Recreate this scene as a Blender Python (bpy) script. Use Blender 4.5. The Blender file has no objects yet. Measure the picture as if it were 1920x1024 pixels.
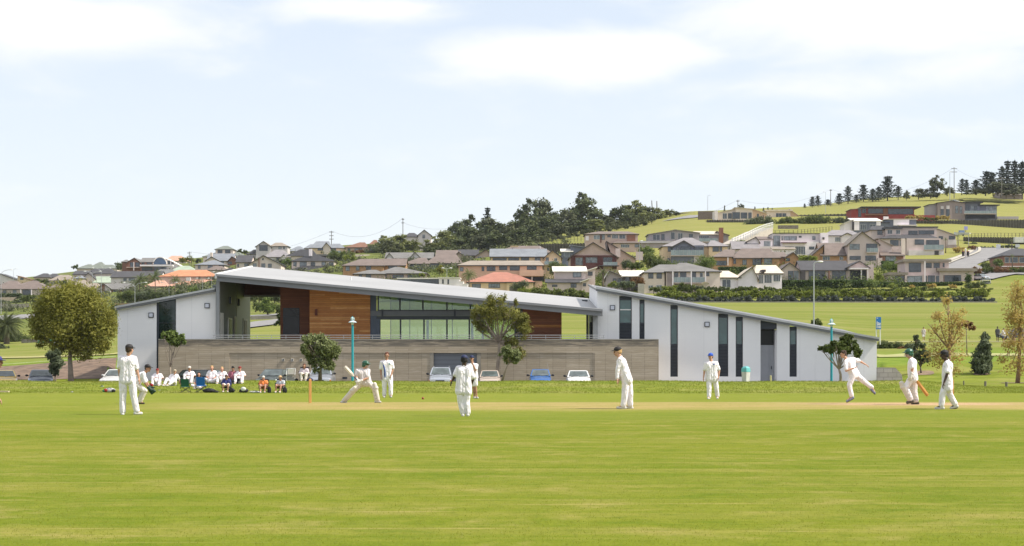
import bpy, bmesh, math, random
import numpy as np
from mathutils import Vector, Matrix
random.seed(7); RNG = np.random.default_rng(11)
SC = bpy.context.scene
COL = SC.collection
R = math.radians
# ------------------------------------------------------------------ camera, sky, sun, exposure
F, CX, YH, HE = 3626.0, 960.0, 684.0, 1.34      # focal length in photo pixels, principal column, horizon row, eye height
cam = bpy.data.objects.new('camera', bpy.data.cameras.new('camera')); COL.objects.link(cam)
cam.location = (0, 0, HE); cam.rotation_euler = (R(90), 0, 0)
cam.data.sensor_width = 36; cam.data.lens = 36 * F / 1920; cam.data.shift_y = (YH - 512) / 1920
cam.data.clip_end = 6000; cam.data.clip_start = 0.1
SC.camera = cam
SUN_ELEV, SUN_AZ = 50.0, 98.0                    # azimuth clockwise from +Y
world = bpy.data.worlds.new('World'); SC.world = world; world.use_nodes = True
def build_world():
    nt = world.node_tree; N = nt.nodes; L = nt.links; N.clear()
    out = N.new('ShaderNodeOutputWorld'); bg = N.new('ShaderNodeBackground')
    sky = N.new('ShaderNodeTexSky'); sky.sky_type = 'NISHITA'; sky.sun_disc = False
    sky.sun_elevation = R(SUN_ELEV); sky.sun_rotation = R(SUN_AZ); sky.air_density = 1.0; sky.dust_density = 1.1; sky.ozone_density = 1.6
    tc = N.new('ShaderNodeTexCoord'); sep = N.new('ShaderNodeSeparateXYZ'); L.new(tc.outputs['Generated'], sep.inputs[0])
    def mth(op, a, b=None, c=None):
        n = N.new('ShaderNodeMath'); n.operation = op
        for i, v in enumerate((a, b, c)):
            if v is None: continue
            if isinstance(v, (int, float)): n.inputs[i].default_value = v
            else: L.new(v, n.inputs[i])
        return n.outputs[0]
    az = mth('ARCTAN2', sep.outputs[0], sep.outputs[1])
    el = mth('ARCSINE', sep.outputs[2])
    comb = N.new('ShaderNodeCombineXYZ'); L.new(mth('MULTIPLY', az, 5.0), comb.inputs[0]); L.new(mth('MULTIPLY', el, 15.0), comb.inputs[1])
    def noise(scale, det, rough, off=0.0, dist=0.0):
        n = N.new('ShaderNodeTexNoise'); n.inputs['Scale'].default_value = scale; n.inputs['Detail'].default_value = det
        n.inputs['Roughness'].default_value = rough; n.inputs['Distortion'].default_value = dist
        mp = N.new('ShaderNodeMapping'); mp.inputs['Location'].default_value = (off, off * .7, 0); L.new(comb.outputs[0], mp.inputs[0]); L.new(mp.outputs[0], n.inputs[0])
        return n.outputs[0]
    nf = noise(2.2, 8, .58, 3.1, .35); nb = noise(.9, 5, .55, 9.7, .2)
    # cloud banks: azimuth, elevation, half widths, strength
    acc = None
    for (px, py, wx, wy, st) in [(90, 62, 300, 62, 1.0), (330, 70, 160, 60, .55), (1090, 98, 250, 48, 1.1), (1700, 40, 420, 74, 1.08), (1560, 165, 330, 30, .5),
                                 (1850, 140, 260, 50, .6), (700, 18, 200, 30, .8), (560, 20, 70, 40, .5), (200, 190, 500, 60, .12), (1500, 260, 700, 70, .25), (900, 330, 1400, 70, .16)]:
        a0 = math.atan((px - CX) / F); e0 = math.atan((YH - py) / F); wa = wx / F; we = wy / F
        dx = mth('DIVIDE', mth('SUBTRACT', az, a0), wa); dy = mth('DIVIDE', mth('SUBTRACT', el, e0), we)
        d2 = mth('ADD', mth('MULTIPLY', dx, dx), mth('MULTIPLY', dy, dy))
        g = mth('MULTIPLY', mth('EXPONENT', mth('MULTIPLY', d2, -0.9)), st)
        acc = g if acc is None else mth('MAXIMUM', acc, g)
    m = mth('ADD', mth('MULTIPLY', acc, 1.1), mth('ADD', mth('MULTIPLY', nf, 1.7), mth('MULTIPLY', nb, .35)))
    mr = N.new('ShaderNodeMapRange'); mr.interpolation_type = 'SMOOTHSTEP'; mr.inputs[1].default_value = 1.12; mr.inputs[2].default_value = 2.05
    mr.inputs[3].default_value = 0.0; mr.inputs[4].default_value = .95; L.new(m, mr.inputs[0])
    # thin bright veil of high cloud, whiter towards the horizon
    er = N.new('ShaderNodeValToRGB'); e = er.color_ramp.elements; mrr = N.new('ShaderNodeMapRange'); L.new(el, mrr.inputs[0]); mrr.inputs[1].default_value = 0; mrr.inputs[2].default_value = 1.1; e.new(.2); e[1].color = (*[c / 8 for c in VEILC], 1); L.new(mrr.outputs[0], er.inputs[0])
    e[0].position = 0; e[0].color = (*[c / 8 for c in VEILC0], 1); e[2].position = .55; e[2].color = (6.4 / 8, 6.5 / 8, 6.7 / 8, 1)
    es = N.new('ShaderNodeVectorMath'); es.operation = 'SCALE'; es.inputs['Scale'].default_value = 8; L.new(er.outputs[0], es.inputs[0])
    veil = N.new('ShaderNodeMix'); veil.data_type = 'RGBA'; veil.inputs[0].default_value = VEIL
    L.new(sky.outputs[0], veil.inputs[6]); L.new(es.outputs[0], veil.inputs[7])
    mix = N.new('ShaderNodeMix'); mix.data_type = 'RGBA'; L.new(mr.outputs[0], mix.inputs[0]); L.new(veil.outputs[2], mix.inputs[6]); mix.inputs[7].default_value = (*CLOUDC, 1)
    L.new(mix.outputs[2], bg.inputs[0]); bg.inputs[1].default_value = SKY_STR; L.new(bg.outputs[0], out.inputs[0])
SKY_STR = .085; VEIL = .8; VEILC0 = (6.3, 6.5, 6.65); VEILC = (4.7, 5.25, 6.1); CLOUDC = (6.5, 6.5, 6.5)
build_world()
sl = bpy.data.lights.new('sun', 'SUN'); sl.energy = 3.3; sl.angle = R(2); sl.color = (1.0, .93, .82)
sun = bpy.data.objects.new('sun', sl); COL.objects.link(sun)
sd = Vector((math.sin(R(SUN_AZ)) * math.cos(R(SUN_ELEV)), math.cos(R(SUN_AZ)) * math.cos(R(SUN_ELEV)), math.sin(R(SUN_ELEV))))
sun.rotation_euler = sd.to_track_quat('Z', 'Y').to_euler()
SC.view_settings.view_transform = 'Standard'; SC.view_settings.look = 'None'; SC.view_settings.exposure = .98; SC.view_settings.gamma = 1.0
SC.cycles.max_bounces = 6; SC.cycles.transparent_max_bounces = 12

# ------------------------------------------------------------------ measuring
def P(px, py, D): return Vector(((px - CX) * D / F, D, HE - (py - YH) * D / F))
def X(px, D): return (px - CX) * D / F
def Z(py, D): return HE - (py - YH) * D / F
def sst(a, b, x):
    t = min(1, max(0, (x - a) / (b - a))); return t * t * (3 - 2 * t)
DL = [150, 168, 185, 210, 240, 270, 300, 350, 400, 450, 500, 550, 600, 650, 700, 800, 900, 1000, 1100]
CT = {  # photo row of the ground along chosen columns
 -200: [714, 692, 684, 677, 670, 665, 661, 655, 642, 624, 607, 592, 580, 569, 558, 547, 538, 532, 528],
 0:    [714, 688, 680, 673, 667, 662, 659, 653, 640, 622, 605, 590, 578, 567, 556, 545, 534, 528, 524],
 215:  [712, 672, 667, 662, 657, 653, 649, 643, 630, 614, 598, 583, 569, 557, 546, 526, 512, 505, 502],
 340:  [650, 640, 637, 634, 630, 626, 622, 615, 604, 590, 575, 561, 551, 545, 534, 508, 494, 488, 486],
 500:  [650, 640, 636, 632, 627, 622, 617, 609, 598, 585, 570, 555, 538, 522, 506, 484, 474, 470, 469],
 700:  [650, 640, 635, 628, 620, 612, 604, 590, 575, 558, 540, 523, 508, 495, 483, 470, 462, 458, 457],
 850:  [650, 640, 634, 626, 617, 609, 600, 586, 571, 552, 530, 511, 496, 487, 481, 471, 462, 458, 457],
 1000: [650, 640, 634, 624, 614, 606, 597, 582, 566, 545, 521, 500, 483, 470, 463, 453, 445, 441, 440],
 1130: [650, 640, 634, 624, 614, 606, 597, 582, 566, 543, 520, 502, 480, 460, 448, 434, 424, 420, 419],
 1300: [650, 640, 634, 624, 614, 606, 597, 582, 567, 541, 520, 503, 485, 460, 438, 412, 400, 397, 396],
 1500: [650, 640, 634, 624, 614, 606, 597, 582, 567, 539, 518, 500, 480, 456, 432, 405, 392, 389, 388],
 1640: [690, 678, 664, 648, 634, 620, 605, 585, 567, 533, 513, 496, 476, 453, 430, 402, 382, 372, 371],
 1780: [684, 670, 658, 646, 634, 620, 605, 585, 567, 529, 508, 491, 475, 453, 430, 402, 380, 363, 362],
 1920: [678, 668, 658, 646, 636, 622, 607, 586, 567, 522, 504, 489, 474, 455, 437, 412, 388, 364, 362],
 2150: [678, 668, 658, 646, 636, 622, 607, 586, 567, 522, 504, 489, 474, 455, 437, 412, 388, 364, 362]}
CK = sorted(CT); CARR = np.array([CT[k] for k in CK], float); DLA = np.array(DL, float); CKA = np.array(CK, float)
ZARR = HE - (CARR - YH) * DLA[None, :] / F
def far_z(x, y):
    px = CX + x * F / y; px = min(max(px, CK[0]), CK[-1])
    i = int(np.searchsorted(CKA, px)) - 1; i = min(max(i, 0), len(CK) - 2)
    t = (px - CKA[i]) / (CKA[i + 1] - CKA[i]); t = t * t * (3 - 2 * t) * .5 + t * .5
    if y <= 150: return ZARR[i][0] * (1 - t) + ZARR[i + 1][0] * t
    if y > 1100: 
        z = ZARR[i][-1] * (1 - t) + ZARR[i + 1][-1] * t
        return z - (y - 1100) * .05 if y < 1900 else z - 40
    a = np.interp(y, DLA, ZARR[i]); b = np.interp(y, DLA, ZARR[i + 1])
    return float(a * (1 - t) + b * t)
def near_z(x, y):
    z = .145 * math.exp(-((y - 60) / 7.0) ** 2)
    px = CX + x * F / max(y, 1)
    h = .46 * (1 - .78 * sst(1690, 1880, px)) + .02 * math.sin(x * .35) + .015 * math.sin(x * .9 + 1)
    z += h * sst(90, 103.5, y)
    low = -.38 + .55 * sst(1640, 1720, px)
    if y > 104: z += (low - h) * sst(104, 111, y)
    return z
def gz(x, y):
    if y < 132: return near_z(x, y)
    px = CX + x * F / y
    if 205 < px < 1650:           # level yard under the building
        w = 0 if y < 150 else sst(150, 166, y)
        e = min(sst(205, 215, px), 1 - sst(1642, 1650, px))
        a = near_z(x, y)
        if y >= 166: return far_z(x, y)
        side = near_z(x, 131) * (1 - sst(132, 150, y)) + far_z(x, y) * sst(132, 150, y)
        return (a * (1 - w) + far_z(x, y) * w) * e + side * (1 - e)
    t = sst(132, 150, y) if px > 900 else sst(146, 150, y)
    return near_z(x, y) * (1 - t) + far_z(x, y) * t
def row(px, D): return YH + (HE - gz(X(px, D), D)) * F / D
def find_D(px, py, lo=20, hi=1000):
    for _ in range(40):
        m = (lo + hi) / 2
        if row(px, m) > py: lo = m
        else: hi = m
    return (lo + hi) / 2
def G(px, D, dz=0.0):
    x = X(px, D); return Vector((x, D, gz(x, D) + dz))

# ------------------------------------------------------------------ meshes
class MB:
    def __init__(s): s.v = []; s.f = []
    def add(s, vs, fs, mt=None):
        n = len(s.v)
        for p in vs:
            p = Vector(p)
            if mt is not None: p = mt @ p
            s.v.append(p)
        for f in fs: s.f.append(tuple(i + n for i in f))
        return s
    def box(s, a, b, mt=None):
        (x0, y0, z0), (x1, y1, z1) = a, b
        if x0 > x1: x0, x1 = x1, x0
        if y0 > y1: y0, y1 = y1, y0
        if z0 > z1: z0, z1 = z1, z0
        return s.add([(x0, y0, z0), (x1, y0, z0), (x1, y1, z0), (x0, y1, z0), (x0, y0, z1), (x1, y0, z1), (x1, y1, z1), (x0, y1, z1)],
                     [(0, 3, 2, 1), (4, 5, 6, 7), (0, 1, 5, 4), (1, 2, 6, 5), (2, 3, 7, 6), (3, 0, 4, 7)], mt)
    def prism(s, pts, y0, y1, mt=None):      # polygon in xz extruded along y
        n = len(pts); vs = [(x, y0, z) for x, z in pts] + [(x, y1, z) for x, z in pts]
        ar = sum(pts[i][0] * pts[(i + 1) % n][1] - pts[(i + 1) % n][0] * pts[i][1] for i in range(n))
        fs = [tuple(range(n)), tuple(range(2 * n - 1, n - 1, -1))] + [(i, i + n, (i + 1) % n + n, (i + 1) % n) for i in range(n)]
        if ar < 0: fs = [tuple(reversed(f)) for f in fs]
        return s.add(vs, fs, mt)
    def prismx(s, pts, x0, x1, mt=None):     # polygon in yz extruded along x
        n = len(pts); vs = [(x0, y, z) for y, z in pts] + [(x1, y, z) for y, z in pts]
        ar = sum(pts[i][0] * pts[(i + 1) % n][1] - pts[(i + 1) % n][0] * pts[i][1] for i in range(n))
        fs = [tuple(range(n - 1, -1, -1)), tuple(range(n, 2 * n))] + [(i, (i + 1) % n, (i + 1) % n + n, i + n) for i in range(n)]
        if ar < 0: fs = [tuple(reversed(f)) for f in fs]
        return s.add(vs, fs, mt)
    def slab(s, quad, t, mt=None):           # quad (4 points, ccw from above) thickened downwards
        q = [Vector(p) for p in quad]; n = (q[1] - q[0]).cross(q[2] - q[0]).normalized()
        lo = [p - Vector((0, 0, t)) for p in q]; k = len(q)
        fs = [tuple(range(k)), tuple(range(2 * k - 1, k - 1, -1))] + [(i, i + k, (i + 1) % k + k, (i + 1) % k) for i in range(k)]
        if n.z < 0: fs = [tuple(reversed(f)) for f in fs]
        return s.add(q + lo, fs, mt)
    def tube(s, pts, rad, n=8, cap=True, mt=None):
        pts = [Vector(p) for p in pts]
        if isinstance(rad, (int, float)): rad = [rad] * len(pts)
        base = len(s.v); vs = []; fs = []
        d0 = (pts[-1] - pts[0]).normalized(); ref = Vector((0, 1, 0)) if abs(d0.y) < .9 else Vector((1, 0, 0))
        for i, p in enumerate(pts):
            d = (pts[min(i + 1, len(pts) - 1)] - pts[max(i - 1, 0)])
            d = d.normalized() if d.length > 1e-9 else d0
            a = d.cross(ref); a = a.normalized() if a.length > 1e-6 else Vector((1, 0, 0)); b = d.cross(a)
            for k in range(n):
                t = 2 * math.pi * k / n; vs.append(p + (a * math.cos(t) + b * math.sin(t)) * rad[i])
        for i in range(len(pts) - 1):
            for k in range(n): fs.append((i * n + k, i * n + (k + 1) % n, (i + 1) * n + (k + 1) % n, (i + 1) * n + k))
        if cap: fs.append(tuple(range(n - 1, -1, -1))); fs.append(tuple((len(pts) - 1) * n + k for k in range(n)))
        return s.add(vs, fs, mt)
    def ball(s, c, r, n=10, m=7, mt=None):
        c = Vector(c); r = (r, r, r) if isinstance(r, (int, float)) else r
        vs = []; fs = []
        for j in range(m + 1):
            ph = math.pi * j / m
            for k in range(n):
                t = 2 * math.pi * k / n
                vs.append((c.x + r[0] * math.sin(ph) * math.cos(t), c.y + r[1] * math.sin(ph) * math.sin(t), c.z + r[2] * math.cos(ph)))
        for j in range(m):
            for k in range(n):
                a, b, cc, d = j * n + k, j * n + (k + 1) % n, (j + 1) * n + (k + 1) % n, (j + 1) * n + k
                fs.append((a, d, cc) if j == 0 else ((a, d, b) if j == m - 1 else (a, d, cc, b)))
        return s.add(vs, fs, mt)
    def lathe(s, prof, c=(0, 0, 0), n=16, mt=None):   # (r, z) from bottom to top
        c = Vector(c); vs = []; fs = []
        for r, z in prof:
            for k in range(n):
                t = 2 * math.pi * k / n; vs.append((c.x + r * math.cos(t), c.y + r * math.sin(t), c.z + z))
        for i in range(len(prof) - 1):
            for k in range(n): fs.append((i * n + k, i * n + (k + 1) % n, (i + 1) * n + (k + 1) % n, (i + 1) * n + k))
        fs.append(tuple(range(n - 1, -1, -1))); fs.append(tuple((len(prof) - 1) * n + k for k in range(n)))
        return s.add(vs, fs, mt)
ORG = {}
def tag(o, label=None, cat=None, group=None, kind=None):
    if label: o['label'] = label
    if cat: o['category'] = cat
    if group: o['group'] = group
    if kind: o['kind'] = kind
    return o
def setpar(o, parent):
    o.parent = parent
def empty(name, loc, label, cat, group=None):
    o = bpy.data.objects.new(name, None); COL.objects.link(o); o.location = loc; o.empty_display_size = .3
    ORG[o.name] = Vector(loc); return tag(o, label, cat, group)
def mk(name, mb, mat, parent=None, org=None, smooth=False, label=None, cat=None, group=None, kind=None):
    """one mesh object from world-space geometry; parts are stored relative to their thing"""
    base = ORG[parent.name] if parent is not None else (Vector(org) if org is not None else Vector((0, 0, 0)))
    me = bpy.data.meshes.new(name)
    if isinstance(mb, bpy.types.Mesh):
        me = mb; me.name = name
        if base.length > 0: me.transform(Matrix.Translation(-base))
    else:
        me.from_pydata([tuple(v - base) for v in mb.v], [], mb.f); me.update()
    if smooth: me.polygons.foreach_set('use_smooth', [True] * len(me.polygons))
    o = bpy.data.objects.new(name, me); COL.objects.link(o)
    me.materials.clear(); me.materials.append(mat)
    if parent is not None: o.parent = parent
    else: o.location = base
    ORG[o.name] = base
    return tag(o, label, cat, group, kind)
def kids(o): return [c for c in COL.objects if c.parent is o]
def npmesh(name, V, Fq):
    me = bpy.data.meshes.new(name); n, k = Fq.shape
    me.vertices.add(len(V)); me.vertices.foreach_set('co', V.astype(np.float32).ravel())
    me.loops.add(n * k); me.loops.foreach_set('vertex_index', Fq.astype(np.int32).ravel())
    me.polygons.add(n); me.polygons.foreach_set('loop_start', np.arange(0, n * k, k, dtype=np.int32)); 
    me.update(calc_edges=True); me.validate(); return me

# ------------------------------------------------------------------ materials
MATS = {}
class NT:
    def __init__(s, name):
        s.m = bpy.data.materials.new(name); s.m.use_nodes = True; s.nt = s.m.node_tree; s.N = s.nt.nodes; s.L = s.nt.links
        s.b = s.N['Principled BSDF']; s.out = s.N['Material Output']
        s.tc = s.N.new('ShaderNodeTexCoord').outputs['Object']
    def lk(s, v, inp):
        if isinstance(v, (int, float)): inp.default_value = v
        elif isinstance(v, tuple): inp.default_value = (*v, 1) if len(v) == 3 and len(inp.default_value) == 4 else v
        else: s.L.new(v, inp)
    def math(s, op, a, b=0.0, clamp=False):
        n = s.N.new('ShaderNodeMath'); n.operation = op; n.use_clamp = clamp; s.lk(a, n.inputs[0]); s.lk(b, n.inputs[1]); return n.outputs[0]
    def mix(s, f, a, b, mode='MIX'):
        n = s.N.new('ShaderNodeMix'); n.data_type = 'RGBA'; n.blend_type = mode; s.lk(f, n.inputs[0]); s.lk(a, n.inputs[6]); s.lk(b, n.inputs[7]); return n.outputs[2]
    def vec(s, scale=(1, 1, 1), loc=(0, 0, 0), rot=(0, 0, 0), src=None):
        n = s.N.new('ShaderNodeMapping'); n.inputs['Scale'].default_value = scale; n.inputs['Location'].default_value = loc; n.inputs['Rotation'].default_value = rot
        s.L.new(src or s.tc, n.inputs[0]); return n.outputs[0]
    def noise(s, scale=1.0, det=4, rough=.55, v=None, dist=0.0, color=False):
        n = s.N.new('ShaderNodeTexNoise'); n.inputs['Scale'].default_value = scale; n.inputs['Detail'].default_value = det
        n.inputs['Roughness'].default_value = rough; n.inputs['Distortion'].default_value = dist; s.L.new(v or s.tc, n.inputs[0]); return n.outputs[1 if color else 0]
    def ramp(s, f, stops):
        n = s.N.new('ShaderNodeValToRGB'); e = n.color_ramp.elements
        while len(e) < len(stops): e.new(.5)
        for i, (p, c) in enumerate(stops): e[i].position = p; e[i].color = (*c, 1) if isinstance(c, tuple) else (c, c, c, 1)
        s.lk(f, n.inputs[0]); return n.outputs[0]
    def rng(s, f, a, b, c=0.0, d=1.0, smooth=True):
        n = s.N.new('ShaderNodeMapRange'); n.interpolation_type = 'SMOOTHSTEP' if smooth else 'LINEAR'
        s.lk(f, n.inputs[0]); 
        for i, v in enumerate((a, b, c, d)): n.inputs[1 + i].default_value = v
        return n.outputs[0]
    def xyz(s, src=None):
        n = s.N.new('ShaderNodeSeparateXYZ'); s.L.new(src or s.tc, n.inputs[0]); return n.outputs
    def bump(s, h, strength=.5, dist=.02):
        n = s.N.new('ShaderNodeBump'); n.inputs['Strength'].default_value = strength; n.inputs['Distance'].default_value = dist
        s.lk(h, n.inputs['Height']); s.L.new(n.outputs[0], s.b.inputs['Normal'])
    def wn(s, v):
        n = s.N.new('ShaderNodeTexWhiteNoise'); n.noise_dimensions = '3D'; s.L.new(v, n.inputs[0]); return n.outputs[0]
    def comb(s, x, y, z):
        n = s.N.new('ShaderNodeCombineXYZ'); 
        for i, v in enumerate((x, y, z)): s.lk(v, n.inputs[i])
        return n.outputs[0]
def mul(c, k): return tuple(min(1, x * k) for x in c)
def M(name, col, rough=.75, var=.14, scale=1.5, bump=0.0, metal=0.0, spec=.4, bscale=30):
    if name in MATS: return MATS[name]
    t = NT(name); f = t.noise(scale, 5, .6)
    c = t.mix(t.rng(f, .3, .7), mul(col, 1 - var), mul(col, 1 + var)); s2 = t.noise(scale * 9, 3, .6)
    c = t.mix(t.rng(s2, .35, .75, 0, .35), c, mul(col, 1 - 1.3 * var)); t.lk(c, t.b.inputs['Base Color'])
    t.b.inputs['Roughness'].default_value = rough; t.b.inputs['Metallic'].default_value = metal; t.b.inputs['Specular IOR Level'].default_value = spec
    if bump: t.bump(t.noise(bscale, 3, .6), bump, .01)
    MATS[name] = t.m; return t.m
def leafmat(name, c1, c2, c3=None, trans=.35):
    if name in MATS: return MATS[name]
    t = NT(name); f = t.noise(1.1, 4, .6); g = t.noise(14, 2, .6)
    c = t.mix(t.rng(f, .35, .65), c1, c2); c = t.mix(t.rng(g, .4, .7, 0, .8), c, c3 or mul(c2, 1.5))
    t.lk(c, t.b.inputs['Base Color']); t.b.inputs['Roughness'].default_value = .65; t.b.inputs['Specular IOR Level'].default_value = .25
    tr = t.N.new('ShaderNodeBsdfTranslucent'); t.lk(c, tr.inputs[0]); mx = t.N.new('ShaderNodeMixShader'); mx.inputs[0].default_value = trans
    t.L.new(t.b.outputs[0], mx.inputs[1]); t.L.new(tr.outputs[0], mx.inputs[2]); t.L.new(mx.outputs[0], t.out.inputs[0])
    MATS[name] = t.m; return t.m
def roofmat(name, col, per=.34, amp=.16):
    t = NT(name); x = t.xyz(); w = t.math('FRACT', t.math('MULTIPLY', x[2], 1 / (per * .42)))
    f = t.noise(.5, 5, .6); c = t.mix(t.rng(f, .3, .7), mul(col, .86), mul(col, 1.14))
    v2 = t.noise(5, 2, .7); c = t.mix(t.rng(v2, .3, .8, 0, .3), c, mul(col, .7))
    c = t.mix(t.rng(w, .7, .95, 0, amp * 2), c, mul(col, .5)); t.lk(c, t.b.inputs['Base Color']); t.b.inputs['Roughness'].default_value = .7
    t.b.inputs['Specular IOR Level'].default_value = .3
    MATS[name] = t.m; return t.m
def brickmat(name, c1, c2, mortar, scale=1.0, w=.5, h=.12, ms=.012):
    t = NT(name); n = t.N.new('ShaderNodeTexBrick'); x = t.xyz(); t.L.new(t.comb(t.math('ADD', x[0], x[1]), x[2], 0.0), n.inputs[0])
    n.inputs['Color1'].default_value = (*c1, 1); n.inputs['Color2'].default_value = (*c2, 1); n.inputs['Mortar'].default_value = (*mortar, 1)
    n.inputs['Scale'].default_value = scale; n.inputs['Mortar Size'].default_value = ms; n.inputs['Brick Width'].default_value = w; n.inputs['Row Height'].default_value = h
    f = t.noise(1.3, 4, .6); c = t.mix(t.rng(f, .3, .7, 0, .3), n.outputs[0], mul(c1, .6)); t.lk(c, t.b.inputs['Base Color']); t.b.inputs['Roughness'].default_value = .85
    MATS[name] = t.m; return t.m
def glassmat(name, col, rough=.06, spec=.8, var=.3):
    t = NT(name); f = t.noise(.7, 3, .6); c = t.mix(t.rng(f, .3, .7), mul(col, 1 - var), mul(col, 1 + var)); t.lk(c, t.b.inputs['Base Color'])
    t.b.inputs['Roughness'].default_value = rough; t.b.inputs['Specular IOR Level'].default_value = spec; MATS[name] = t.m; return t.m
# ------------------------------------------------------------------ ground
def ground_mat():
    t = NT('ground_grass'); x, y, z = t.xyz()
    # mown outfield
    big = t.noise(.09, 4, .55); streak = t.noise(1.0, 5, .6, t.vec((.06, 1.0, 1))); st2 = t.noise(1.0, 4, .6, t.vec((.35, 5.0, 1)))
    fine = t.noise(7, 4, .7, t.vec((1, .55, 1))); tuft = t.noise(30, 3, .7)
    c = t.mix(t.rng(big, .35, .65), FG1, FG2)
    c = t.mix(t.rng(streak, .42, .68, 0, .75), c, FG3)
    c = t.mix(t.rng(st2, .5, .75, 0, .4), c, FG4)
    bl = t.noise(.75, 6, .66, dist=.4); b2 = t.noise(2.6, 5, .7)
    c = t.mix(t.rng(bl, .50, .72, 0, .75), c, (.27, .232, .072)); c = t.mix(t.rng(bl, .46, .28, 0, .7), c, (.085, .132, .008)); c = t.mix(t.rng(b2, .48, .72, 0, .55), c, (.095, .14, .008)); c = t.mix(t.rng(b2, .5, .3, 0, .4), c, (.21, .22, .032))
    c = t.mix(t.math('MULTIPLY', t.rng(y, 44, 50), t.rng(y, 54, 51, 0, .5)), c, (.125, .165, .02))
    c = t.mix(t.rng(fine, .5, .8, 0, .5), c, mul(FG1, .55))
    c = t.mix(t.rng(tuft, .5, .8, 0, .5), c, mul(FG3, 1.15))
    # dry clippings left in lines across the outfield
    cl = t.noise(1.0, 6, .68, t.vec((.25, 3.2, 1), (5, 2, 0))); nearm = t.rng(y, 14, 40, 1, .35)
    c = t.mix(t.math('MULTIPLY', t.rng(cl, .56, .70, 0, .75), nearm), c, (.33, .27, .10))
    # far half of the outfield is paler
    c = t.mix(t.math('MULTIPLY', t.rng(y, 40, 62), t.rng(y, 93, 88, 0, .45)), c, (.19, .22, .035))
    # worn pitch and run-ups
    wob = t.math('ADD', y, t.math('MULTIPLY', t.math('SUBTRACT', t.noise(.12, 4, .6), .5), 5.0))
    pm = t.math('MULTIPLY', t.rng(wob, 53.0, 56.0), t.rng(wob, 66, 61.5))
    pm = t.math('MULTIPLY', pm, t.rng(x, -13, -7)); pn = t.noise(1.0, 5, .65, t.vec((.22, 2.2, 1)))
    pcol = t.mix(t.rng(pn, .35, .68), (.29, .24, .085), (.37, .275, .125))
    c = t.mix(t.math('MULTIPLY', pm, t.math('MULTIPLY', t.rng(pn, .2, .6, .5, .95), t.rng(bl, .75, .4, .55, 1))), c, pcol)
    dd = t.math('ADD', t.math('POWER', t.math('DIVIDE', t.math('SUBTRACT', x, 12.2), 3.5), 2.0), t.math('POWER', t.math('DIVIDE', t.math('SUBTRACT', y, 59.2), 1.6), 2.0))
    c = t.mix(t.math('MULTIPLY', t.rng(dd, 1.6, .2), t.rng(fine, .3, .6, .4, .9)), c, (.46, .30, .20))
    # bank between the outfield and the car park: longer, lusher grass
    bk = t.math('MULTIPLY', t.rng(y, 89.6, 90.6), t.rng(y, 150, 146)); bn = t.noise(1.1, 5, .65, t.vec((.5, .9, 1)))
    bc = t.mix(t.rng(bn, .38, .62), (.12, .155, .02), (.19, .215, .034)); bc = t.mix(t.rng(t.noise(.22, 3, .5), .5, .62, 0, .55), bc, (.24, .23, .07))
    c = t.mix(bk, c, bc)
    # slopes behind
    sl_ = t.rng(y, 148, 158); s1 = t.noise(1.0, 6, .6, t.vec((.012, .05, 1))); s2 = t.noise(1.0, 4, .65, t.vec((.06, .22, 1)))
    sc = t.mix(t.rng(s1, .36, .64), (.138, .168, .030), (.215, .212, .066)); sc = t.mix(t.rng(s2, .42, .72, 0, .5), sc, (.14, .19, .022)); sc = t.mix(t.rng(t.noise(1.0, 5, .7, t.vec((.16, .5, 1))), .5, .75, 0, .55), sc, (.22, .20, .07))
    sc = t.mix(t.rng(t.noise(.8, 3, .7), .5, .8, 0, .3), sc, (.10, .13, .03))
    sc = t.mix(t.math('MULTIPLY', t.math('MULTIPLY', t.rng(y, 480, 620), t.rng(x, -10, 40)), .6), sc, (.25, .235, .08))
    sc = t.mix(t.math('MULTIPLY', t.rng(y, 420, 470), t.rng(x, 30, -20, 0, .7)), sc, (.10, .12, .035))
    lush = t.math('MULTIPLY', t.rng(y, 205, 170), 1.0); sc = t.mix(lush, sc, t.mix(t.rng(bn, .35, .65), (.10, .165, .02), (.19, .24, .04)))
    c = t.mix(sl_, c, sc)
    t.lk(c, t.b.inputs['Base Color']); t.b.inputs['Roughness'].default_value = .9; t.b.inputs['Specular IOR Level'].default_value = .03
    t.bump(t.math('ADD', fine, t.math('MULTIPLY', tuft, .6)), .6, .05)
    return t.m
FG1, FG2, FG3, FG4 = (.118, .156, .012), (.150, .174, .016), (.208, .202, .040), (.092, .132, .010)
def build_ground():
    ys = list(np.concatenate([np.arange(-30, 40, 4), np.arange(40, 88, 1.5), np.arange(88, 115, .7), np.arange(115, 172, 1.5), np.geomspace(172, 1100, 150), np.geomspace(1120, 5000, 14)]))
    us = np.concatenate([np.linspace(-4200, -300, 14)[:-1], np.linspace(-300, 2200, 230), np.linspace(2200, 6000, 14)[1:]])
    V = []
    for y in ys:
        for u in us:
            yy = max(y, 40)
            x = (u - CX) * yy / F if y >= 40 else (u - CX) * 40 / F * (1 if y > 0 else 1)
            V.append((x, y, gz(x, max(y, 1.0))))
    n = len(us); m = len(ys)
    idx = np.arange(n * m).reshape(m, n)
    Fq = np.stack([idx[:-1, :-1], idx[:-1, 1:], idx[1:, 1:], idx[1:, :-1]], -1).reshape(-1, 4)
    me = npmesh('ground', np.array(V), Fq)
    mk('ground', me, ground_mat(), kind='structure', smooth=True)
build_ground()
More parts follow.
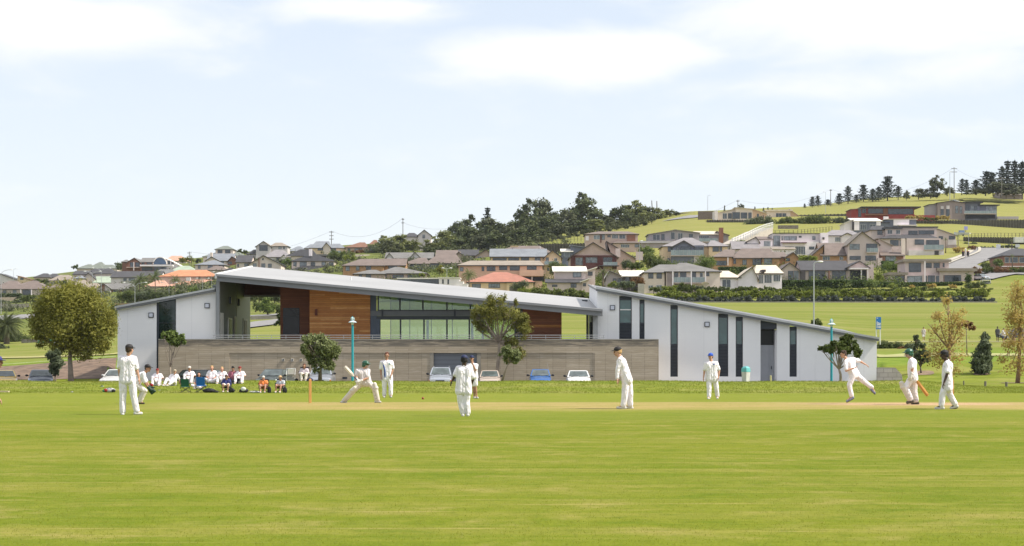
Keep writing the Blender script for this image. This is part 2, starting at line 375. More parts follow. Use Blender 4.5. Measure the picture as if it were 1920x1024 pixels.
def patch(name, poly, mat, dz, kind='structure', step=3.0, label=None, cat=None):
    """sheet laid over the ground; poly = rows of (D, px_left, px_right)"""
    V = []; Q = []
    rows_ = []
    for (a, b) in zip(poly[:-1], poly[1:]):
        k = max(1, int(abs(b[0] - a[0]) / step))
        for i in range(k): t = i / k; rows_.append(tuple(a[j] + (b[j] - a[j]) * t for j in range(3)))
    rows_.append(poly[-1]); nc = 24
    for (D, l, r) in rows_:
        for j in range(nc + 1):
            p = G(l + (r - l) * j / nc, D, dz); V.append(tuple(p))
    idx = np.arange(len(V)).reshape(len(rows_), nc + 1)
    Fq = np.stack([idx[:-1, :-1], idx[:-1, 1:], idx[1:, 1:], idx[1:, :-1]], -1).reshape(-1, 4)
    return mk(name, npmesh(name, np.array(V), Fq), mat, kind=kind, smooth=True, label=label, cat=cat)
def ribbon(name, pts, w, mat, dz, wpx=False, kind='structure'):
    """strip along (px, py) points found on the terrain, w metres wide"""
    c = []
    for (px, py) in pts: D = find_D(px, py, 150, 1000); c.append(Vector((X(px, D), D, 0)))
    fine = []
    for a, b in zip(c[:-1], c[1:]):
        k = max(2, int((b - a).length / 4))
        for i in range(k): fine.append(a.lerp(b, i / k))
    fine.append(c[-1]); 
    for _ in range(3): fine = [fine[0]] + [(fine[i - 1] + fine[i] * 2 + fine[i + 1]) / 4 for i in range(1, len(fine) - 1)] + [fine[-1]]
    V = []
    for i, p in enumerate(fine):
        d = (fine[min(i + 1, len(fine) - 1)] - fine[max(i - 1, 0)]).normalized(); nrm = Vector((-d.y, d.x, 0))
        for s in (-1, -.33, .33, 1):
            q = p + nrm * s * w / 2; V.append((q.x, q.y, gz(q.x, q.y) + dz))
    idx = np.arange(len(V)).reshape(len(fine), 4)
    Fq = np.stack([idx[:-1, :-1], idx[1:, :-1], idx[1:, 1:], idx[:-1, 1:]], -1).reshape(-1, 4)
    me = npmesh(name, np.array(V), Fq)
    if me.polygons[0].normal.z < 0: me.flip_normals()
    return mk(name, me, mat, kind=kind)
asphalt = M('asphalt', (.085, .083, .08), .9, .2, .6, .3)
roadm = M('road_grey', (.21, .205, .205), .9, .12, .3, .2)
pathm = M('path_concrete', (.40, .37, .31), .85, .12, .5)
mulch = M('bark_mulch', (.155, .105, .072), .95, .45, 1.2, .8, bscale=12)
patch('car_park', [(111.5, -260, 1700), (130.8, -220, 1690), (131.2, -220, 1644), (150, -200, 1643)], asphalt, .012)
patch('mulch_bank', [(150.6, -200, 214), (155, -200, 216), (160, -200, 217), (165, -200, 218), (168.5, -60, 219.5)], mulch, .04)
ribbon('road', [(2080, 522), (1890, 512), (1800, 503), (1782, 499), (1800, 492), (1830, 484), (1856, 474), (1864, 466)], 13, roadm, .25)
ribbon('kerb', [(1776, 497), (1795, 489), (1820, 481), (1838, 472), (1836, 466)], .9, pathm, .5)
ribbon('footpath', [(1768, 494), (1790, 486), (1815, 476), (1822, 470)], 1.6, pathm, .34)
ribbon('driveway', [(1830, 526), (1850, 521), (1880, 515), (1900, 512)], 8, roadm, .3)
ribbon('road', [(1270, 412), (1296, 407), (1322, 404)], 14, roadm, .3)
ribbon('road', [(-120, 604), (0, 597), (70, 592), (200, 587)], 22, roadm, .2)
ribbon('road', [(420, 618), (475, 611), (500, 606), (530, 600), (580, 592)], 8, roadm, .2)
ribbon('road', [(440, 596), (490, 592), (540, 589)], 9, roadm, .2)
verge = M('pale_verge', (.30, .30, .12), .95, .12, .4)
ribbon('grass_verge', [(1655, 667), (1740, 666), (1840, 666), (2000, 667)], 7, verge, .06)
ribbon('grass_verge', [(1655, 642), (1760, 641), (1880, 641), (2000, 641)], 3.0, verge, .06)
ribbon('footpath', [(-150, 690), (0, 686), (60, 681), (120, 677), (215, 671)], .7, pathm, .12)
ribbon('footpath', [(-150, 673), (0, 671), (100, 669), (212, 666)], 5.0, M('dry_verge', (.30, .28, .10), .9, .2, .6), .08)
soil = M('soil', (.20, .14, .09), .95, .35, 2, .8)
patch('dirt_patch', [(139.5, 1712, 1744), (140.4, 1706, 1752), (142, 1708, 1750), (142.8, 1716, 1742)], soil, .03, step=.4)
patch('dirt_patch', [(138.8, 1830, 1850), (139.6, 1824, 1858), (141, 1830, 1850)], soil, .03)
patch('dirt_patch', [(121, 1880, 1960), (123, 1874, 1990), (125, 1884, 1960)], soil, .03)

# ------------------------------------------------------------------ grass blades
def blades(name, n, y0, y1, u0, u1, h, w, mat, power=1.0, lean=.5):
    t = RNG.random(n); ys = y0 + (y1 - y0) * t ** power; us = u0 + (u1 - u0) * RNG.random(n)
    # tufts
    xs = (us - CX) * ys / F
    k = n // 6; ci = RNG.integers(0, n, n - k); xs[k:] = xs[ci] + RNG.normal(0, .05, n - k); ys[k:] = ys[ci] + RNG.normal(0, .05, n - k)
    zs = np.array([near_z(a, b) for a, b in zip(xs, ys)]) if y0 > 50 else .145 * np.exp(-((ys - 60) / 7) ** 2)
    hh = h * (.5 + .9 * RNG.random(n)); an = RNG.random(n) * 2 * np.pi; ww = w * (.7 + .6 * RNG.random(n))
    la = RNG.random(n) * 2 * np.pi; lx = np.cos(la) * hh * lean * RNG.random(n); ly = np.sin(la) * hh * lean * RNG.random(n)
    V = np.empty((n, 3, 3)); V[:, 0] = np.stack([xs - np.cos(an) * ww, ys - np.sin(an) * ww, zs - .01], -1)
    V[:, 1] = np.stack([xs + np.cos(an) * ww, ys + np.sin(an) * ww, zs - .01], -1); V[:, 2] = np.stack([xs + lx, ys + ly, zs + hh], -1)
    me = npmesh(name, V.reshape(-1, 3), np.arange(3 * n).reshape(n, 3))
    mk(name, me, mat, label=None, kind='stuff')
    return bpy.data.objects[name] if name in bpy.data.objects else None
def blademat(name, a, b, c3):
    t = NT(name); f = t.noise(.5, 4, .6); g = t.noise(60, 2, .6); s = t.noise(1.0, 5, .6, t.vec((.08, 1.1, .1)))
    c = t.mix(t.rng(g, .35, .65), a, b); c = t.mix(t.rng(s, .45, .7, 0, .7), c, c3); c = t.mix(t.rng(f, .4, .7, 0, .3), c, mul(a, .7))
    t.lk(c, t.b.inputs['Base Color']); t.b.inputs['Roughness'].default_value = .6; t.b.inputs['Specular IOR Level'].default_value = .2
    tr = t.N.new('ShaderNodeBsdfTranslucent'); t.lk(c, tr.inputs[0]); mx = t.N.new('ShaderNodeMixShader'); mx.inputs[0].default_value = .4
    t.L.new(t.b.outputs[0], mx.inputs[1]); t.L.new(tr.outputs[0], mx.inputs[2]); t.L.new(mx.outputs[0], t.out.inputs[0]); return t.m
bm1 = blademat('grass_blade', (.19, .225, .014), (.24, .255, .028), (.31, .275, .065))
blades('grass', 150000, 9, 62, -250, 2200, .010, .0045, bm1, 1.9, 2.0)
bpy.data.objects['grass'].name = 'mown_grass'
tag(bpy.data.objects['mown_grass'], 'short mown grass of the cricket outfield', 'grass')
bm2 = blademat('bank_blade', (.16, .205, .018), (.25, .28, .04), (.29, .26, .07))
blades('grass', 90000, 90.5, 108, -250, 2200, .045, .014, bm2, 1.0)
bpy.data.objects['grass'].name = 'bank_grass'
tag(bpy.data.objects['bank_grass'], 'longer lush grass growing on the low bank', 'grass')
# ------------------------------------------------------------------ the clubhouse
def panel_mat():
    t = NT('white_panel'); x, y, z = t.xyz(); n = t.noise(.35, 5, .6); s = t.noise(1.0, 5, .65, t.vec((1.6, 1.6, .12)))
    c = t.mix(t.rng(n, .3, .7), (.86, .85, .85), (.82, .81, .815)); c = t.mix(t.rng(s, .55, .8, 0, .35), c, (.66, .65, .64)); c = t.mix(t.math('MULTIPLY', t.rng(z, .8, .1), t.rng(s, .4, .7, .2, .7)), c, (.55, .53, .49))
    j = t.math('FRACT', t.math('DIVIDE', x, 2.4)); k = t.math('FRACT', t.math('DIVIDE', z, .6)); c = t.mix(t.rng(j, .985, .993, 0, .4), c, (.5, .5, .52)); c = t.mix(t.rng(k, .96, .98, 0, .10), c, (.5, .5, .52))
    t.lk(c, t.b.inputs['Base Color']); t.b.inputs['Roughness'].default_value = .55; return t.m
white_pl = panel_mat()
zinc = M('zinc_roof', (.42, .42, .42), .42, .08, .15, 0, metal=.25)
fascia_m = M('fascia_grey', (.19, .195, .205), .45, .06, .3)
darkgrey_m = M('frame_charcoal', (.035, .042, .055), .4, .1, 1)
greypanel = M('grey_green_panel', (.15, .165, .155), .6, .06, .5)
column_m = M('column_grey', (.24, .25, .26), .45, .05, .5)
whitemetal = M('white_metal', (.72, .72, .70), .4, .04, 1)
galv = M('galvanised_steel', (.42, .43, .44), .4, .08, 2, metal=.5)
def board_mat(name, h, cols, bump=.5):
    t = NT(name); x, y, z = t.xyz(); rowi = t.math('FLOOR', t.math('DIVIDE', z, h)); fr = t.math('FRACT', t.math('DIVIDE', z, h))
    seg = t.math('FLOOR', t.math('ADD', t.math('MULTIPLY', t.math('ADD', x, y), .28), t.math('MULTIPLY', t.wn(t.comb(rowi, 3.0, 1.0)), 5.0)))
    r = t.wn(t.comb(rowi, seg, 0.0)); c = t.ramp(r, [(i / (len(cols) - 1), k) for i, k in enumerate(cols)])
    g = t.noise(1.0, 5, .65, t.vec((2.5, 2.5, 26))); c = t.mix(t.rng(g, .3, .7, 0, .5), c, mul(cols[0], .75))
    st = t.noise(.5, 4, .6); c = t.mix(t.rng(st, .42, .7, 0, .45), c, mul(cols[0], .9))
    c = t.mix(t.rng(fr, .90, .97), c, mul(cols[0], .25)); t.lk(c, t.b.inputs['Base Color']); t.b.inputs['Roughness'].default_value = .6
    t.bump(t.rng(fr, .97, .90), bump, .01); return t.m
timber = board_mat('cedar_boards', .145, [(.36, .125, .024), (.62, .285, .065), (.48, .19, .04), (.74, .40, .13), (.42, .15, .03), (.56, .245, .06)])
timber_dk = board_mat('dark_shaded_cedar', .145, [(.17, .048, .016), (.24, .075, .024), (.20, .06, .018), (.28, .10, .034)])  # darker cedar, shade of recess, lintel and soffit put into the colour
def concrete_mat():
    t = NT('board_formed_concrete'); x, y, z = t.xyz()
    n = t.N.new('ShaderNodeTexBrick'); t.L.new(t.comb(x, z, 0.0), n.inputs[0]); n.inputs['Color1'].default_value = (.40, .33, .235, 1); n.inputs['Color2'].default_value = (.49, .41, .305, 1)
    n.inputs['Mortar'].default_value = (.20, .165, .12, 1); n.inputs['Scale'].default_value = 1; n.inputs['Brick Width'].default_value = 1.9; n.inputs['Row Height'].default_value = .145; n.inputs['Mortar Size'].default_value = .008
    v = t.N.new('ShaderNodeTexBrick'); t.L.new(t.comb(x, z, 0.0), v.inputs[0]); v.offset = 0; v.inputs['Color1'].default_value = (1, 1, 1, 1); v.inputs['Color2'].default_value = (.9, .9, .9, 1)
    v.inputs['Mortar'].default_value = (.62, .62, .62, 1); v.inputs['Scale'].default_value = 1; v.inputs['Brick Width'].default_value = .95; v.inputs['Row Height'].default_value = 5; v.inputs['Mortar Size'].default_value = .012
    g = t.noise(.45, 5, .65); g2 = t.noise(1.0, 5, .6, t.vec((.7, 1, 7)))
    c = t.mix(t.rng(g, .35, .7, 0, .6), n.outputs[0], (.37, .305, .22)); c = t.mix(t.rng(g2, .5, .72, 0, .75), c, (.56, .48, .37))
    c = t.mix(t.math('MULTIPLY', t.rng(z, 2.95, 3.15), t.rng(g2, .3, .6)), c, (.16, .14, .11))
    c = t.mix(t.rng(z, 2.6, 2.5, 0, .8), c, t.mix(1.0, c, v.outputs[0], 'MULTIPLY'))
    t.lk(c, t.b.inputs['Base Color']); t.b.inputs['Roughness'].default_value = .9; t.bump(t.math('ADD', n.outputs[1], t.math('MULTIPLY', g2, -1.2)), .6, .012); return t.m
concrete = concrete_mat()
def clearglass(nm='clear_glass', tint=(.90, .955, .92, 1), dif=.05):
    t = NT(nm); tr = t.N.new('ShaderNodeBsdfTransparent'); tr.inputs[0].default_value = tint
    gl = t.N.new('ShaderNodeBsdfGlossy'); gl.inputs['Roughness'].default_value = .02; gl.inputs[0].default_value = (.9, .95, .95, 1)
    df = t.N.new('ShaderNodeBsdfDiffuse'); df.inputs[0].default_value = (.25, .42, .36, 1); m0 = t.N.new('ShaderNodeMixShader'); m0.inputs[0].default_value = dif
    t.L.new(tr.outputs[0], m0.inputs[1]); t.L.new(df.outputs[0], m0.inputs[2])
    mx = t.N.new('ShaderNodeMixShader'); fr = t.N.new('ShaderNodeFresnel'); fr.inputs[0].default_value = 1.5
    t.L.new(t.math('ADD', fr.outputs[0], .05), mx.inputs[0]); t.L.new(m0.outputs[0], mx.inputs[1]); t.L.new(gl.outputs[0], mx.inputs[2]); t.L.new(mx.outputs[0], t.out.inputs[0]); return t.m
cglass = clearglass(); gglass = clearglass('grey_glass', (.50, .57, .55, 1), .10)
dglass = glassmat('dark_glass', (.012, .03, .032), .04, .6, .5)
tglass = glassmat('teal_glass', (.035, .10, .10), .05, .9, .25)
louvre = None
def louvre_mat():
    t = NT('charcoal_louvres'); x = t.xyz(); w = t.math('FRACT', t.math('DIVIDE', x[2], .11)); c = t.mix(t.rng(w, .2, .9), (.018, .022, .032), (.06, .068, .085))
    t.lk(c, t.b.inputs['Base Color']); t.b.inputs['Roughness'].default_value = .45; t.bump(w, .7, .03); return t.m
louvre = louvre_mat()
DF = 145.0; SF = F / DF
clubhouse = empty('clubhouse', (0, DF + 5, -.38), 'long modern clubhouse with sloping grey roofs, cedar walls and white end wings', 'building')
def facade(name, segs, top, bot, D, th, mat, holes):
    """wall from px a to b under a sloping top line, pierced by openings (x0,x1,y0,y1)"""
    m = MB(); xs = sorted(set([segs[0], segs[1]] + [h[0] for h in holes] + [h[1] for h in holes]))
    for a, b in zip(xs[:-1], xs[1:]):
        ho = [h for h in holes if h[0] <= a and h[1] >= b]
        def piece(ya0, yb0, ya1, yb1):
            m.prism([(X(a, D), Z(ya1, D)), (X(b, D), Z(yb1, D)), (X(b, D), Z(yb0, D)), (X(a, D), Z(ya0, D))], D, D + th)
        if not ho: piece(top(a), top(b), bot, bot)
        else:
            h = ho[0]
            if callable(h[2]) or h[2] > top(a) + 1.5: piece(top(a), top(b), h[2], h[2])
            if h[3] < bot - .5: piece(h[3], h[3], bot, bot)
    return mk(name, m, mat, clubhouse)
BOT = 720.5
ltop = lambda x: 582 + (x - 220.5) * (547 - 582) / (405 - 220.5)
rtop = lambda x: 545.5 + (x - 1120) * (640 - 545.5) / (1644 - 1120)
facade('wing_wall', (220.5, 404.5), ltop, BOT, DF, .3, white_pl, [(293.5, 330, ltop(311) - 3, BOT + 3)])
RW = [(1161, 1184.7, 555, 645), (1199, 1208.6, 561.5, 645), (1257, 1271, 572, 706.5), (1346.5, 1365.5, 588, 706), (1379.5, 1393, 594, 706.5), (1426, 1456.5, 601.5, 722), (1480.5, 1494, 612, 706.5)]
facade('wing_wall', (1120, 1644), rtop, BOT, DF, .3, white_pl, RW)
# end and side walls of the wings
m = MB(); xl, xr, yb_ = X(1120, DF), X(1644, DF), DF + 15
zl0, zl1 = Z(545.5, DF), 7.95; zr0, zr1 = Z(640, DF), Z(640, DF) + 1.05
m.prismx([(DF + .3, -.5), (yb_, -.5), (yb_, zl1), (DF + .3, zl0 + .02)], xl, xl + .3)
m.prismx([(DF + .3, -.5), (yb_, -.5), (yb_, zr1), (DF + .3, zr0)], xr - .3, xr); m.box((xl + .3, yb_ - .3, -.5), (xr - .3, yb_, zr1))
mk('side_wall', m, white_pl, clubhouse)
m = MB(); a, b = X(220.5, DF), X(404.5, DF)
m.prismx([(DF + .3, -.5), (yb_, -.5), (yb_, Z(582, DF) + .9), (DF + .3, Z(582, DF))], a, a + .3)
m.prismx([(DF + .3, -.5), (yb_ + 1, -.5), (yb_ + 1, 8.5), (DF + .3, 7.3)], b - .3, b)
mk('side_wall', m, greypanel, clubhouse)
# lean-to roofs of the wings, rising to the back
def wing_roof(x0, z0, x1, z1, rise, ext, nm='wing_roof'):
    m = MB(); m.slab([(x0, DF - .35, z0 + .16), (x1, DF - .35, z1 + .16), (x1, DF + 15.3, z1 + rise), (x0, DF + 15.3, z0 + rise)], .14); r = mk(nm, m, zinc if ext else M('roof_sheet_grey', (.17, .17, .18), .5, .1, .3), clubhouse)
    m = MB(); m.slab([(x0, DF - .42, z0 + .18), (x1, DF - .42, z1 + .18), (x1, DF - .352, z1 + .18), (x0, DF - .352, z0 + .18)], .2); mk('fascia', m, fascia_m, r)
    m = MB(); m.slab([(x0, DF - .5, z0 + .29), (x1, DF - .5, z1 + .29), (x1, DF - .425, z1 + .29), (x0, DF - .425, z0 + .29)], .15); mk('gutter', m, galv, r)
wing_roof(xl - .12, zl0, xr + .1, zr0, 1.15, 0)
wing_roof(a - .12, Z(582, DF), b, Z(547, DF), 1.1, 0)
def strip(name, x0, x1, y0, y1, D, th, mat, parent=clubhouse):
    return mk(name, MB().box((X(x0, D), D, Z(y1, D)), (X(x1, D), D + th, Z(y0, D))), mat, parent)
def slot(x0, x1, y0, y1, split, bar=None):
    """tall slot window: frame, teal glass above, louvred panel below"""
    D = DF + .09; m = MB(); xa, xb, za, zb = X(x0, DF), X(x1, DF), Z(y1, DF), Z(y0, DF); t = .07
    m.box((xa, D, za), (xa + t, D + .12, zb)); m.box((xb - t, D, za), (xb, D + .12, zb)); m.box((xa + t, D, zb - .3), (xb - t, D + .12, zb)); m.box((xa + t, D, za), (xb - t, D + .12, za + .06))
    zs = Z(split, DF); m.box((xa + t, D, zs - .04), (xb - t, D + .12, zs + .04)); w = mk('window', m, darkgrey_m, clubhouse)
    mk('pane', MB().box((xa + t, D + .05, zs + .04), (xb - t, D + .1, zb - .3)), tglass, w)
    mk('louvre_panel', MB().box((xa + t, D + .02, za + .06), (xb - t, D + .08, zs - .04)), louvre, w)
    if bar: mk('transom', MB().box((xa + t, D - .01, Z(bar, DF) - .05), (xb - t, D + .045, Z(bar, DF) + .03)), whitemetal, w)
slot(1161, 1184.7, 555.3, 645, 606, 580.5); slot(1199, 1208.6, 561.8, 645, 606)
slot(1257, 1271, 572.3, 706.2, 646); slot(1346.5, 1365.5, 588.3, 705.8, 646); slot(1379.5, 1393, 594.3, 706.2, 646); slot(1480.5, 1494, 612.3, 706.2, 646.5)
# recessed entry
m = MB(); x0, x1 = X(1426, DF), X(1456.5, DF); m.box((x0, DF + 1.2, -.4), (x1, DF + 1.3, Z(647, DF))); m.box((x0 + .75, DF + 1.14, -.4), (x0 + .82, DF + 1.2, Z(647, DF)))
dr = mk('entry_door', m, M('pale_grey_door', (.42, .43, .46), .5, .05), clubhouse); mk('handle', MB().tube([(x1 - .25, DF + 1.1, 1.0), (x1 - .25, DF + 1.1, 1.25)], .03), darkgrey_m, dr)
mk('entry_glazing', MB().box((x0, DF + 1.2, Z(646.8, DF)), (x1, DF + 1.25, Z(613, DF))), M('black_void', (.006, .006, .008), .3, .1), clubhouse)
mk('entry_lintel', MB().prism([(x0, Z(617, DF)), (x1, Z(617, DF)), (x1, Z(rtop(1456.5), DF)), (x0, Z(rtop(1426), DF))], DF + .12, DF + 1.19), darkgrey_m, clubhouse)
mk('entry_reveal', MB().box((x1 - .06, DF + .31, -.4), (x1, DF + 1.19, Z(618, DF))).box((x0, DF + .31, -.4), (x0 + .04, DF + 1.19, Z(618, DF))), white_pl, clubhouse)
# tall dark window of the left wing and the gap beside the concrete wall
xa, xb = X(293.5, DF), X(330, DF)
w = mk('window', MB().box((xa, DF + .06, -.5), (xa + .16, DF + .2, Z(568, DF))).box((xb - .05, DF + .06, -.5), (xb, DF + .2, Z(561.8, DF))).box((xa + .16, DF + .06, Z(606, DF)), (xb - .05, DF + .2, Z(605, DF))), darkgrey_m, clubhouse)
mk('pane', MB().prism([(xa + .16, -.5), (xb - .05, -.5), (xb - .05, Z(560.2, DF)), (xa + .16, Z(566.4, DF))], DF + .12, DF + .16), dglass, w)
# square wall lamps
for (cx_, cy_) in [(283.5, 591), (388.5, 573.3), (1148.2, 577), (1325.6, 608.3)]:
    px, z = X(cx_, DF), Z(cy_, DF); h = .19
    w = mk('wall_lamp', MB().box((px - h, DF - .1, z - h), (px + h, DF, z + h)), darkgrey_m, clubhouse)
    mk('lamp_lens', MB().box((px - h + .055, DF - .125, z - h + .055), (px + h - .055, DF - .1, z + h - .055)), M('opal_lens', (.62, .64, .72), .3, .03), w)
# central roof: one plane sloping down to the right and up to the back
RF = 143.5
fl, fr_ = Vector((X(406.4, RF), RF, Z(514.5, RF))), Vector((X(1129.5, RF), RF, Z(580.6, RF)))
bl, br = Vector((X(473, 162), 162, Z(499.8, 162))), Vector((X(1103, 162), 162, Z(559.6, 162)))
def seam_roof():
    t = NT('standing_seam_zinc'); x, y, z = t.xyz(); n = t.noise(.12, 4, .6); s = t.noise(1.0, 4, .6, t.vec((.08, .9, 1)))
    c = t.mix(t.rng(n, .3, .7), (.315, .31, .305), (.37, .365, .36)); c = t.mix(t.rng(s, .5, .75, 0, .35), c, (.27, .27, .275))
    w = t.math('FRACT', t.math('DIVIDE', y, .8)); c = t.mix(t.rng(w, .93, .97, 0, .3), c, (.25, .25, .26)); t.lk(c, t.b.inputs['Base Color'])
    v = t.math('FRACT', t.math('DIVIDE', x, 7.7)); c2 = t.mix(t.rng(v, .992, .996, 0, .3), c, (.22, .22, .23)); t.lk(c2, t.b.inputs['Base Color'])
    t.b.inputs['Roughness'].default_value = .45; t.b.inputs['Metallic'].default_value = .15; return t.m
m = MB(); m.slab([fl, fr_, br, bl], .22)
roof = mk('main_roof', m, seam_roof(), clubhouse)
dy = Vector((0, -.12, 0)); up = Vector((0, 0, .02))
mk('fascia', MB().slab([fl + dy - Vector((0, 0, .1)), fr_ + dy - Vector((0, 0, .1)), fr_ - Vector((0, .003, .1)), fl - Vector((0, .003, .1))], .40), fascia_m, roof)
mk('gutter', MB().slab([fl + dy * 2.6 + up, fr_ + dy * 2.6 + up, fr_ + dy * 1.03 + up, fl + dy * 1.03 + up], .17), M('gutter_grey', (.24, .245, .255), .4, .05), roof)
mk('end_flashing', MB().slab([fl + Vector((-.12, -.2, .06)), fl + Vector((.05, -.2, .06)), bl + Vector((.05, 0, .06)), bl + Vector((-.12, 0, .06))], .36), whitemetal, roof)
mk('vent_pipe', MB().tube([P(658, 525.5, 150), P(658, 519.5, 150)], .05), whitemetal, roof)
mk('roof_fan', MB().box(P(1097, 565.5, 156) - Vector((.25, .2, 0)), P(1097, 562.5, 156) + Vector((.2, .2, 0))), darkgrey_m, roof)
und = lambda px, D: (lambda x: (fl.z + (x - fl.x) / (fr_.x - fl.x) * (fr_.z - fl.z) + (D - RF) * .0745) - .23)(X(px, D))
def wallu(name, p0, p1, zb, D, th, mat, parent=clubhouse, zt=None):
    xa, xb = X(p0, D), X(p1, D)
    return mk(name, MB().prism([(xa, zb), (xb, zb), (xb, zt if zt else und(p1, D)), (xa, zt if zt else und(p0, D))], D, D + th), mat, parent)
FZ = 3.05     # terrace level
# terrace slab on the concrete wall
mk('terrace_floor', MB().box((X(297, 140), 140.4, FZ - .25), (X(1120, DF) - .02, 162, FZ)), M('terrace_concrete', (.30, .29, .27), .9), clubhouse)
# columns and portal
mk('column', MB().box((X(405, 144.2), 144.2, FZ - 3.3), (X(411.5, 144.2), 144.6, und(405, 144.2) - .25)), column_m, clubhouse)
mk('column', MB().box((X(1119.5, 144.2) - .3, 144.2, FZ), (X(1119.5, 144.2) + .05, 144.6, und(1118, 144.2) - .2)), column_m, clubhouse)
mk('column', MB().box((X(1099.5, 150), 150, FZ), (X(1103.5, 150), 150.4, und(1101, 150))), column_m, clubhouse)
mk('end_wall', MB().box((X(1104, 156), 150.4, FZ), (X(1120, 145) - .02, 156, und(1108, 152))), M('pale_column_wall', (.45, .45, .42), .6, .05), clubhouse)
mk('side_door', MB().box((X(1106.5, 150), 150.35, FZ), (X(1110.5, 150), 150.39, Z(604, 150))), darkgrey_m, clubhouse)
xw = X(411.5, 144.6)
pw = MB(); pw.prismx([(144.62, FZ), (153.4, FZ), (153.4, und(430, 153.4)), (144.62, und(415, 144.6))], xw - .2, xw); mk('portal_wall', pw, greypanel, clubhouse)
def batten_mat():
    t = NT('batten_cladding'); x, y, z = t.xyz(); w = t.math('FRACT', t.math('DIVIDE', y, .55)); c = t.mix(t.rng(w, .45, .6), (.145, .135, .12), (.30, .285, .26)); t.lk(c, t.b.inputs['Base Color']); return t.m
pw = MB(); pw.prismx([(153.42, FZ), (161.5, FZ), (161.5, und(470, 161.5)), (153.42, und(430, 153.4))], xw - .2, xw + .02); mk('batten_wall', pw, batten_mat(), clubhouse)
def inner(name, ya, yb, z0, z1, mat, off=.03):
    return mk(name, MB().box((xw, ya, z0), (xw + off, yb, z1)), mat, clubhouse)
inner('side_door', 144.9, 146.6, FZ, 5.25, M('white_door', (.62, .62, .60), .5)); inner('door_frame', 146.65, 147.7, FZ, 5.2, greypanel, .04)
w = inner('window', 148.8, 150.9, 3.45, 4.95, whitemetal, .05); mk('pane', MB().box((xw + .05, 149.05, 3.6), (xw + .07, 150.65, 4.85)), darkgrey_m, w)
inner('doorway', 152.0, 153.3, FZ, 5.15, M('door_surround', (.42, .38, .30), .6), .06); inner('door_leaf', 152.25, 153.05, FZ, 5.0, darkgrey_m, .08)
inner('doorway', 157.0, 159.5, FZ, 5.1, M('door_surround', (.42, .38, .30), .6), .07); inner('door_leaf', 157.5, 159.0, FZ, 4.95, M('brown_leaf', (.18, .13, .09), .6), .1)
for yy in (149.6, 154.2): inner('wall_lamp', yy, yy + .35, 6.05, 6.6, darkgrey_m, .16)
# timber volumes
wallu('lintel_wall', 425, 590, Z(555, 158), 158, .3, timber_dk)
mk('lintel_beam', MB().box((X(440, 157.6), 157.6, Z(556.5, 157.6)), (X(526, 157.6), 157.9, Z(553, 157.6))), M('pale_beam', (.48, .46, .40), .6), clubhouse)
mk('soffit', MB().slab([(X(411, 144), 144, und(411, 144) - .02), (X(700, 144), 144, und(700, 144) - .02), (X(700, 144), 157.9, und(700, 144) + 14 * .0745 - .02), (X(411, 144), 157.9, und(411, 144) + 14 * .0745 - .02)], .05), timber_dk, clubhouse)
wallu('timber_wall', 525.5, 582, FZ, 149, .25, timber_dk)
mk('timber_return', MB().prismx([(149.26, FZ), (158, FZ), (158, und(525, 158)), (149.26, und(525, 149.2))], X(525.5, 149), X(525.5, 149) + .2), timber_dk, clubhouse)
w = mk('window', MB().box((X(531, 149), 148.93, Z(627, 149)), (X(561.5, 149), 149, Z(577.5, 149))), darkgrey_m, clubhouse)
mk('pane', MB().box((X(532.2, 149), 148.9, Z(625.8, 149)), (X(560.3, 149), 148.93, Z(594.5, 149))).box((X(532.2, 149), 148.9, Z(593, 149)), (X(560.3, 149), 148.93, Z(579, 149))), glassmat('mirror_glass', (.010, .012, .016), .03, .3, .6), w)
wallu('timber_wall', 580.5, 694, FZ, 146.5, 4, timber)
mk('downlight', MB().box((X(590.5, 146.3), 146.28, Z(591.5, 146.3)), (X(594.5, 146.3), 146.5, Z(579.5, 146.3))), M('rust_lamp', (.12, .03, .015), .6), clubhouse)
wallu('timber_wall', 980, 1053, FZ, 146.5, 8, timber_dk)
mk('timber_band', MB().box((X(999, 146.45), 146.46, Z(614, 146.45)), (X(1052.6, 146.45), 146.498, Z(609, 146.45))), timber, clubhouse)
wallu('corner_panel', 965, 979.9, FZ, 146.8, .2, darkgrey_m)
wallu('corner_panel', 694.2, 706, FZ, 146.6, .2, M('slate_panel', (.075, .095, .13), .5, .1))
mk('corner_panel', MB().box((X(706.1, 146.6), 146.6, FZ), (X(712, 146.6), 146.8, Z(598, 146.6))), M('slate_panel', (.075, .095, .13), .5, .1), clubhouse)
# glazed front and back of the hall
GD = 146.7
mk('steel_beam', MB().box((X(694, GD), GD - .15, Z(592.5, GD)), (X(980, GD), GD + .1, Z(582.8, GD))), M('beam_grey', (.13, .14, .155), .45, .05), clubhouse)
mk('door_head', MB().box((X(706, GD), GD - .06, Z(599.5, GD)), (X(980, GD), GD + .1, Z(592.7, GD))), darkgrey_m, clubhouse)
def glazing(D, zb, zt, muls, name, wm=.12, gm=None):
    m = MB(); 
    for i, px in enumerate(muls):
        x = X(px, GD) ; m.box((x - wm / 2, D - .05, zb), (x + wm / 2, D + .08, zt if zt else und(px, D)))
    x0, x1 = X(muls[0], GD), X(muls[-1], GD); m.box((x0, D - .04, zb), (x1, D + .07, zb + .07))
    fr = mk(name, m, darkgrey_m, clubhouse)
    for a_, b_ in zip(muls[:-1], muls[1:]):
        xa, xb = X(a_, GD) + wm / 2, X(b_, GD) - wm / 2
        mk('pane', MB().prism([(xa, zb + .07), (xb, zb + .07), (xb, zt if zt else und(b_, D) - .02), (xa, zt if zt else und(a_, D) - .02)], D, D + .02), gm or cglass, fr)
    return fr
ML = [712, 751, 795, 838, 880, 922, 966]
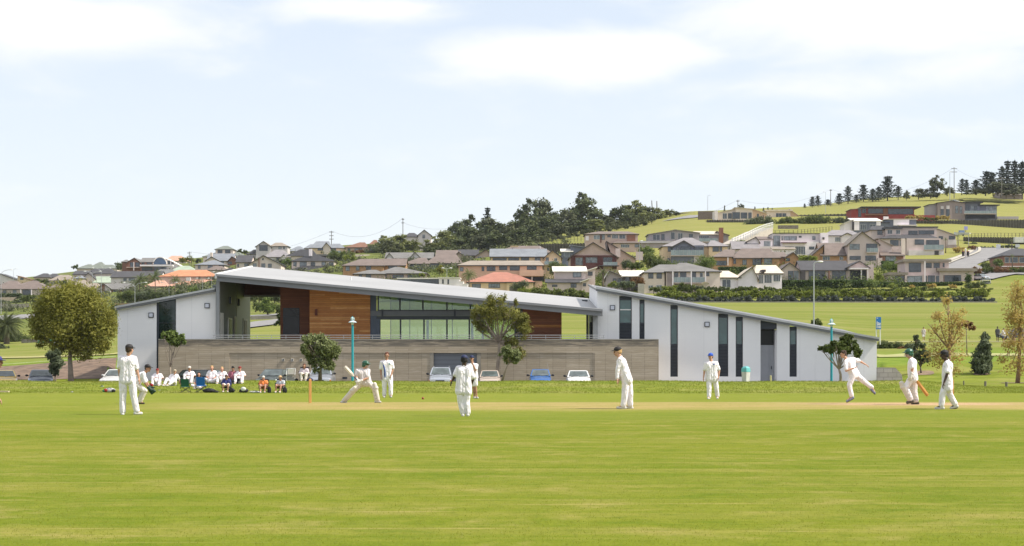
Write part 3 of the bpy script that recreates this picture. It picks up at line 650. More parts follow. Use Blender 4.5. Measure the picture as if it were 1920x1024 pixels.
glazing(GD, FZ, Z(599.6, GD), ML, 'sliding_doors'); glazing(GD, Z(582.7, GD), None, [709, 750, 793, 838, 882, 924, 966], 'clerestory_window', gm=gglass)
glazing(160, FZ, und(709, 160) - 1.2, ML, 'rear_glazing', .06)
for px in (797.5, 881, 901): mk('blind_stile', MB().box((X(px, GD) + .08, GD + .1, FZ), (X(px, GD) + .26, GD + .16, Z(600, GD))), M('pale_stile', (.45, .52, .56), .5), clubhouse)
for px in (717.5, 853): mk('bracket', MB().box((X(px, GD) - .07, GD - .26, Z(592.8, GD)), (X(px, GD) + .07, GD - .15, Z(580.5, GD))), darkgrey_m, clubhouse)
mk('hall_floor', MB().box((X(700, GD), GD + .1, FZ), (X(975, GD), 160, FZ + .02)), M('hall_floor', (.22, .17, .11), .4), clubhouse)
# concrete retaining wall with garage, vents, rail
cw = empty('retaining_wall', (X(766, 140), 140, -.4), 'long board-marked brown concrete wall in front of the clubhouse terrace', 'wall')
D = 140.0; H = [(297, 637), (1235, 637)]; m = MB()
za, zb = -.45, Z(637, D); zm = Z(662, D)
def cbox(a_, b_, z0, z1, d0=0.0, dd=.35): m.box((X(a_, D), D + d0, z0), (X(b_, D), D + dd, z1))
cbox(297, 430, za, zb); cbox(430, 1115, zm, zb); cbox(1115, 1235, za, zb); cbox(430, 813, za, zm, .05); cbox(894, 1115, za, zm, .05)
mk('wall', m, concrete, cw)
mk('coping', MB().box((X(297, D), D - .02, zb), (X(1235, D), D + .4, zb + .05)), M('pale_coping', (.38, .36, .31), .8), cw)
mk('side_return', MB().box((X(1235, D) - .3, D + .36, za), (X(1235, D), 144.9, zb)).box((X(297, D), D + .36, za), (X(297, D) + .3, 144.9, zb)), concrete, cw)
t = NT('garage_slats'); zz = t.xyz()[2]; w_ = t.math('FRACT', t.math('DIVIDE', zz, .3)); t.lk(t.mix(t.rng(w_, .85, .95), (.17, .18, .20), (.08, .085, .095)), t.b.inputs['Base Color']); t.b.inputs['Roughness'].default_value = .45
mk('garage_door', MB().box((X(813, D), D + .22, za), (X(894, D), D + .28, zm)), t.m, cw)
mk('pillar', MB().box((X(806.5, D), D + .02, za), (X(813, D), D + .3, zm - .01)).box((X(894, D), D + .02, za), (X(902, D), D + .3, zm - .01)), M('smooth_concrete', (.30, .27, .22), .85), cw)
for px in (531, 548, 564.5):
    v = mk('vent', MB().box((X(px, D) - .1, D - .01, Z(675, D) - .1), (X(px, D) + .1, D + .049, Z(675, D) + .1)), M('pale_vent', (.5, .48, .43), .6), cw)
    mk('vent_hole', MB().tube([(X(px, D), D - .02, Z(675, D)), (X(px, D), D + .04, Z(675, D))], .055, 12), M('black_void', (.006, .006, .008), .3), v)
mk('wall_grille', MB().box((X(642, D), D + .03, Z(710.5, D)), (X(651, D), D + .06, Z(707, D))), darkgrey_m, cw)
rail = empty('handrail', (X(766, D), D + .2, zb), 'thin steel handrail along the top of the long concrete wall', 'railing')
m = MB()
for zz in (zb + .33, zb + .17): m.tube([(X(398, D), D + .2, zz), (X(1134, D), D + .2, zz)], .018, 6)
mk('rail', m, galv, rail)
pp = None
for i in range(28):
    px = 400 + i * 27.1
    o = mk('post', MB().tube([(X(px, D), D + .2, zb), (X(px, D), D + .2, zb + .34)], .016, 6), galv, rail)
# low block wall at the right end
lw = MB(); BD = 131.0; lw.prism([(X(1645, BD), -.6), (X(1696, BD), -.6), (X(1691, BD), Z(703, BD)), (X(1679, BD), Z(689.5, BD)), (X(1645, BD), Z(689, BD))], BD, BD + .3)
mk('block_wall', lw, brickmat('grey_blocks', (.42, .385, .33), (.49, .45, .39), (.27, .25, .22), 1, .6, .3, .02), org=(X(1665, 131), 131, -.4), label='low grey block retaining wall against the right end of the white wing', cat='wall')
# ------------------------------------------------------------------ houses on the hill
W = {}
def wm(n):
    C_ = {'cream': (.68, .61, .49), 'pale': (.66, .63, .56), 'white': (.78, .76, .72), 'tan': (.50, .395, .315), 'beige': (.52, .46, .36), 'yellow': (.70, .56, .34), 'grey': (.34, .33, .32),
          'bluegrey': (.15, .17, .20), 'dark': (.07, .065, .065), 'taupe': (.29, .25, .22), 'stone': (.53, .465, .405), 'peach': (.60, .43, .28), 'red': (.28, .055, .045), 'maroon': (.10, .04, .035), 'brown': (.24, .12, .075), 'greyw': (.56, .545, .50)}
    if n in W: return W[n]
    if n == 'brick': W[n] = brickmat('orange_brick', (.48, .24, .11), (.56, .30, .15), (.33, .24, .17), 1, .46, .15, .02)
    elif n == 'redbrick': W[n] = brickmat('red_brick', (.26, .10, .065), (.33, .14, .085), (.25, .19, .15), 1, .46, .15, .02)
    else: W[n] = M('wall_' + n, (C_[n][0] * 1.04, C_[n][1] * .975, C_[n][2] * 1.06), .85, .07, .6)
    return W[n]
def rm(n):
    C_ = {'brown': (.17, .135, .12), 'char': (.065, .064, .07), 'grey': (.17, .165, .16), 'green': (.17, .19, .165), 'lilac': (.24, .225, .235), 'blue': (.20, .215, .24), 'orange': (.50, .215, .115), 'salmon': (.52, .29, .21),
          'red': (.36, .16, .115), 'rust': (.20, .105, .07), 'tan': (.27, .23, .19), 'whiteroof': (.72, .68, .62), 'palegreen': (.32, .38, .30), 'black': (.04, .04, .045), 'cream': (.60, .53, .43)}
    k = 'r_' + n
    if k not in W: W[k] = roofmat('roof_' + n, C_[n])
    return W[k]
hglass = glassmat('house_glass', (.035, .045, .06), .12, .9, .5); hglass2 = glassmat('curtained_glass', (.16, .18, .20), .2, .8, .5)
hframe_d = M('frame_dark', (.05, .05, .055), .5); hframe_w = M('frame_white', (.6, .6, .58), .5)
trim_d = M('dark_trim', (.06, .05, .045), .6); glassrail = glassmat('rail_glass', (.20, .25, .26), .1, .9, .15)
def B(x0, x1, e, roof=None, ry=None, a=None, b=None, o=0.0, d=9.0, w=None, c=None, win=(), yb=None, ov=.45, ft=None):
    return dict(x0=x0, x1=x1, e=e, roof=roof, ry=ry, a=a, b=b, o=o, d=d, w=w, c=c, win=win, yb=yb, ov=ov, ft=ft)
NH = [0]
def H(label, yb, D, w, c, blocks, ext=(), cat='house', yaw=0.0, nm='house'):
    xm = (min(b['x0'] for b in blocks) + max(b['x1'] for b in blocks)) / 2
    zb = Z(yb, D); root = empty(nm, (X(xm, D), D, zb), label, cat); NH[0] += 1
    rot = Matrix.Rotation(R(yaw), 4, 'Z'); c0 = Vector((X(xm, D), D, zb)); MT = Matrix.Translation(c0) @ rot @ Matrix.Translation(-c0) if yaw else None
    for k, b in enumerate(blocks):
        Df = D + b['o']; x0, x1 = X(b['x0'], Df), X(b['x1'], Df); ze = Z(b['e'], Df); z0 = Z(b['yb'], Df) if b['yb'] else zb - 3.0
        if not b['yb']:
            lo = min(gz(x0, Df), gz(x1, Df), gz(x0, Df + b['d']), gz(x1, Df + b['d'])) - .5; z0 = min(zb, lo) if lo > zb - 8 else zb - 8
        y1 = Df + b['d'] + (k % 3) * .013; wmat = wm(b['w'] or w); rmat = rm(b['c'] or c); ov = b['ov']; rf = b['roof']; e = .006 * k
        zr = Z(b['ry'], Df + (b['d'] / 2 if rf in ('hip', 'gs') else (0 if rf in ('gf', 'flat', 'mx', 'dome', 'pent') else b['d']))) if b['ry'] is not None else ze + 1
        m = MB()
        if rf == 'gf':
            ax = X(b['a'], Df) if b['a'] is not None else (x0 + x1) / 2; m.prism([(x0, z0), (x1, z0), (x1, ze - .12), (ax, zr - .2), (x0, ze - .12)], Df, y1, MT)
        elif rf == 'gs':
            ym = (Df + y1) / 2; m.prismx([(Df, z0), (y1, z0), (y1, ze - .1), (ym, zr - .2), (Df, ze - .1)], x0, x1, MT)
        elif rf == 'mx':
            zl, zr2 = Z(b['ry'], Df), Z(b['a'], Df); m.prism([(x0, z0), (x1, z0), (x1, zr2 - .15), (x0, zl - .15)], Df, y1, MT)
        elif rf == 'mb': m.prismx([(Df, z0), (y1, z0), (y1, zr - .2), (Df, ze - .1)], x0, x1, MT)
        elif rf == 'dome': m.box((x0, Df, z0), (x1, y1, ze), MT)
        else: m.box((x0, Df, z0), (x1, y1, ze - .02), MT)
        mk('wall', m, wmat, root)
        # roof
        m = MB(); th = .16; ft = trim_d
        if rf == 'hip':
            ra = X(b['a'], Df) if b['a'] is not None else x0 + min(b['d'] / 2, (x1 - x0) * .45); rb = X(b['b'], Df) if b['b'] is not None else x1 - min(b['d'] / 2, (x1 - x0) * .45)
            if rb <= ra + .05: ra = rb = (ra + rb) / 2; rb += .05
            ym = (Df + y1) / 2; X0, X1, Y0, Y1 = x0 - ov, x1 + ov, Df - ov, y1 + ov; zt = zr + e
            vs = [(X0, Y0, ze), (X1, Y0, ze), (X1, Y1, ze), (X0, Y1, ze), (ra, ym, zt), (rb, ym, zt)]
            m.add(vs, [(0, 1, 5, 4), (1, 2, 5), (2, 3, 4, 5), (3, 0, 4), (3, 2, 1, 0)], MT)
            r_ = mk('roof', m, rmat, root)
            mk('eave', MB().box((X0, Y0, ze - .2), (X1, Y1, ze - .004), MT), ft, r_)
        elif rf == 'gs':
            ym = (Df + y1) / 2; X0, X1 = x0 - ov * .7, x1 + ov * .7; Y0, Y1 = Df - ov, y1 + ov; k2 = (zr - ze) / ((y1 - Df) / 2); zf = ze - k2 * ov * .6; zt = zr + e
            m.slab([(X0, Y0, zf), (X1, Y0, zf), (X1, ym, zt), (X0, ym, zt)], th, MT); m.slab([(X0, ym, zt), (X1, ym, zt), (X1, Y1, zf), (X0, Y1, zf)], th, MT)
            r_ = mk('roof', m, rmat, root); mk('gutter', MB().box((X0, Y0 - .1, zf - .22), (X1, Y0 - .01, zf - .02), MT), ft, r_)
        elif rf == 'gf':
            ax = X(b['a'], Df) if b['a'] is not None else (x0 + x1) / 2; Y0, Y1 = Df - ov * 1.2, y1 + .2; zt = zr + e
            def sl(xa, za, xb, zb2, ya, yb2, t): m.prism([(xa, za - t), (xb, zb2 - t), (xb, zb2), (xa, za)], ya, yb2, MT)
            kl = (zr - ze) / max(.5, ax - x0); kr = (zr - ze) / max(.5, x1 - ax)
            sl(x0 - ov, ze - kl * ov, ax, zt, Y0, Y1, th); sl(ax, zt, x1 + ov, ze - kr * ov, Y0, Y1, th); r_ = mk('roof', m, rmat, root)
            m = MB(); sl(x0 - ov, ze - kl * ov - .03, ax, zt - .03, Y0 - .06, Y0 - .005, .26); sl(ax, zt - .03, x1 + ov, ze - kr * ov - .03, Y0 - .06, Y0 - .005, .26); mk('barge_board', m, ft, r_)
        elif rf == 'flat':
            m.box((x0 - ov, Df - ov, ze), (x1 + ov, y1 + ov, zr + e), MT); mk('roof', m, rmat, root)
        elif rf == 'mx':
            zl, zr2 = Z(b['ry'], Df), Z(b['a'], Df); kk = (zr2 - zl) / (x1 - x0)
            m.prism([(x0 - ov, zl - kk * ov - .18), (x1 + ov, zr2 + kk * ov - .18), (x1 + ov, zr2 + kk * ov), (x0 - ov, zl - kk * ov)], Df - ov * 1.3, y1 + ov, MT); mk('roof', m, rmat, root)
        elif rf == 'mb':
            kk = (zr - ze) / (y1 - Df); m.slab([(x0 - ov, Df - ov, ze - kk * ov), (x1 + ov, Df - ov, ze - kk * ov), (x1 + ov, y1 + .3, zr), (x0 - ov, y1 + .3, zr)], .18, MT); mk('roof', m, rmat, root)
        elif rf == 'dome':
            n = 12; pts = [((x0 + x1) / 2 - (x1 - x0) / 2 * math.cos(math.pi * i / n), ze + (zr - ze) * math.sin(math.pi * i / n)) for i in range(n + 1)]
            mk('arched_window', MB().prism(pts, Df - .02, y1, MT), glassmat('blue_glass', (.02, .06, .13), .05, 1.0, .2), root)
            q = [((x0 + x1) / 2 - ((x1 - x0) / 2 + .3) * math.cos(math.pi * i / n), ze + (zr - ze + .3) * math.sin(math.pi * i / n)) for i in range(n + 1)]
            mk('roof', MB().prism(q + pts[::-1], Df - .3, y1 + .2, MT), rm('whiteroof'), root)
        for wd in b['win']:
            wx0, wx1, wy0, wy1 = wd[:4]; n = wd[4] if len(wd) > 4 and wd[4] else max(1, round((wx1 - wx0) * Df / F / 1.3)); kind = wd[5] if len(wd) > 5 else None
            fmat = hframe_w if kind == 'w' else hframe_d; a_, b_, z_0, z_1 = X(wx0, Df), X(wx1, Df), Z(wy1, Df), Z(wy0, Df); t = .07
            m = MB(); m.box((a_, Df - .06, z_0), (b_, Df - .01, z_0 + t), MT).box((a_, Df - .06, z_1 - t), (b_, Df - .01, z_1), MT)
            for i in range(n + 1):
                xx = a_ + (b_ - a_ - t) * i / n; m.box((xx, Df - .06, z_0 + t), (xx + t, Df - .01, z_1 - t), MT)
            if kind == 'h':
                for i in range(1, 4): zz = z_0 + (z_1 - z_0) * i / 4; m.box((a_ + t, Df - .055, zz - .04), (b_ - t, Df - .012, zz + .04), MT)
            f_ = mk('window', m, fmat, root)
            mk('pane', MB().box((a_ + t * .5, Df - .035, z_0 + t * .5), (b_ - t * .5, Df - .004, z_1 - t * .5), MT), hglass2 if (kind == 'c' or (kind != 'k' and (int(wx0) * 7 + int(wy0)) % 4 == 0)) else hglass, f_)
    for x in ext:
        kd = x[0]
        if kd == 'ch': _, a_, b_, y0, y1, cm = x[:6]; o_ = x[6] if len(x) > 6 else 2.0; r2 = mk('chimney', MB().box((X(a_, D), D + o_, Z(y1, D)), (X(b_, D), D + o_ + 1.1, Z(y0, D)), MT), wm(cm), root)
        if kd == 'bal':
            _, a_, b_, y0, y1 = x[:5]; d_ = x[5] if len(x) > 5 else 1.6
            s_ = mk('balcony', MB().box((X(a_, D), D - d_, Z(y1, D) - .25), (X(b_, D), D - .01, Z(y1, D)), MT), wm('stone'), root)
            mk('balustrade', MB().box((X(a_, D), D - d_ - .03, Z(y1, D)), (X(b_, D), D - d_ + .02, Z(y0, D)), MT), glassrail, s_)
            m = MB(); n = max(2, int((b_ - a_) / 7))
            for i in range(n + 1): xx = X(a_ + (b_ - a_) * i / n, D); m.box((xx - .03, D - d_ - .06, Z(y1, D)), (xx + .03, D - d_ - .035, Z(y0, D) + .05), MT)
            mk('baluster', m, galv, s_)
        if kd == 'post': _, a_, y0, y1, o_ = x; mk('post', MB().box((X(a_, D) - .12, D - o_, Z(y1, D)), (X(a_, D) + .12, D - o_ + .24, Z(y0, D)), MT), wm('white'), root)
        if kd == 'slab': _, a_, b_, y0, y1, cm, o_ = x; mk('terrace', MB().box((X(a_, D), D - o_, Z(y1, D)), (X(b_, D), D - .01, Z(y0, D)), MT), wm(cm), root)
        if kd == 'dark': _, a_, b_, y0, y1 = x; mk('shaded_opening', MB().box((X(a_, D), D - .03, Z(y1, D)), (X(b_, D), D - .005, Z(y0, D)), MT), M('black_void', (.006, .006, .008), .3), root)  # flat black panel painting the shade inside garages, a recess and under a balcony
        if kd == 'panel': _, a_, b_, y0, y1, cm, o_ = x; mk('cladding', MB().box((X(a_, D), D - o_, Z(y1, D)), (X(b_, D), D - .003, Z(y0, D)), MT), wm(cm), root)
    return root
# ---- left side of the hill
H('brown hip-roofed bungalow with dark patio doors under two white posts, at far left', 554, 700, 'beige', 'brown', [B(4, 88, 542, 'hip', 526, 52, 60, d=14, win=[(5, 12, 544.5, 551), (24, 31, 544, 551.5), (42, 59, 543.5, 554, 4, 'k')]),
  B(-14, 36, 541, 'hip', 526.5, 10, 25, o=9, d=12), B(85, 117, 545, 'hip', 534, 95, 108, o=4, d=9)], [('post', 40, 543, 554, 1.0), ('post', 60, 543, 554, 1.0)])
H('white gabled house with dark blue barge boards cut by the left edge', 530, 905, 'pale', 'char', [B(-34, 28, 523, 'gf', 512, -3, d=14)])
H('small house with a single-pitch roof and one red window, far left skyline', 531, 885, 'yellow', 'rust', [B(33, 56, 526, 'mx', 517, 523.5, d=9, win=[(38, 44, 521, 525)])])
H('dark grey hip-roofed house low on the skyline behind the large olive-green tree', 532, 890, 'beige', 'char', [B(64, 92, 520, 'hip', 512.6, 76, 84, d=11), B(88, 108, 520, 'hip', 513, 94, 102, o=5, d=9)])
H('tan-roofed house with a little white gable above the large olive-green tree', 538, 800, 'beige', 'tan', [B(92, 134, 526, 'hip', 515.5, 106, 124, d=13), B(103, 114, 531, 'gf', 521, 109, o=-3, d=6, w='white', win=[(106, 108, 527, 531)]), B(116, 132, 531, 'hip', 522, 121, 126, o=-3, d=6)])
H('large pale green-grey multi-hipped roof topping the left skyline', 512, 905, 'cream', 'green', [B(144, 174, 503.5, 'hip', 495.5, 160, 166, d=12), B(168, 196, 502, 'hip', 491.5, 181, 186, o=6, d=12), B(186, 220, 503.5, 'hip', 496.5, 194, 207, d=12), B(176, 192, 504, 'hip', 498, 182, 186, o=-3, d=6)])
H('charcoal-roofed house with a cream front gable and green lean-to roof', 532, 765, 'cream', 'char', [B(137, 165, 514, 'gs', 508, d=10), B(158, 212, 513, 'hip', 503.5, 172, 203, o=4, d=12), B(155, 177, 521, 'gf', 511.5, 166, o=-2, d=8), B(176, 214, 529, 'mb', 518, o=-3, d=6, c='palegreen'), B(140, 158, 522, 'hip', 517, 147, 150, o=-5, d=6, c='blue')])
H('plain brown-roofed house half hidden by the top of the large olive-green tree', 552, 705, 'beige', 'tan', [B(131, 160, 538, 'hip', 525, 143, 152, d=12), B(158, 186, 541, 'hip', 531, 166, 178, o=2, d=9)])
H('brick bungalow with a white-faced gable above the palms, left of the white wing', 556, 692, 'redbrick', 'grey', [B(196, 246, 542, 'gs', 531.5, d=10, win=[(212, 221, 544, 552, 2, 'k'), (228, 240, 544, 551)]), B(181, 207, 540, 'gf', 531.5, 195, o=-1.5, d=9, w='pale'), ], [('panel', 191.5, 198, 534, 555, 'redbrick', 1.8), ('panel', 198.6, 206, 546, 553, 'bluegrey', 1.7)])
H('pale house under a long purple-grey roof below the arched-window house', 534, 742, 'pale', 'char', [B(208, 300, 519.5, 'gs', 508.5, d=14, win=[(231, 238, 521, 528, 2, 'w'), (241, 253, 521, 527.5, 4, 'w')]), B(284, 326, 514, 'hip', 505, 296, 318, o=10, d=12, c='grey'), B(273, 288, 521, 'gf', 513, 281, o=-1, d=9, w='peach')])
H('brick house with open balconies joined to a blue arched window wing', 510, 800, 'redbrick', 'grey', [B(237, 264, 492, 'gf', 483.2, 252, d=14, win=[(244, 251.5, 492, 501, 1, 'k'), (253.5, 262, 492, 501, 1, 'k')]), B(264, 288, 491, 'gs', 483.6, o=1, d=10, win=[(266, 271, 492, 496), (275, 285, 492, 496)]), B(229, 240, 491, 'hip', 487, 233, 236, o=4, d=6),
  B(288, 312, 495.6, 'dome', 483, o=1, d=14, w='bluegrey'), B(312, 335, 497, 'mx', 484.5, 496.5, o=2, d=12, w='white', c='whiteroof', win=[(314, 319, 489, 496), (321, 326, 491, 496)])], [('slab', 265, 326, 497, 500, 'white', 3.0), ('panel', 266, 287, 501, 507.5, 'bluegrey', .6), ('post', 252.5, 492, 508, 2.0), ('slab', 238, 264, 501, 502.5, 'tan', 1.8)])
H('orange tiled roof peeping over the hill beside the arched-window house', 494, 900, 'cream', 'salmon', [B(309, 349, 489, 'hip', 479.8, 318, 336, d=12)])
H('pale green hip roof behind the two big orange roofs', 525, 765, 'cream', 'palegreen', [B(312, 372, 512, 'hip', 498.5, 333, 350, d=14)])
H('two-level orange tiled house with white-trimmed windows, left of the main roof', 553, 690, 'yellow', 'orange', [B(299, 404, 518.5, 'hip', 506.3, 330, 382, o=7, d=13, w='beige', win=[(372, 376, 521, 524)]), B(310, 408, 536.5, 'hip', 524.5, 354, 395, d=10, c='salmon', w='yellow', win=[(336, 350, 538, 552, 3, 'c'), (366, 372, 538, 546)]),
  B(273, 312, 537, 'hip', 526, 290, 305, o=-1.5, d=8, c='salmon', w='beige', win=[(281, 291, 541, 555, 3, 'c'), (309, 311, 541, 548)])], [('ch', 348, 356, 520, 527, 'pale', 0.5), ('panel', 309, 333, 541, 549, 'bluegrey', .2)])
H('tall house with a green-grey lookout storey and skirt roof on the skyline', 484, 825, 'cream', 'green', [B(404, 437, 467.5, 'hip', 461, 416, 424, d=10, win=[(408, 417, 469, 475), (422, 432, 468.5, 475)]), B(381, 460, 481, 'hip', 473, 402, 445, o=-2, d=14, win=[(450, 457, 482, 485)])])
H('blue-grey roofed house with a brick gable and slim cream chimney', 498, 780, 'cream', 'blue', [B(388, 437, 488.5, 'gs', 475.5, d=12, win=[(414, 420, 490, 494)]), B(427, 450, 489, 'gf', 480.6, 435, o=-1, d=10, w='redbrick', win=[(427.5, 435, 490.5, 495.5, 1, 'k')]), B(386, 410, 488, 'gf', 481, 397, o=-1.5, d=9)], [('ch', 395.5, 399.5, 474, 482, 'cream', -2)])
H('cream house with a pale blue pyramid roof above the orange tiles', 511, 742, 'cream', 'blue', [B(366, 421, 496.5, 'hip', 488, 395, 400, d=12, win=[(371, 376, 498, 504, 1, 'c'), (389.5, 398.5, 497.5, 504, 3), (410, 420, 497, 501)]), B(386, 424, 506.5, 'hip', 499, 400, 413, o=-6, d=8, c='brown'), B(420, 440, 508, 'hip', 502, 428, 433, o=-8, d=7, c='black')])
H('cream-yellow house with a wide front gable directly above the main roof peak', 512, 662, 'cream', 'char', [B(443, 470, 491, 'gs', 478.5, d=12, win=[(445, 448, 495, 501), (458, 466, 494, 500)]), B(467, 527, 494.5, 'gf', 478.5, 494, o=-1, d=15, win=[(474, 481, 494, 501), (490, 497.5, 494, 502), (502.5, 509.5, 494.5, 502), (491.5, 494.5, 484, 488, 1, 'k')])], [('panel', 486, 487, 483, 505, 'brown', 1.6)])
H('grey two-storey house with a huge gable window on the skyline', 486, 805, 'greyw', 'tan', [B(480, 508, 461.5, 'gf', 452, 494, d=13, win=[(486, 502, 459.5, 470.5, 4)]), B(508, 539, 461.5, 'hip', 455, 514, 526, o=1, d=9, win=[(522, 528, 462.5, 467), (531, 534, 462.5, 467), (508.5, 510, 460, 467)]), B(464, 481, 476.5, 'hip', 468, 473, 480, o=1, d=8, c='char')])
H('house under spreading lilac-grey hips below the gable-window house', 496, 762, 'pale', 'lilac', [B(497, 542, 482, 'hip', 468.5, 512, 528, d=13, win=[(518, 524, 483.5, 489, 2), (530, 535, 484, 489)]), B(524, 537, 484, 'gf', 476.5, 533, o=-1.5, d=6, w='white')])
H('low blue-grey pyramid roof on the skyline right of the gable-window house', 479, 855, 'pale', 'blue', [B(541, 576, 471, 'hip', 462, 555, 561, d=11)])
H('yellow house with a long slate-blue roof and cream pediment on the skyline', 480, 792, 'yellow', 'blue', [B(582, 618, 465, 'hip', 452.5, 590, 614, d=13, win=[(595.5, 608, 465.8, 470)]), B(572, 590, 465.5, 'hip', 458, 580, 587, o=3, d=8), B(616, 646, 465, 'hip', 457, 622, 635, o=.5, d=10, win=[(616, 630, 465.6, 470.6, 2, 'k')]), B(606, 619, 462, 'gf', 454.5, 612, o=-.8, d=4, w='cream')], [('bal', 620, 640, 470.5, 475)])
H('tan house under a rust-brown hip roof at the left edge of the wood', 480, 785, 'tan', 'rust', [B(648, 690, 463.8, 'hip', 454.5, 672, 682, d=12, win=[(652, 657, 466, 474), (665, 671, 465.5, 474, 1, 'c'), (672, 679, 465.5, 474, 1, 'k')]), B(688, 712, 463, 'hip', 450, 699, 704, o=1, d=12, win=[(692, 700, 464.5, 472)])])
H('two-storey cream house with black tiled roofs on both levels and a white chimney', 514, 672, 'cream', 'black', [B(547, 627, 489.5, 'hip', 478, 574, 592, d=12, win=[(550, 556, 491, 499, 2, 'c'), (562, 575, 491, 500, 3, 'c'), (582.5, 591, 491.5, 498.5), (603, 611, 491.5, 497.8), (617, 625, 492, 498.5)]), B(540, 643, 507, 'hip', 498.5, 566, 610, o=-4, d=8, win=[(592, 600, 508, 511)])], [('ch', 577.5, 583, 466, 479, 'white', 3)])
H('black-roofed house with white gutters stepped behind the two-storey cream house', 492, 725, 'cream', 'black', [B(538, 592, 480, 'hip', 467.5, 560, 582, d=12, win=[(540, 546, 483, 488, 2, 'c')])], [('panel', 532, 545, 481, 482, 'white', .8)])
H('low grey-brown flat roofs below the yellow skyline house', 492, 730, 'dark', 'grey', [B(594, 640, 480, 'flat', 477, d=9), B(640, 688, 482, 'mb', 477.5, d=9, c='tan', o=-4)], [('panel', 612, 628, 481, 484, 'white', .1)])
H('long orange-brick house under a brown roof, just above the main roof', 522, 562, 'brick', 'brown', [B(643, 719, 498, 'hip', 485.5, 672, 712, d=13, win=[(648, 655.6, 499.5, 508, 2, 'c'), (667.5, 674, 499, 507.5, 2, 'c'), (686, 696, 499, 506, 2)]), B(716, 760, 497, 'gs', 485, o=2, d=12, win=[(706.5, 712, 499, 505), (728, 745, 499, 504)])])
H('low house with pale grey tent-shaped hips touching the main roof line', 526, 522, 'tan', 'grey', [B(708, 800, 512.5, 'hip', 500.5, 738, 746, d=13, win=[(702.5, 725, 515.5, 522, 3, 'k'), (736, 757, 515, 522, 3, 'k'), (764, 787, 515, 521, 2, 'k')]), B(664, 722, 513.5, 'hip', 506, 690, 703, o=-1, d=8, win=[(673, 679, 515, 520), (686, 696, 515, 521, 2)])])
H('grey-roofed terrace with two small white gables under the wood', 494, 642, 'bluegrey', 'grey', [B(723, 812, 484, 'gs', 473.5, d=12, win=[(758, 764, 485, 490, 2, 'w'), (768, 776, 485, 489)]), B(724.5, 736, 481, 'gf', 474, 730, o=-2, d=5, w='white'), B(771, 785.5, 480, 'gf', 472, 778, o=-2, d=5, w='white')])
H('cream house with broad brown hips, dark doors and a glass balcony', 516, 582, 'cream', 'brown', [B(800, 866, 493.5, 'hip', 475.6, 821, 853, d=14, win=[(805, 829, 495, 508, 4, 'k'), (834, 845.6, 495.5, 505.6, 2, 'k'), (852, 858, 495, 503, 1, 'k')]), B(757, 804, 494.5, 'hip', 483.5, 784, 798, o=-.5, d=9, win=[(767.5, 779, 495.8, 504, 2, 'k'), (781, 797, 495.5, 509, 3, 'k')])], [('bal', 786, 828, 501.5, 509)])
H('tan house with brown gables of two sizes at the foot of the wood', 494, 642, 'tan', 'brown', [B(818, 862, 480, 'gs', 469, d=12), B(851, 872, 480.5, 'gf', 472, 860, o=-2, d=8), B(860, 896, 478.5, 'gs', 468, o=1, d=11, c='char', win=[(880.5, 888, 481, 489.5, 3, 'w')]), B(891, 924, 479.5, 'gf', 467.5, 912, o=-1, d=12, win=[(895, 902.5, 481, 488, 2, 'w')])])
H('grey-brown roof with two white pipes behind the slate-roofed yellow house', 478, 545, 'tan', 'brown', [B(925, 1034, 474, 'hip', 461, 965, 1012, d=14)], [('ch', 960, 962, 463, 468, 'white', 3), ('ch', 1012.5, 1014, 461, 467, 'white', 3), ('panel', 957, 972, 461, 462.3, 'yellow', -3)])
H('tall yellow house with a long slate-blue roof and end gable over balconies', 529, 482, 'yellow', 'blue', [B(920, 1024, 480.5, 'gs', 466.5, o=1.5, d=11, win=[(924, 950, 483.5, 488.5, 4), (953, 973, 483.5, 488.5, 3), (977, 992, 483, 488.5, 2), (1002.5, 1013.5, 482.5, 491, 3)]), B(1021, 1052, 481.5, 'gf', 468.5, 1035.6, d=12, win=[(1023, 1029, 483, 492, 1), (1039, 1045, 484, 490, 2, 'w'), (1026, 1030, 502, 508)])],
  [('slab', 996, 1021, 490, 496.5, 'peach', 1.6), ('slab', 996, 1024, 507, 518, 'peach', .8), ('panel', 1003, 1010, 499, 506, 'bluegrey', .2), ('dark', 1000, 1020, 519, 528), ('bal', 1021, 1047, 490.5, 496)])
H('long peach-walled house with a brown roof behind the red-tiled cottage', 532, 452, 'peach', 'tan', [B(860, 1017, 497.3, 'hip', 488.8, 880, 1012, d=12, win=[(862, 869, 501, 509, 1, 'c'), (903, 908, 500, 508.5), (912.5, 929, 499.5, 508.5, 3), (936, 951, 499, 506.5, 3), (956, 974.5, 499, 507.5, 2), (988, 1006, 499, 506, 2)])], [('slab', 974, 1019, 507, 518, 'peach', 1.2), ('dark', 980, 996, 519, 526), ('dark', 999, 1019, 519, 527), ('post', 997.5, 518, 529, .6)])
H('yellow cottage with a bright red tiled hip roof beside the palms', 547, 432, 'yellow', 'red', [B(878, 998, 528.8, 'hip', 510.2, 926, 951, d=15, win=[(885, 901.5, 532, 540, 3, 'c'), (916, 937.5, 531.5, 540, 4, 'c'), (950, 970.6, 531, 538.5, 3), (989, 997, 532, 538)]), B(950, 1000, 528.7, 'hip', 514.5, 962, 968, o=-1.2, d=10)])
H('flat white modern house with a teal glass strip above the main roof', 547, 422, 'white', 'whiteroof', [B(823, 862, 522, 'flat', 520.3, d=8, ov=.2, win=[(829, 832, 524, 532, 1, 'k'), (839, 842, 524, 533, 1, 'k')]), B(745, 823, 523.2, 'flat', 521, o=.6, d=8, w='bluegrey', ov=.1, win=[(770, 822, 524, 532, 9)]), B(862, 869, 528.5, 'flat', 527.5, d=8, ov=.05), B(869, 877, 533, 'flat', 532, d=8, ov=.05)])
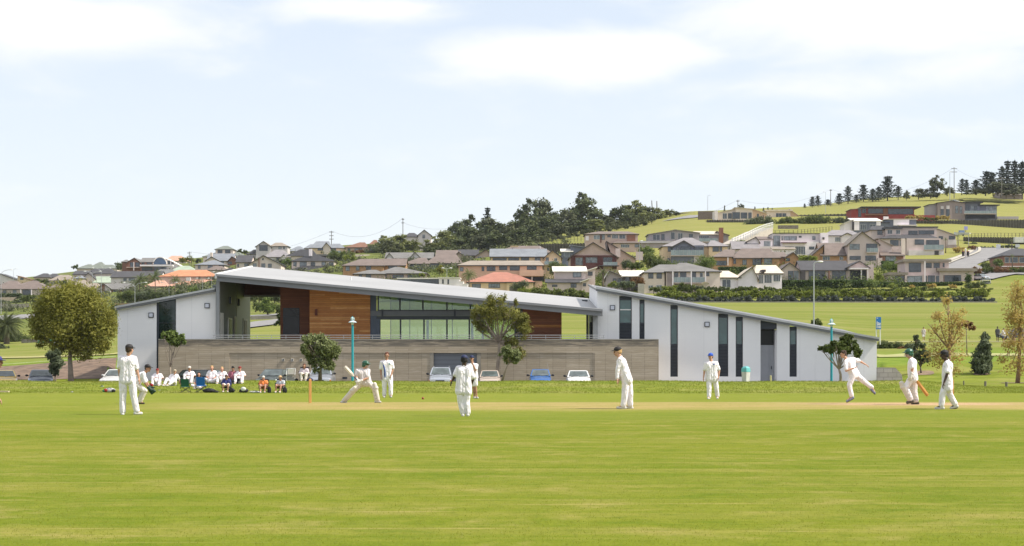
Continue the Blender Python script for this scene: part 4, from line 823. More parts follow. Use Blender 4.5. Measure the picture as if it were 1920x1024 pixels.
H('large brown house with a broad tan gable over a maroon balcony floor', 506, 502, 'tan', 'brown', [B(1069, 1157, 481, 'gf', 454, 1112, d=16, win=[(1098, 1120, 482.5, 493, 1), (1079, 1092.5, 483, 497.5, 2), (1131, 1148, 482.5, 497.5, 3)]), B(1150, 1192, 484.5, 'gf', 452, 1137, o=8, d=8, c='brown')],
  [('panel', 1070, 1156, 479, 482, 'maroon', .25), ('panel', 1070, 1078.5, 482, 505, 'maroon', .2), ('panel', 1092.8, 1097.7, 482, 505, 'maroon', .2), ('panel', 1120.3, 1130.5, 482, 505, 'maroon', .2), ('panel', 1148.4, 1156, 482, 505, 'maroon', .2), ('panel', 1098, 1120, 493.5, 505, 'maroon', .2), ('ch', 1155, 1164, 465, 481, 'stone', 2), ('ch', 1192.5, 1205.5, 472, 488, 'stone', 0), ('slab', 1122, 1160, 498.3, 500, 'dark', 2), ('bal', 1131, 1157, 492, 498)])
H('two-storey brown hip-roofed house below the upper grass slope', 468, 622, 'tan', 'brown', [B(1098, 1196, 438.8, 'hip', 434, 1124, 1180, d=12, win=[(1113, 1125, 441, 449, 2, 'w'), (1128, 1134, 440, 449.5), (1139, 1145, 441, 445, 2), (1147.5, 1159, 440, 447.5, 4, 'w'), (1161, 1172.5, 440, 448, 2, 'w')]), B(1150, 1200, 455.5, 'hip', 451.5, 1160, 1192, o=-3, d=7, win=[(1164, 1180, 458, 464.5, 5, 'w'), (1190, 1200, 458, 464, 3)])],
  [('panel', 1175.5, 1191, 439.5, 452, 'brown', .3), ('panel', 1125.5, 1127.5, 440, 455, 'maroon', .3), ('panel', 1098, 1104, 443, 451, 'white', .2)])
H('small blue-grey box house squeezed behind the big tan gable', 490, 542, 'bluegrey', 'blue', [B(1071, 1097, 462.5, 'mx', 459.5, 463, d=8), B(1054, 1072, 471, 'mb', 466.5, o=-1, d=6, c='whiteroof', win=[(1056, 1070, 472.5, 484, 3)])], [('panel', 1040, 1066, 484.5, 500, 'yellow', .4)])
H('two-storey beige house with cream single-pitch roofs over dark lower roof', 546, 432, 'stone', 'whiteroof', [B(1040, 1098, 508, 'mb', 499.5, d=9, win=[(1074, 1090, 510.5, 520, 2)]), B(1098, 1116, 509, 'mx', 507.5, 501.5, o=.5, d=10, win=[(1102.5, 1111, 509.5, 517, 3)]), B(1026, 1096, 528.5, 'mb', 522.8, o=-3, d=3, c='char', win=[(1035, 1045, 534, 538, 2), (1070, 1081, 531.5, 539.5, 2)]), B(1091, 1104, 525, 'mx', 527, 522, o=-3.5, d=3, win=[(1093, 1099, 531, 537, 2)])])
H('dark grey house under a bright white sloping roof behind the spiky palm', 537, 442, 'dark', 'whiteroof', [B(1168, 1210, 517, 'mb', 507, d=11, w='dark', win=[(1172, 1180, 519, 530), (1183, 1190, 521, 532)]), B(1136, 1168, 517.5, 'gf', 507.5, 1142, o=.5, d=10, w='grey', c='whiteroof', win=[(1149, 1156, 522, 533, 1, 'k'), (1157.5, 1167.5, 522, 532, 2)])])
H('cream two-storey house with a grey hip roof and glass balcony on white posts', 547, 432, 'cream', 'grey', [B(1208, 1246, 510.8, 'hip', 496, 1240, 1275, d=14, win=[(1215.5, 1225, 512.5, 522.5, 1), (1231, 1241, 512.5, 522.5, 1), (1215.5, 1224.5, 535, 541, 2, 'w'), (1230.5, 1241.5, 534.5, 545, 2, 'w')]), B(1249, 1350, 509, 'hip', 493, 1279, 1293, o=-.5, d=14, win=[(1264, 1272, 511, 520), (1275, 1287, 510.5, 523, 2), (1296, 1305, 510.5, 522, 2), (1312, 1318, 511, 520, 1, 'w'), (1324, 1330, 511, 518, 1, 'k')])],
  [('bal', 1262, 1320, 520.5, 530), ('post', 1260, 510, 546, 2.3), ('post', 1294.5, 510, 546, 2.3), ('post', 1321, 510, 530, 2.3), ('panel', 1250, 1262, 511, 546, 'taupe', .7), ('panel', 1265, 1293, 533, 546, 'taupe', .65)])
H('single-storey white house with a cream tiled roof and glazed sunroom', 542, 432, 'white', 'cream', [B(1322, 1386, 520.3, 'hip', 507.8, 1352, 1372, d=13, win=[(1333, 1339, 523, 532, 1, 'w'), (1354, 1370, 524, 539, 2, 'w'), (1386, 1395.6, 524, 537, 2, 'w')]), B(1384, 1420, 519.5, 'gf', 500, 1410, o=-.4, d=14, win=[]), B(1418, 1466, 512.5, 'hip', 497.3, 1424, 1462, o=2, d=12, win=[(1422, 1431, 515, 532, 3, 'w'), (1433, 1447, 515, 531, 4, 'w'), (1450, 1463, 515, 528, 4, 'w')])],
  [('panel', 1429, 1436, 505.5, 509.5, 'dark', -4)])
H('grey-beige bungalow with a long charcoal roof behind the trimmed dark hedge', 529, 462, 'stone', 'char', [B(1503, 1592, 505.8, 'gs', 488.8, o=1, d=12, win=[(1516, 1547.5, 508, 526.5, 5, 'k'), (1560, 1586, 507.5, 526, 4)]), B(1461, 1500, 507, 'gf', 492, 1480, d=13, c='brown', win=[(1477.5, 1487.5, 508, 527.5, 1, 'h'), (1488.3, 1497.5, 508, 527.5, 1, 'c')]), B(1590, 1628, 500, 'gf', 489, 1611, o=.5, d=12)],
  [('dark', 1594, 1624, 506.5, 526), ('post', 1613, 504, 527, 1.5), ('post', 1625, 504, 527, 1.5), ('slab', 1592, 1626, 503, 505.5, 'white', 1.8), ('ch', 1628, 1638, 497, 530, 'stone', 0), ('panel', 1553, 1554.5, 508, 528, 'brown', 1.0), ('panel', 1499, 1510, 508, 527, 'dark', .1)])
# ---- right side of the hill
H('wide orange-brick house with a complex brown roof, above the white house', 504, 532, 'brick', 'brown', [B(1338, 1372, 481.5, 'hip', 468, 1364, 1384, d=14, win=[(1342.5, 1362.5, 489, 498, 3)]), B(1372, 1452, 483.8, 'hip', 466, 1396, 1450, o=.6, d=14, win=[(1375, 1380, 486, 495), (1392, 1400, 487, 497, 2, 'c'), (1411, 1427.5, 486, 497, 3)]), B(1430, 1462, 483.5, 'hip', 475, 1442, 1450, o=-1, d=6, win=[(1432.5, 1447.5, 484.8, 497, 2)]), B(1450, 1474, 481, 'gs', 472.6, o=1, d=11), B(1472, 1497, 482, 'gf', 472.6, 1487, o=0, d=11, win=[(1473, 1481, 484, 490, 1, 'k')])],
  [('post', 1364.5, 483, 498, .6), ('post', 1458, 485, 498, .6)])
H('blue-grey gabled house with a wraparound glass balcony and yellow wings', 500, 572, 'bluegrey', 'lilac', [B(1243, 1330, 461.8, 'hip', 445.8, 1285, 1302, o=3, d=14, w='yellow', win=[(1252, 1262, 463, 472)]), B(1262, 1300, 461, 'gf', 450.6, 1282, o=0, d=10, win=[(1268, 1273, 463, 469, 1, 'c'), (1275.6, 1296, 462.5, 469.5, 3, 'k')]), B(1300, 1320, 460, None, d=8, o=1, win=[(1302, 1306, 463, 470, 1, 'k'), (1308, 1318, 463, 470, 2)]), B(1329, 1364, 461.5, 'hip', 451, 1336, 1344, o=1.5, d=12, w='yellow', win=[(1336, 1348, 463, 472, 1), (1349, 1354, 463, 472, 1, 'c')])],
  [('bal', 1257, 1318, 469.8, 479.5, 2.2), ('panel', 1258, 1300, 480.5, 498, 'bluegrey', 1.6), ('panel', 1300, 1318, 480.5, 498, 'greyw', 1.5), ('panel', 1252, 1256, 484, 492, 'bluegrey', -2.9)])
H('long grey house with butterfly roofs and a tall brick chimney', 474, 642, 'grey', 'grey', [B(1216, 1266, 440, 'mx', 439, 430.8, d=12, win=[(1224, 1237.5, 439.5, 450.5, 2, 'w'), (1240, 1246, 439, 450), (1257.5, 1265.5, 435.5, 449, 1, 'w')]), B(1266, 1311, 440, 'mx', 430.8, 436, o=.2, d=12, win=[(1271, 1280, 437, 450, 2, 'w'), (1292, 1299, 439, 447)]), B(1307, 1350, 438.8, 'mb', 433.5, o=1.5, d=9, c='cream', win=[(1310, 1329.5, 441.5, 449.5, 5, 'w')]), B(1346, 1366, 440, 'mx', 434, 440, o=2, d=8, c='brown'), B(1203, 1262, 455, 'mb', 451.5, o=-4, d=4)],
  [('ch', 1347.5, 1355.5, 427.5, 456, 'brown', -1.5), ('panel', 1262, 1305, 451, 470, 'taupe', .2), ('bal', 1310, 1344, 447.5, 453.5)])
H('white three-level modernist house with dark roof lines in mid-hill', 482, 602, 'greyw', 'dark' if False else 'black', [B(1464, 1539, 438.6, 'flat', 437.6, o=2, d=10, ov=.3, win=[(1465, 1469, 443, 451, 1, 'c'), (1470, 1494, 443, 451, 5, 'c'), (1497.5, 1503, 442.5, 445.8, 1), (1523, 1529, 443, 450, 2)]), B(1464, 1535, 453, None, o=0, d=4, w='white', win=[(1466, 1470, 464, 470), (1472, 1489.5, 462.5, 471, 5, 'c'), (1491, 1510, 462, 477.5, 6, 'w'), (1517, 1527, 462.5, 468, 2)]), B(1448, 1464, 438.7, 'flat', 437.9, o=1, d=9, ov=.1, win=[(1450, 1463, 442, 461, 3, 'c')]), B(1424, 1448, 448, 'mb', 443.5, o=1, d=8, c='brown', w='white', win=[(1432, 1445, 452, 462, 5, 'w')])],
  [('slab', 1464, 1512, 454.8, 456.2, 'maroon', 1.2), ('slab', 1421, 1466, 463, 467, 'greyw', 2.0), ('post', 1466.5, 456, 478, .4)])
H('white gable house with a lilac-grey lower roof beside the white ramp fence', 478, 592, 'white', 'blue', [B(1401, 1423, 452, 'gf', 444, 1417, d=10, c='brown'), B(1374, 1423, 466, 'gs', 452.5, o=-3, d=9, c='lilac', w='greyw'), B(1450, 1490, 466.5, 'mb', 463.5, o=-5, d=4, c='tan')])
H('white stucco house with a round window beside the modernist house', 470, 600, 'white', 'black', [B(1540, 1553, 436.5, None, o=1, d=9, ov=.2), B(1545, 1562, 455, None, o=-1, d=4, w='greyw')], [('panel', 1542.6, 1546, 445, 449, 'dark', -.9)])
H('white house under pinkish-grey hips behind the big tan gable on the right', 462, 622, 'white', 'lilac', [B(1547, 1615, 441.5, 'hip', 431.3, 1566, 1600, d=13, win=[(1565.6, 1576, 445, 453.5, 3, 'w')]), B(1578, 1600, 441.5, 'gf', 436.5, 1588, o=-1.5, d=6)])
H('tall tan gabled house with low brick-walled wings either side', 500, 532, 'stone', 'brown', [B(1590, 1648, 457, 'gf', 434, 1616, d=14, c='tan', win=[(1593, 1612, 457.5, 468.3, 3), (1624, 1645, 457, 472.5, 2, 'k'), (1593, 1614, 480, 487.5, 3), (1622.5, 1642.5, 479.5, 489, 3)]), B(1540, 1590, 478, 'gs', 456, o=2, d=13, w='brick', win=[(1542.5, 1556, 480.5, 488, 3, 'w'), (1574, 1581, 481, 488, 2, 'w')]), B(1521, 1542, 479, 'gf', 458, 1545, o=2.5, d=10, w='brick'), B(1648, 1672, 459, 'mx', 448, 459, o=2, d=11, c='tan'), B(1653, 1694, 478.3, 'gs', 462.5, o=0, d=12, w='redbrick', win=[(1660, 1680, 480, 492, 4, 'c')])],
  [('ch', 1645, 1653.5, 484, 503, 'stone', -.6), ('bal', 1624, 1645, 465.5, 472.8, .9), ('ch', 1691, 1698, 447, 490, 'cream', .4)])
H('large stepped grey house with ribbon windows and a glass balcony', 482, 592, 'stone', 'char', [B(1633, 1662, 431, 'hip', 424.2, 1640, 1662, o=5, d=11, win=[(1645, 1654.5, 432, 440.5, 2)]), B(1661, 1689, 429.5, 'flat', 425.6, o=3, d=11, win=[(1664, 1673, 431, 439, 2, 'w'), (1680, 1688, 431, 439, 2, 'w')]), B(1689, 1756, 427, 'flat', 425, o=3.5, d=12, win=[(1703, 1720.6, 432.5, 440, 3), (1722, 1751.5, 432, 439.5, 3)]), B(1652, 1757, 447, 'hip', 438, 1685, 1745, o=-.5, d=11, ov=.6, win=[(1669, 1685, 450, 461, 3), (1687, 1691, 450, 461, 1, 'k')]), B(1700, 1764, 446.8, None, o=-1.5, d=5, win=[(1715, 1732.5, 449, 459, 1), (1736.5, 1761, 450, 460, 4)])],
  [('bal', 1729, 1766, 460, 469, 2.6), ('panel', 1701, 1767, 470, 483, 'greyw', 2.3), ('panel', 1749, 1757, 471, 480, 'dark', 2.4)])
H('white and navy box house with a bright white lean-to roof', 438, 664, 'bluegrey', 'whiteroof', [B(1601, 1652, 414, 'mb', 409, d=10, win=[(1613, 1624, 420.5, 431.5, 3, 'w'), (1631, 1642, 420.5, 430, 2, 'w')]), B(1583, 1600, 420, 'mx', 418, 411, o=.8, d=9, w='white', c='whiteroof')], [('panel', 1601.5, 1611, 414.8, 432, 'white', .3), ('panel', 1643, 1651, 414.8, 423, 'white', .3), ('panel', 1597.5, 1601.3, 413, 431, 'dark', .2)])
H('low white and navy house tucked under the red modern house', 430, 690, 'bluegrey', 'black', [B(1662, 1718, 411.8, 'flat', 410.6, d=8, c='cream'), B(1650, 1666, 418, 'flat', 417, o=-1, d=6)], [('panel', 1675, 1704.5, 412.2, 423, 'white', .3), ('ch', 1657, 1666, 406, 412, 'white', 0), ('slab', 1683, 1718, 422, 424, 'greyw', 2)])
H('dark red flat-roofed modern house with long ribbon windows near the hilltop', 412, 742, 'red', 'black', [B(1624, 1714, 389.8, 'flat', 388, d=12, ov=2.2, win=[(1627.5, 1655.5, 390.8, 400.5, 4), (1665, 1712.5, 391.2, 402, 5, 'k')]), B(1596, 1625, 391.3, 'mx', 392, 390, o=-.5, d=11, c='tan', win=[(1609, 1615, 392, 407, 1, 'h'), (1616, 1624, 391.5, 400, 2, 'k')]), B(1714, 1753, 403.5, None, o=2, d=3)],
  [('panel', 1664, 1714, 402.5, 412, 'red', 1.0), ('panel', 1621, 1664, 401.5, 404, 'brown', 1.2), ('panel', 1656, 1664, 391, 401, 'brown', .4)])
H('dark taupe modern house with a raked roof and glass pavilion near the hilltop', 414, 762, 'taupe', 'black', [B(1758, 1785, 381, 'mx', 380, 376, d=12, c='char', win=[(1763.5, 1769.5, 386.5, 405, 1, 'k'), (1774, 1780.5, 385, 408, 1, 'k')]), B(1785, 1809.5, 380, 'mx', 376, 380, o=.3, d=12, c='char', win=[(1791, 1797, 386, 400, 1, 'c'), (1799, 1804, 387, 400, 1)]), B(1742, 1759, 384, 'mx', 383.3, 381.5, o=2, d=9, w='grey'), B(1810, 1838, 380.5, 'flat', 378.5, o=.5, d=11, w='bluegrey', ov=1, win=[(1811, 1818, 385.5, 400, 2), (1819.5, 1826, 385, 400, 2, 'c'), (1827, 1832, 386, 400, 1)]), B(1838, 1869, 385.6, 'flat', 384, o=1, d=11, w='bluegrey', ov=1, win=[(1848, 1868.5, 386.5, 400, 5, 'c')])],
  [('panel', 1763.7, 1769.3, 386.6, 392, 'greyw', .2), ('panel', 1774.2, 1780.3, 385.3, 392, 'greyw', .2), ('bal', 1806, 1866, 396, 401, 2.0), ('dark', 1812, 1866, 402.5, 410), ('slab', 1870, 1910, 406, 411, 'grey', -2)])
H('low tan gable roof on the ridge at far right, under the tall pines', 368, 955, 'taupe', 'tan', [B(1875, 1916, 364.5, 'gs', 356, d=12)])
H('charcoal hip-roofed house with white-framed windows cut by the right edge', 503, 502, 'redbrick', 'char', [B(1880, 1960, 479.3, 'hip', 466, 1912, 1930, d=14, win=[(1884, 1892, 482, 493, 1, 'w'), (1893.5, 1909, 482, 493, 1, 'w'), (1911, 1932, 482, 493, 2, 'w')])], [('panel', 1878, 1960, 499, 500.2, 'white', .3)])
H('flat-roofed beige modern house with stepped levels above the lime hedge', 532, 452, 'stone', 'tan', [B(1697, 1762, 491, 'flat', 486, d=9, ov=.6, win=[(1704, 1727, 493, 510.5, 1), (1736, 1747, 493, 502.5, 2, 'k'), (1750.5, 1762, 493, 502.5, 2)]), B(1762, 1779, 491, 'flat', 486.6, o=1.5, d=7, ov=.5, win=[(1767.5, 1771, 493.5, 501, 1)]), B(1670, 1697, 515.8, 'flat', 511, o=-.5, d=8, ov=.6, win=[(1678, 1695.5, 517.5, 529.5, 2)]), B(1697, 1762, 516, None, o=-1.2, d=5, win=[(1701, 1729, 517.5, 529.5, 2), (1734, 1738, 517, 529, 1), (1739.5, 1753, 516.5, 529.5, 1), (1755, 1761, 517, 529.5, 1, 'k')]), B(1762, 1826, 508.6, 'flat', 503.5, o=-.8, d=9, ov=.7, win=[(1769, 1802, 516, 529, 6, 'k')])],
  [('post', 1732, 491, 531, 1.4), ('panel', 1768, 1769, 516, 530, 'brown', .9), ('slab', 1670, 1800, 530, 532, 'greyw', 1.6)])
H('grey gable house with a lilac roof set back by the cabbage trees', 472, 622, 'stone', 'lilac', [B(1754, 1792, 440.5, 'mx', 427.5, 440.5, d=10, c='lilac', win=[(1760, 1768, 443, 449), (1779, 1790.5, 442.5, 449, 2)])], [('panel', 1777, 1793, 450, 459, 'greyw', .3), ('panel', 1776, 1794, 459.5, 474, 'taupe', .4)])
H('beige pavilion house with butterfly roofs and a wall of dark glass on the upper slope', 413, 782, 'cream', 'cream', [B(1344, 1379, 396, 'mx', 399, 391, o=1, d=12, win=[(1355, 1363, 400, 410.5, 2, 'w'), (1365, 1372, 400, 410)]), B(1379, 1411, 395, 'mx', 388.8, 391.5, d=13, win=[(1373, 1387.5, 398, 410.5, 3, 'k'), (1389, 1401, 398.5, 410, 2, 'k'), (1403, 1409.5, 398.5, 410, 1, 'k')]), B(1411, 1437, 398, 'mx', 391.5, 400, o=.5, d=12, w='peach', win=[(1419, 1423, 401, 407, 1, 'k'), (1430, 1432, 404, 408)]), B(1340, 1346, 395, None, o=-.5, d=9, w='pale')])
H('smaller beige pavilion with a sloping roof beside the butterfly-roofed house', 413, 796, 'cream', 'cream', [B(1438, 1482, 396, 'flat', 393.5, d=11, ov=.8, win=[(1455, 1460, 400, 409, 1), (1460.5, 1466, 400, 409, 1, 'k'), (1467, 1474, 400, 408, 2)]), B(1482, 1496, 397, 'mx', 393, 403, o=.4, d=11, w='peach')])
H('white-gabled house half swallowed by the dark wood', 458, 805, 'pale', 'char', [B(784, 808, 440, 'gf', 430.5, 795.5, d=11, win=[(792, 797, 440, 447)]), B(760, 786, 444, 'hip', 436.8, 766, 776, o=3, d=8)])
H('tiny tan roof on the saddle behind the upper hill road', 400, 930, 'beige', 'tan', [B(1270, 1300, 400, 'flat', 398.8, d=8)])
# ------------------------------------------------------------------ walls and fences on the hill
wood_grey = M('weathered_timber', (.16, .145, .115), .9, .2, 1); wood_dk = M('dark_post', (.07, .065, .05), .9, .2, 1)
def post_wall(label, p0, p1, h0, h1, D0, D1, n, cat='wall', nm='retaining_wall', mat=None):
    """timber retaining wall from (px,py top) p0 to p1, heights in px, with posts"""
    a = Vector((X(p0[0], D0), D0, Z(p0[1], D0))); b = Vector((X(p1[0], D1), D1, Z(p1[1], D1)))
    ha, hb = h0 * D0 / F, h1 * D1 / F; root = empty(nm, ((a.x + b.x) / 2, (a.y + b.y) / 2, min(a.z - ha, b.z - hb)), label, cat)
    nrm = Vector((b.y - a.y, -(b.x - a.x), 0)).normalized(); nrm = nrm if nrm.y < 0 else -nrm; dn = Vector((0, 0, 1.5))
    q = [a, b, b - Vector((0, 0, hb)) - dn, a - Vector((0, 0, ha)) - dn]; bk = [p - nrm * .3 for p in q]
    mk('panel', MB().add(q + bk, [(3, 2, 1, 0), (4, 5, 6, 7), (0, 1, 5, 4), (1, 2, 6, 5), (2, 3, 7, 6), (3, 0, 4, 7)]), mat or wood_grey, root)
    for i in range(n):
        t = (i + .5) / n; p = a.lerp(b, t) + nrm * .16; h = ha + (hb - ha) * t
        mk('post', MB().box((p.x - .22, p.y - .16, p.z - h - 1.5), (p.x + .22, p.y + .14, p.z + .15)), wood_dk, root)
    return root
post_wall('grey timber retaining wall with dark posts below the butterfly-roofed pavilion', (1325, 413), (1404, 413), 8, 16, 776, 764, 17)
post_wall('long timber retaining wall with dark posts below the dark taupe house', (1716, 414), (1990, 412), 12, 15, 735, 730, 52)
post_wall('timber retaining wall with dark posts under the lower right paddock', (1806, 445), (1925, 446), 6, 13, 652, 640, 26)
post_wall('short timber retaining wall on the slope under the wood', (1008, 458), (1097, 456.5), 8, 12, 610, 604, 17)
post_wall('dark timber retaining wall beyond the second beige pavilion', (1492, 403.5), (1596, 401), 6, 9, 800, 790, 15)
def wire_fence(label, pts, h, n, mat, rails=2, nm='fence', dz=0):
    cs = [Vector((X(x, find_D(x, y)), find_D(x, y), 0)) for x, y in pts]; cs = [Vector((c.x, c.y, gz(c.x, c.y) + dz)) for c in cs]
    root = empty(nm, cs[0], label, 'fence'); L_ = sum((b - a).length for a, b in zip(cs[:-1], cs[1:]))
    for k in range(n):
        s = L_ * k / (n - 1); 
        for a, b in zip(cs[:-1], cs[1:]):
            l = (b - a).length
            if s <= l + 1e-6: p = a.lerp(b, s / l); break
            s -= l
        mk('post', MB().box((p.x - .07, p.y - .07, gz(p.x, p.y) - .3 + dz), (p.x + .07, p.y + .07, gz(p.x, p.y) + h + dz)), mat, root)
    m = MB()
    for r_ in range(rails):
        hh = h * (r_ + 1) / rails - .05; pts3 = []
        for a, b in zip(cs[:-1], cs[1:]):
            for i in range(8): p = a.lerp(b, i / 8); pts3.append((p.x, p.y, gz(p.x, p.y) + hh + dz))
        pts3.append((cs[-1].x, cs[-1].y, gz(cs[-1].x, cs[-1].y) + hh + dz)); m.tube(pts3, .035, 4)
    mk('rail', m, mat, root); return root
wire_fence('thin post fence across the slope under the wood', [(1005, 458), (1050, 455), (1096, 453)], 1.9, 14, wood_dk)
wire_fence('thin post fence along the green lawn above the modernist house', [(1445, 441), (1500, 439), (1560, 433)], 1.6, 18, wood_dk)
wire_fence('thin post fence on top of the lower right retaining wall', [(1816, 446), (1870, 445), (1925, 445)], 1.5, 18, wood_dk)
# white picket ramp fence
rp = empty('ramp_fence', (X(1410, 620), 620, Z(455, 620)), 'white railed fence climbing a ramp beside the modernist house', 'fence')
A, B_ = P(1373, 458, 608), P(1449, 432, 640); C0 = P(1423, 440, 620)
path = [P(1373, 457, 600), P(1395, 448.5, 608), P(1412, 440, 618), P(1425, 434, 626), P(1437, 429.5, 634), P(1449, 426.5, 642)]
m = MB(); m.tube([p + Vector((0, 0, 1.6)) for p in path], .09, 5); m.tube([p + Vector((0, 0, .9)) for p in path], .07, 5); mk('rail', m, whitemetal, rp)
for i in range(22):
    t = i / 21 * 5; k = min(4, int(t)); p = path[k].lerp(path[k + 1], t - k); mk('post', MB().box((p.x - .13, p.y - .1, p.z - .5), (p.x + .13, p.y + .1, p.z + 1.75)), whitemetal, rp)
mk('ramp', MB().slab([path[0] + Vector((-3, 6, .1)), path[0], path[3], path[5], path[5] + Vector((-3, 6, .1)), path[3] + Vector((-4, 6, .2))], 2.5), M('ramp_concrete', (.42, .38, .33), .85), rp)
sw = MB(); sw.box(P(1459, 429, 690), P(1497, 422.5, 690) + Vector((0, 1, 0))); mk('stone_wall', sw, M('field_stone', (.20, .17, .14), .95, .4, 2, .5), org=P(1478, 429, 690), label='low brown stone wall on the lawn below the beige pavilions', cat='wall')
sw = MB(); sw.box(P(1309, 412, 800), P(1341, 396, 800) + Vector((0, 1, 0))); mk('block_wall', sw, M('brown_block', (.15, .12, .10), .9, .2, 2), org=P(1325, 412, 800), label='brown garden wall at the left end of the butterfly-roofed pavilion', cat='wall')
m = MB(); m.box((X(1230, 398), 398, gz(X(1230, 398), 398) - 1), (X(1870, 398), 398.4, Z(565.3, 398))); mk('kerb_wall', m, M('pale_block_wall', (.25, .23, .20), .9, .2, 1), org=(X(1500, 398), 398, Z(567, 398)), label='low pale block wall running under the grey-green shrub row', cat='wall')
m = MB(); m.box((X(955, 420), 420, gz(X(955, 420), 420) - 1), (X(985, 420), 420.1, Z(538, 420))); mk('garden_fence', m, wood_grey, org=P(970, 547, 420), label='grey paling fence in front of the yellow cottage with the red roof', cat='fence')
m = MB(); m.box((X(1196, 425), 425, Z(545, 425) - 1), (X(1208, 425), 425.2, Z(532, 425))); mk('garden_fence', m, M('pale_paling', (.36, .34, .30), .9), org=P(1202, 545, 425), label='pale fence left of the cream two-storey house', cat='fence')
# left lowland walls
m = MB(); m.box((X(-80, 385), 385, 3), (X(48, 385), 385.6, Z(647, 385))); m.box((X(40, 380), 380, 3), (X(95, 380), 380.5, Z(636, 380)))
mk('stone_wall', m, M('grey_stone', (.19, .17, .15), .95, .35, 1.5, .6), org=P(30, 655, 382), label='rough grey stone wall beside the fat palm on the left', cat='wall')
m = MB(); m.box((X(-80, 600), 600, Z(577, 600) - 2), (X(55, 600), 600.3, Z(569.5, 600))); mk('garden_fence', m, M('grey_paling', (.30, .27, .23), .9), org=P(10, 577, 600), label='grey paling fence across the road at far left', cat='fence')
m = MB(); m.box((X(-40, 660), 660, Z(563, 660) - 2), (X(30, 660), 660.3, Z(557.5, 660))); mk('garden_wall', m, M('pink_wall', (.45, .36, .28), .9), org=P(0, 563, 660), label='pale pink garden wall under the far left hedge', cat='wall')
m = MB(); m.box((X(215, 560), 560, Z(577, 560)), (X(262, 560), 560.3, Z(568.5, 560))); mk('garden_fence', m, M('ochre_fence', (.42, .30, .16), .9), org=P(240, 577, 560), label='ochre timber fence just above the white left wing', cat='fence')
m = MB(); m.box((X(470, 395), 395, Z(598, 395) - 1), (X(530, 395), 395.3, Z(592.5, 395))); mk('garden_wall', m, M('pale_block_wall', (.25, .23, .20), .9), org=P(500, 598, 395), label='low wall beyond the street seen through the clubhouse portal', cat='wall')

# ------------------------------------------------------------------ plants
bark = M('bark', (.15, .12, .09), .95, .3, 4, .8, bscale=25); bark_lt = M('bark_pale', (.27, .22, .17), .95, .25, 4, .6, bscale=25); bark_rd = M('bark_red', (.32, .21, .13), .95, .25, 4)
def leaves(cl, n, size, up=.35, seed=0, aspect=1.6, spread=.33):
    """n leaf-sized quads in clumps; cl = list of (centre, radii)"""
    g = np.random.default_rng(seed); C_ = np.array([list(c) for c, r in cl], float); Rr = np.array([[r, r, r] if isinstance(r, (int, float)) else list(r) for c, r in cl], float)
    vol = Rr.prod(1) ** (2 / 3); pr = vol / vol.sum()
    nsub = max(len(cl) * 5, n // 55); b = g.choice(len(cl), nsub, p=pr); d = g.normal(size=(nsub, 3)); d /= np.linalg.norm(d, axis=1)[:, None]
    rad = .35 + .62 * g.random(nsub) ** .6; sc_ = C_[b] + d * Rr[b] * rad[:, None]
    k = g.integers(0, nsub, n); off = g.normal(size=(n, 3)); rs = Rr[b][k].mean(1) * spread
    c = sc_[k] + off * rs[:, None] * .62
    out = (c - C_[b][k]) / Rr[b][k]; nr = out * .6 + np.array([0, 0, up]) + g.normal(size=(n, 3)) * .65; nr /= np.linalg.norm(nr, axis=1)[:, None] + 1e-9
    t = np.cross(nr, g.normal(size=(n, 3))); t /= np.linalg.norm(t, axis=1)[:, None] + 1e-9; s = np.cross(nr, t)
    sz = size * (.6 + .8 * g.random(n)); t *= (sz * aspect / 2)[:, None]; s *= (sz / 2)[:, None]
    V = np.stack([c - t, c + s * .8, c + t, c - s * .8], 1).reshape(-1, 3); return V, np.arange(4 * n).reshape(n, 4)
def limb(m, a, b, r0, r1, wob=.08, n=5, sides=7):
    a, b = Vector(a), Vector(b); L_ = (b - a).length; pts = []
    w = Vector((random.uniform(-1, 1), random.uniform(-1, 1), random.uniform(-.3, .5))) * wob * L_
    for i in range(n + 1): t = i / n; pts.append(a.lerp(b, t) + w * math.sin(math.pi * t))
    m.tube(pts, [r0 + (r1 - r0) * i / n for i in range(n + 1)], sides)
